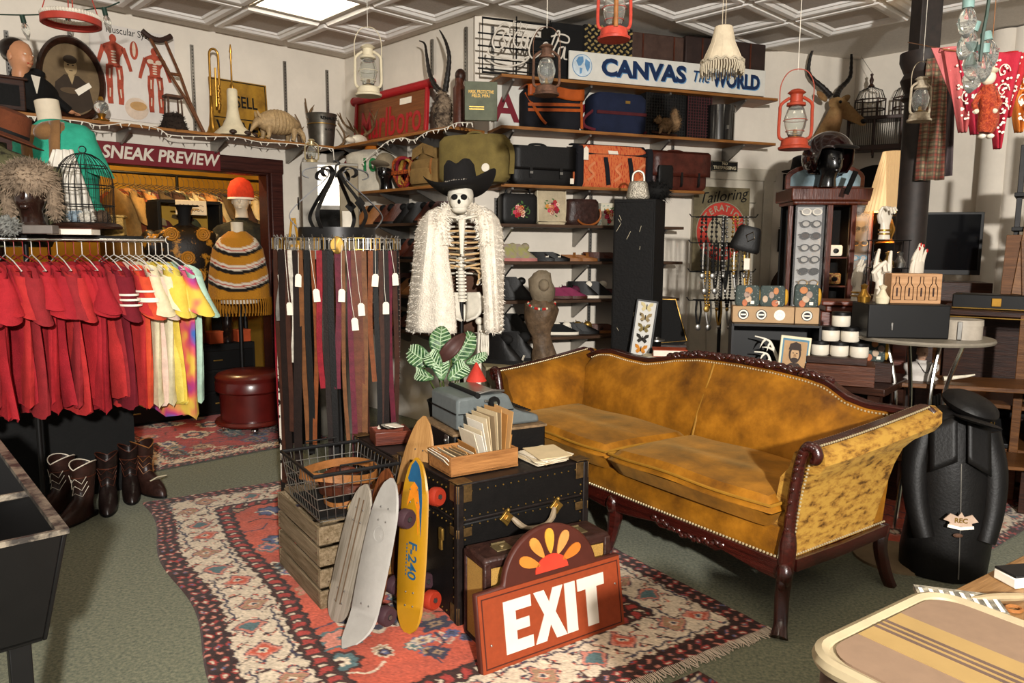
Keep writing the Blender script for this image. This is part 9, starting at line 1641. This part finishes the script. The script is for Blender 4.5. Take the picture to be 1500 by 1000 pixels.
# back room
RB = 7.55
a_, b_ = onpl(60, 248, AB(0, RB), AA), onpl(392, 263, AB(0, RB), AA); rail = thing('storeroom_rail', 'black clothes rail across the back of the storeroom', 'clothes rail', V(a_.x, a_.y, 0), AA); LRr = (b_-a_).length; zr_ = (a_.z+b_.z)/2
b = MB(); b.cyl((0, 0, zr_), (LRr, 0, zr_), .014); b.build('rail', M_BLACK, rail)
for x in (.02, LRr*.55, LRr-.02): b = MB(); b.cyl((x, 0, 0), (x, 0, zr_), .014); b.build('upright', M_BLACK, rail)
GC = ['#8a6a3a', '#4a3a22', '#6d5a3a', '#9c8a62', '#3a2418', '#7a3a1c', '#2a2420', '#b0a07a', '#5a2a24', '#4a4a32', '#a5703a', '#6a4a3a']; gm = [cloth('garment_%d' % i, c, .25) for i, c in enumerate(GC)]
gn = ['camel', 'dark olive', 'khaki', 'sand', 'dark brown', 'rust', 'charcoal', 'cream', 'maroon', 'army green', 'ochre', 'mocha']
n = 30
for k in range(n):
 x = LRr*(.28+.72*(k+.5)/n); o = thing('coat', '%s coat on the storeroom rail, %s from the right' % (gn[(k*5) % 12], ORD[n-1-k] if n-1-k < 20 else 'number %d' % (n-k)), 'coat', V(a_.x, a_.y, zr_-.07)+DA*x, AA+.5+.15*math.sin(k*1.3), 'coats on the storeroom rail'); g = bpy.data.objects.new('garment', SHM[k % 6]); COL.objects.link(g); g.parent = o; g.location = (0, 0, -.04); g.scale = (1.3, 1.0, 1.25+.25*math.sin(k*2.1)); omat(g, gm[(k*5) % 12]); h_ = bpy.data.objects.new('hanger', HGM); COL.objects.link(h_); h_.parent = o; h_.location = (0, 0, -.03); omat(h_, M_STEEL)
def room(x, yb, B=6.85): return onpl(x, yb, AB(0, B), AA)
l, rz, w, h = slot(229, 318, 297, 372, 'L', -.95); t = thing('shelf_unit', 'black open shelf box with a hand lettered card in the storeroom', 'shelf', V(l.x, l.y, 0), AA); zb = l.z
fn_part(t, 'top', M_BLKMAT, ((0, 0, zb+h), (w, .3, .03))); [fn_part(t, 'side', M_BLKMAT, ((s*w/2, 0, (zb+h)/2), (.03, .3, zb+h))) for s in (-1, 1)]; fn_part(t, 'back', M_YEL, ((0, .14, zb+h*.5), (w, .01, h))); fn_part(t, 'card', M_CREAM, ((0, -.16, zb+h-.05), (w*.5, .004, .13))); [ribbon(t, 'handwriting', [(-w*.2+w*.4*k/16, -.163, zb+h-.03-.045*j+.01*math.sin(k*2.3+j)) for k in range(17)], .002, M_BROWNLEA) for j in (0, 1)]
def mann(label, x, yneck, Y, w, rz, m_form):
 q = dp(x, yneck, Y); t = thing('dress_form', label, 'mannequin', V(q.x, q.y, q.z-.66), rz); b = MB(); torso(b, w, .22, .62, .05, .08); b.build('form', m_form, t); b = MB(); b.cyl((0, 0, -(q.z-.66)), (0, 0, .02), .018); b.lathe([(0, 0), (.15, 0), (.15, .015), (0, .03)], (0, 0, -(q.z-.66))); b.build('stand', M_BLACK, t); return t
FLOR = mat('gold_rose_print', '#171009', .5, 0, 0, 9, .2, 60, '#a5701f', lo=.40, hi=.46); t = mann('dress form in a black blouse with big golden roses', 270, 316, 6.55, .38, .5, M_BLKMAT); b = MB(); torso(b, .56, .3, .60, .06, .0); b.build('blouse', FLOR, t)
for s in (-1, 1): b = MB(); b.sph((s*.26, 0, .40), (.09, .1, .14), 14, 9, rot=(0, s*.3, 0)); b.build('sleeve', FLOR, t)
for k, (x, z) in enumerate(((-.12, .5), (.13, .5), (.0, .3), (.08, .14), (-.1, .16))):
 b = MB(); [b.tube([(x+r_*math.cos(a), -.165+.02*abs(x)*4, z+r_*math.sin(a)) for a in np.linspace(0, 2*math.pi, 12, endpoint=False)], .009, 5, True) for r_ in (.015, .032, .05)]; b.build('rose', mat('rose_gold', '#a8701f', .6), t)
b = MB(); b.lathe([(0, .02), (.05, .02), (.055, .1), (.07, .14), (.12, .14), (.12, .15), (0, .15)], (0, 0, .6)); b.build('collar', M_BLKMAT, t)
t = mann('cream dress form in a mustard zigzag poncho with fringe', 347, 328, 6.3, .34, .3, M_SKIN); nx_, ny_ = 64, 60; th_ = np.linspace(0, 2*math.pi, nx_); vv = np.linspace(0, 1, ny_); T, Vv = np.meshgrid(th_, vv); C_ = np.empty(T.shape+(3,)); C_[:] = lin('#a8701c'); ph_ = Vv-.13*np.sin(T)**2
for c0 in (.16, .42, .68):
 for d0, d1, c in ((-.045, -.01, '#cbbfae'), (-.01, .008, '#a33a22'), (.008, .03, '#cbbfae'), (.03, .085, '#17130f')): C_[(ph_ > c0+d0) & (ph_ < c0+d1)] = lin(c)
rx_ = np.interp(Vv, [0, .1, .25, .6, 1], [.07, .14, .2, .235, .25]); zz2 = .60-.56*Vv; X_, Y_ = rx_*np.cos(T), rx_*.62*np.sin(T)+.008*np.sin(9*T)*Vv; me = bpy.data.meshes.new('poncho'); vs = np.stack([X_, Y_, zz2], -1).reshape(-1, 3); idx = np.arange(nx_*ny_).reshape(ny_, nx_); fs = np.stack([idx[:-1, :-1], idx[:-1, 1:], idx[1:, 1:], idx[1:, :-1]], -1).reshape(-1, 4); me.from_pydata(vs.tolist(), [], fs.tolist()); at = me.color_attributes.new('Col', 'FLOAT_COLOR', 'POINT'); at.data.foreach_set('color', np.concatenate([C_.reshape(-1, 3), np.ones((nx_*ny_, 1))], 1).astype(np.float32).ravel()); me.materials.append(attr_mat('knit_wool', .95, .6, 130)); o = bpy.data.objects.new('poncho', me); COL.objects.link(o); o.parent = t
b = MB(); [b.tube([(.25*math.cos(a), .155*math.sin(a), .05), (.255*math.cos(a+.02), .16*math.sin(a+.02), -.03), (.25*math.cos(a), .155*math.sin(a), -.1)], .005, 4) for a in np.linspace(0, 2*math.pi, 60, endpoint=False)]; o = b.build('fringe', cloth('mustard_wool', '#a8701c'), t); o['kind'] = 'stuff'
q = dp(354, 318, 6.75); t = thing('mannequin_figure', 'pale mannequin in a dark camouflage jacket behind the poncho', 'mannequin', V(q.x, q.y, q.z-.62), .2); b = MB(); torso(b, .5, .3, .62, .06, .02); b.build('jacket', mat('dark_camo', '#2d2b1e', .9, 0, 0, 14, .2, 100, '#1a1812'), t); b = MB(); head_mesh(b, (0, 0, .6), 1.0); b.build('head', M_SKIN, t); b = MB(); b.cyl((0, 0, -(q.z-.62)), (0, 0, .02), .02); b.build('stand', M_BLACK, t)
t = thing('beanie', 'bright orange red knitted beanie on the pale mannequin head', 'hat', V(q.x, q.y, q.z+.15), .2); b = MB(); b.lathe([(.105, 0), (.112, .03), (.108, .1), (.08, .165), (.03, .195), (0, .2)], n=28, sy=1.1, cap=False); b.build('knit', cloth('orange_red_knit', '#c23a20', .12, 40), t); b = MB(); b.lathe([(.108, .0), (.114, .006), (.113, .02), (.108, .022)], n=28, sy=1.1, cap=False); b.build('white_band', M_PAPER, t)
q = fl(350, 628); ds = AB(1.55, 6.42); zd = dp(345, 512, 6.1).z; t = thing('dresser', 'low black chest of drawers behind the red ottoman', 'dresser', V(ds.x, ds.y, 0), AA); Ld = 1.38; fn_part(t, 'carcass', M_BLKMAT, ((Ld/2, .25, zd/2), (Ld, .5, zd)), bevel=.006)
for r_ in range(3):
 for c_ in range(2): d_ = fn_part(t, 'drawer', M_BLACK, ((Ld*(.25+.5*c_), -.008, zd*(.18+.3*r_)), (Ld*.46, .02, zd*.26)), bevel=.004); fn_part(d_, 'pull', M_GOLD, ((Ld*(.25+.5*c_), -.02, zd*(.18+.3*r_)), (.08, .012, .012)))
def ond(x, y=.15): p_ = AB(1.55, 6.42)+DA*x+DB*y; return V(p_.x, p_.y, zd+.001)
BRW = mat('brown_riding_boot', '#5a3018', .45, var=.3, sc=15, bump=.2)
for k, (x, m_, h_, lb) in enumerate(((.42, BR2, .42, 'black tall boot on the dresser, leftmost'), (.55, BR2, .42, 'black tall boot on the dresser beside the brown pair'), (.82, BRW, .46, 'tall tan brown lace boot on the dresser, left of its pair'), (.95, BRW, .46, 'tall tan brown lace boot on the dresser, right of its pair'), (1.2, BR2, .42, 'black boot at the right end of the dresser'))): boot(lb, ond(x), AA-.4, m_, h_, 1.0, group='boots on the dresser', name='tall_boot', cut='flat')
for k, (x, lb) in enumerate(((.22, 'small orange box at the left of the dresser'), (1.05, 'small orange box between the boots on the dresser'), (1.3, 'small orange box at the right end of the dresser'))): t = thing('orange_box', lb, 'box', ond(x, .08), AA, 'orange boxes on the dresser'); fn_part(t, 'body', mat('orange_card', '#a8451f', .7), ((0, 0, .05), (.12, .1, .1))); fn_part(t, 'lid', mat('orange_card2', '#b5532a', .7), ((0, 0, .103), (.126, .106, .012)))
q = fl(362, 634); M_OTT = mat('oxblood_vinyl', '#541410', .3, var=.12, sc=8, coat=.3); t = thing('ottoman', 'round oxblood leather ottoman on chrome casters', 'ottoman', V(q.x, q.y+.12, 0), 0); R0 = .27
b = MB(); b.lathe([(0, .49), (.2, .485), (R0-.02, .47), (R0, .445), (R0-.005, .42), (0, .42)], n=40); b.build('seat_top', M_OTT, t); b = MB(); b.lathe([(R0-.01, .42), (R0+.0, .40), (R0, .34), (R0-.03, .32), (R0-.035, .1), (R0-.03, .1)], n=40); b.build('drum', M_OTT, t); b = MB(); b.lathe([(0, .07), (R0, .07), (R0+.012, .085), (R0, .105), (0, .105)], n=40); b.build('base_ring', mat('oxblood_ring', '#5d1c12', .35, coat=.2), t)
for k in range(4): a = math.pi/4+k*math.pi/2-.35; b = MB(); b.sph((.2*math.cos(a), .2*math.sin(a), .032), .031, 14, 10); b.cyl((.2*math.cos(a), .2*math.sin(a), .03), (.2*math.cos(a), .2*math.sin(a), .075), .01, n=8); b.build('caster', M_CHROME, t)
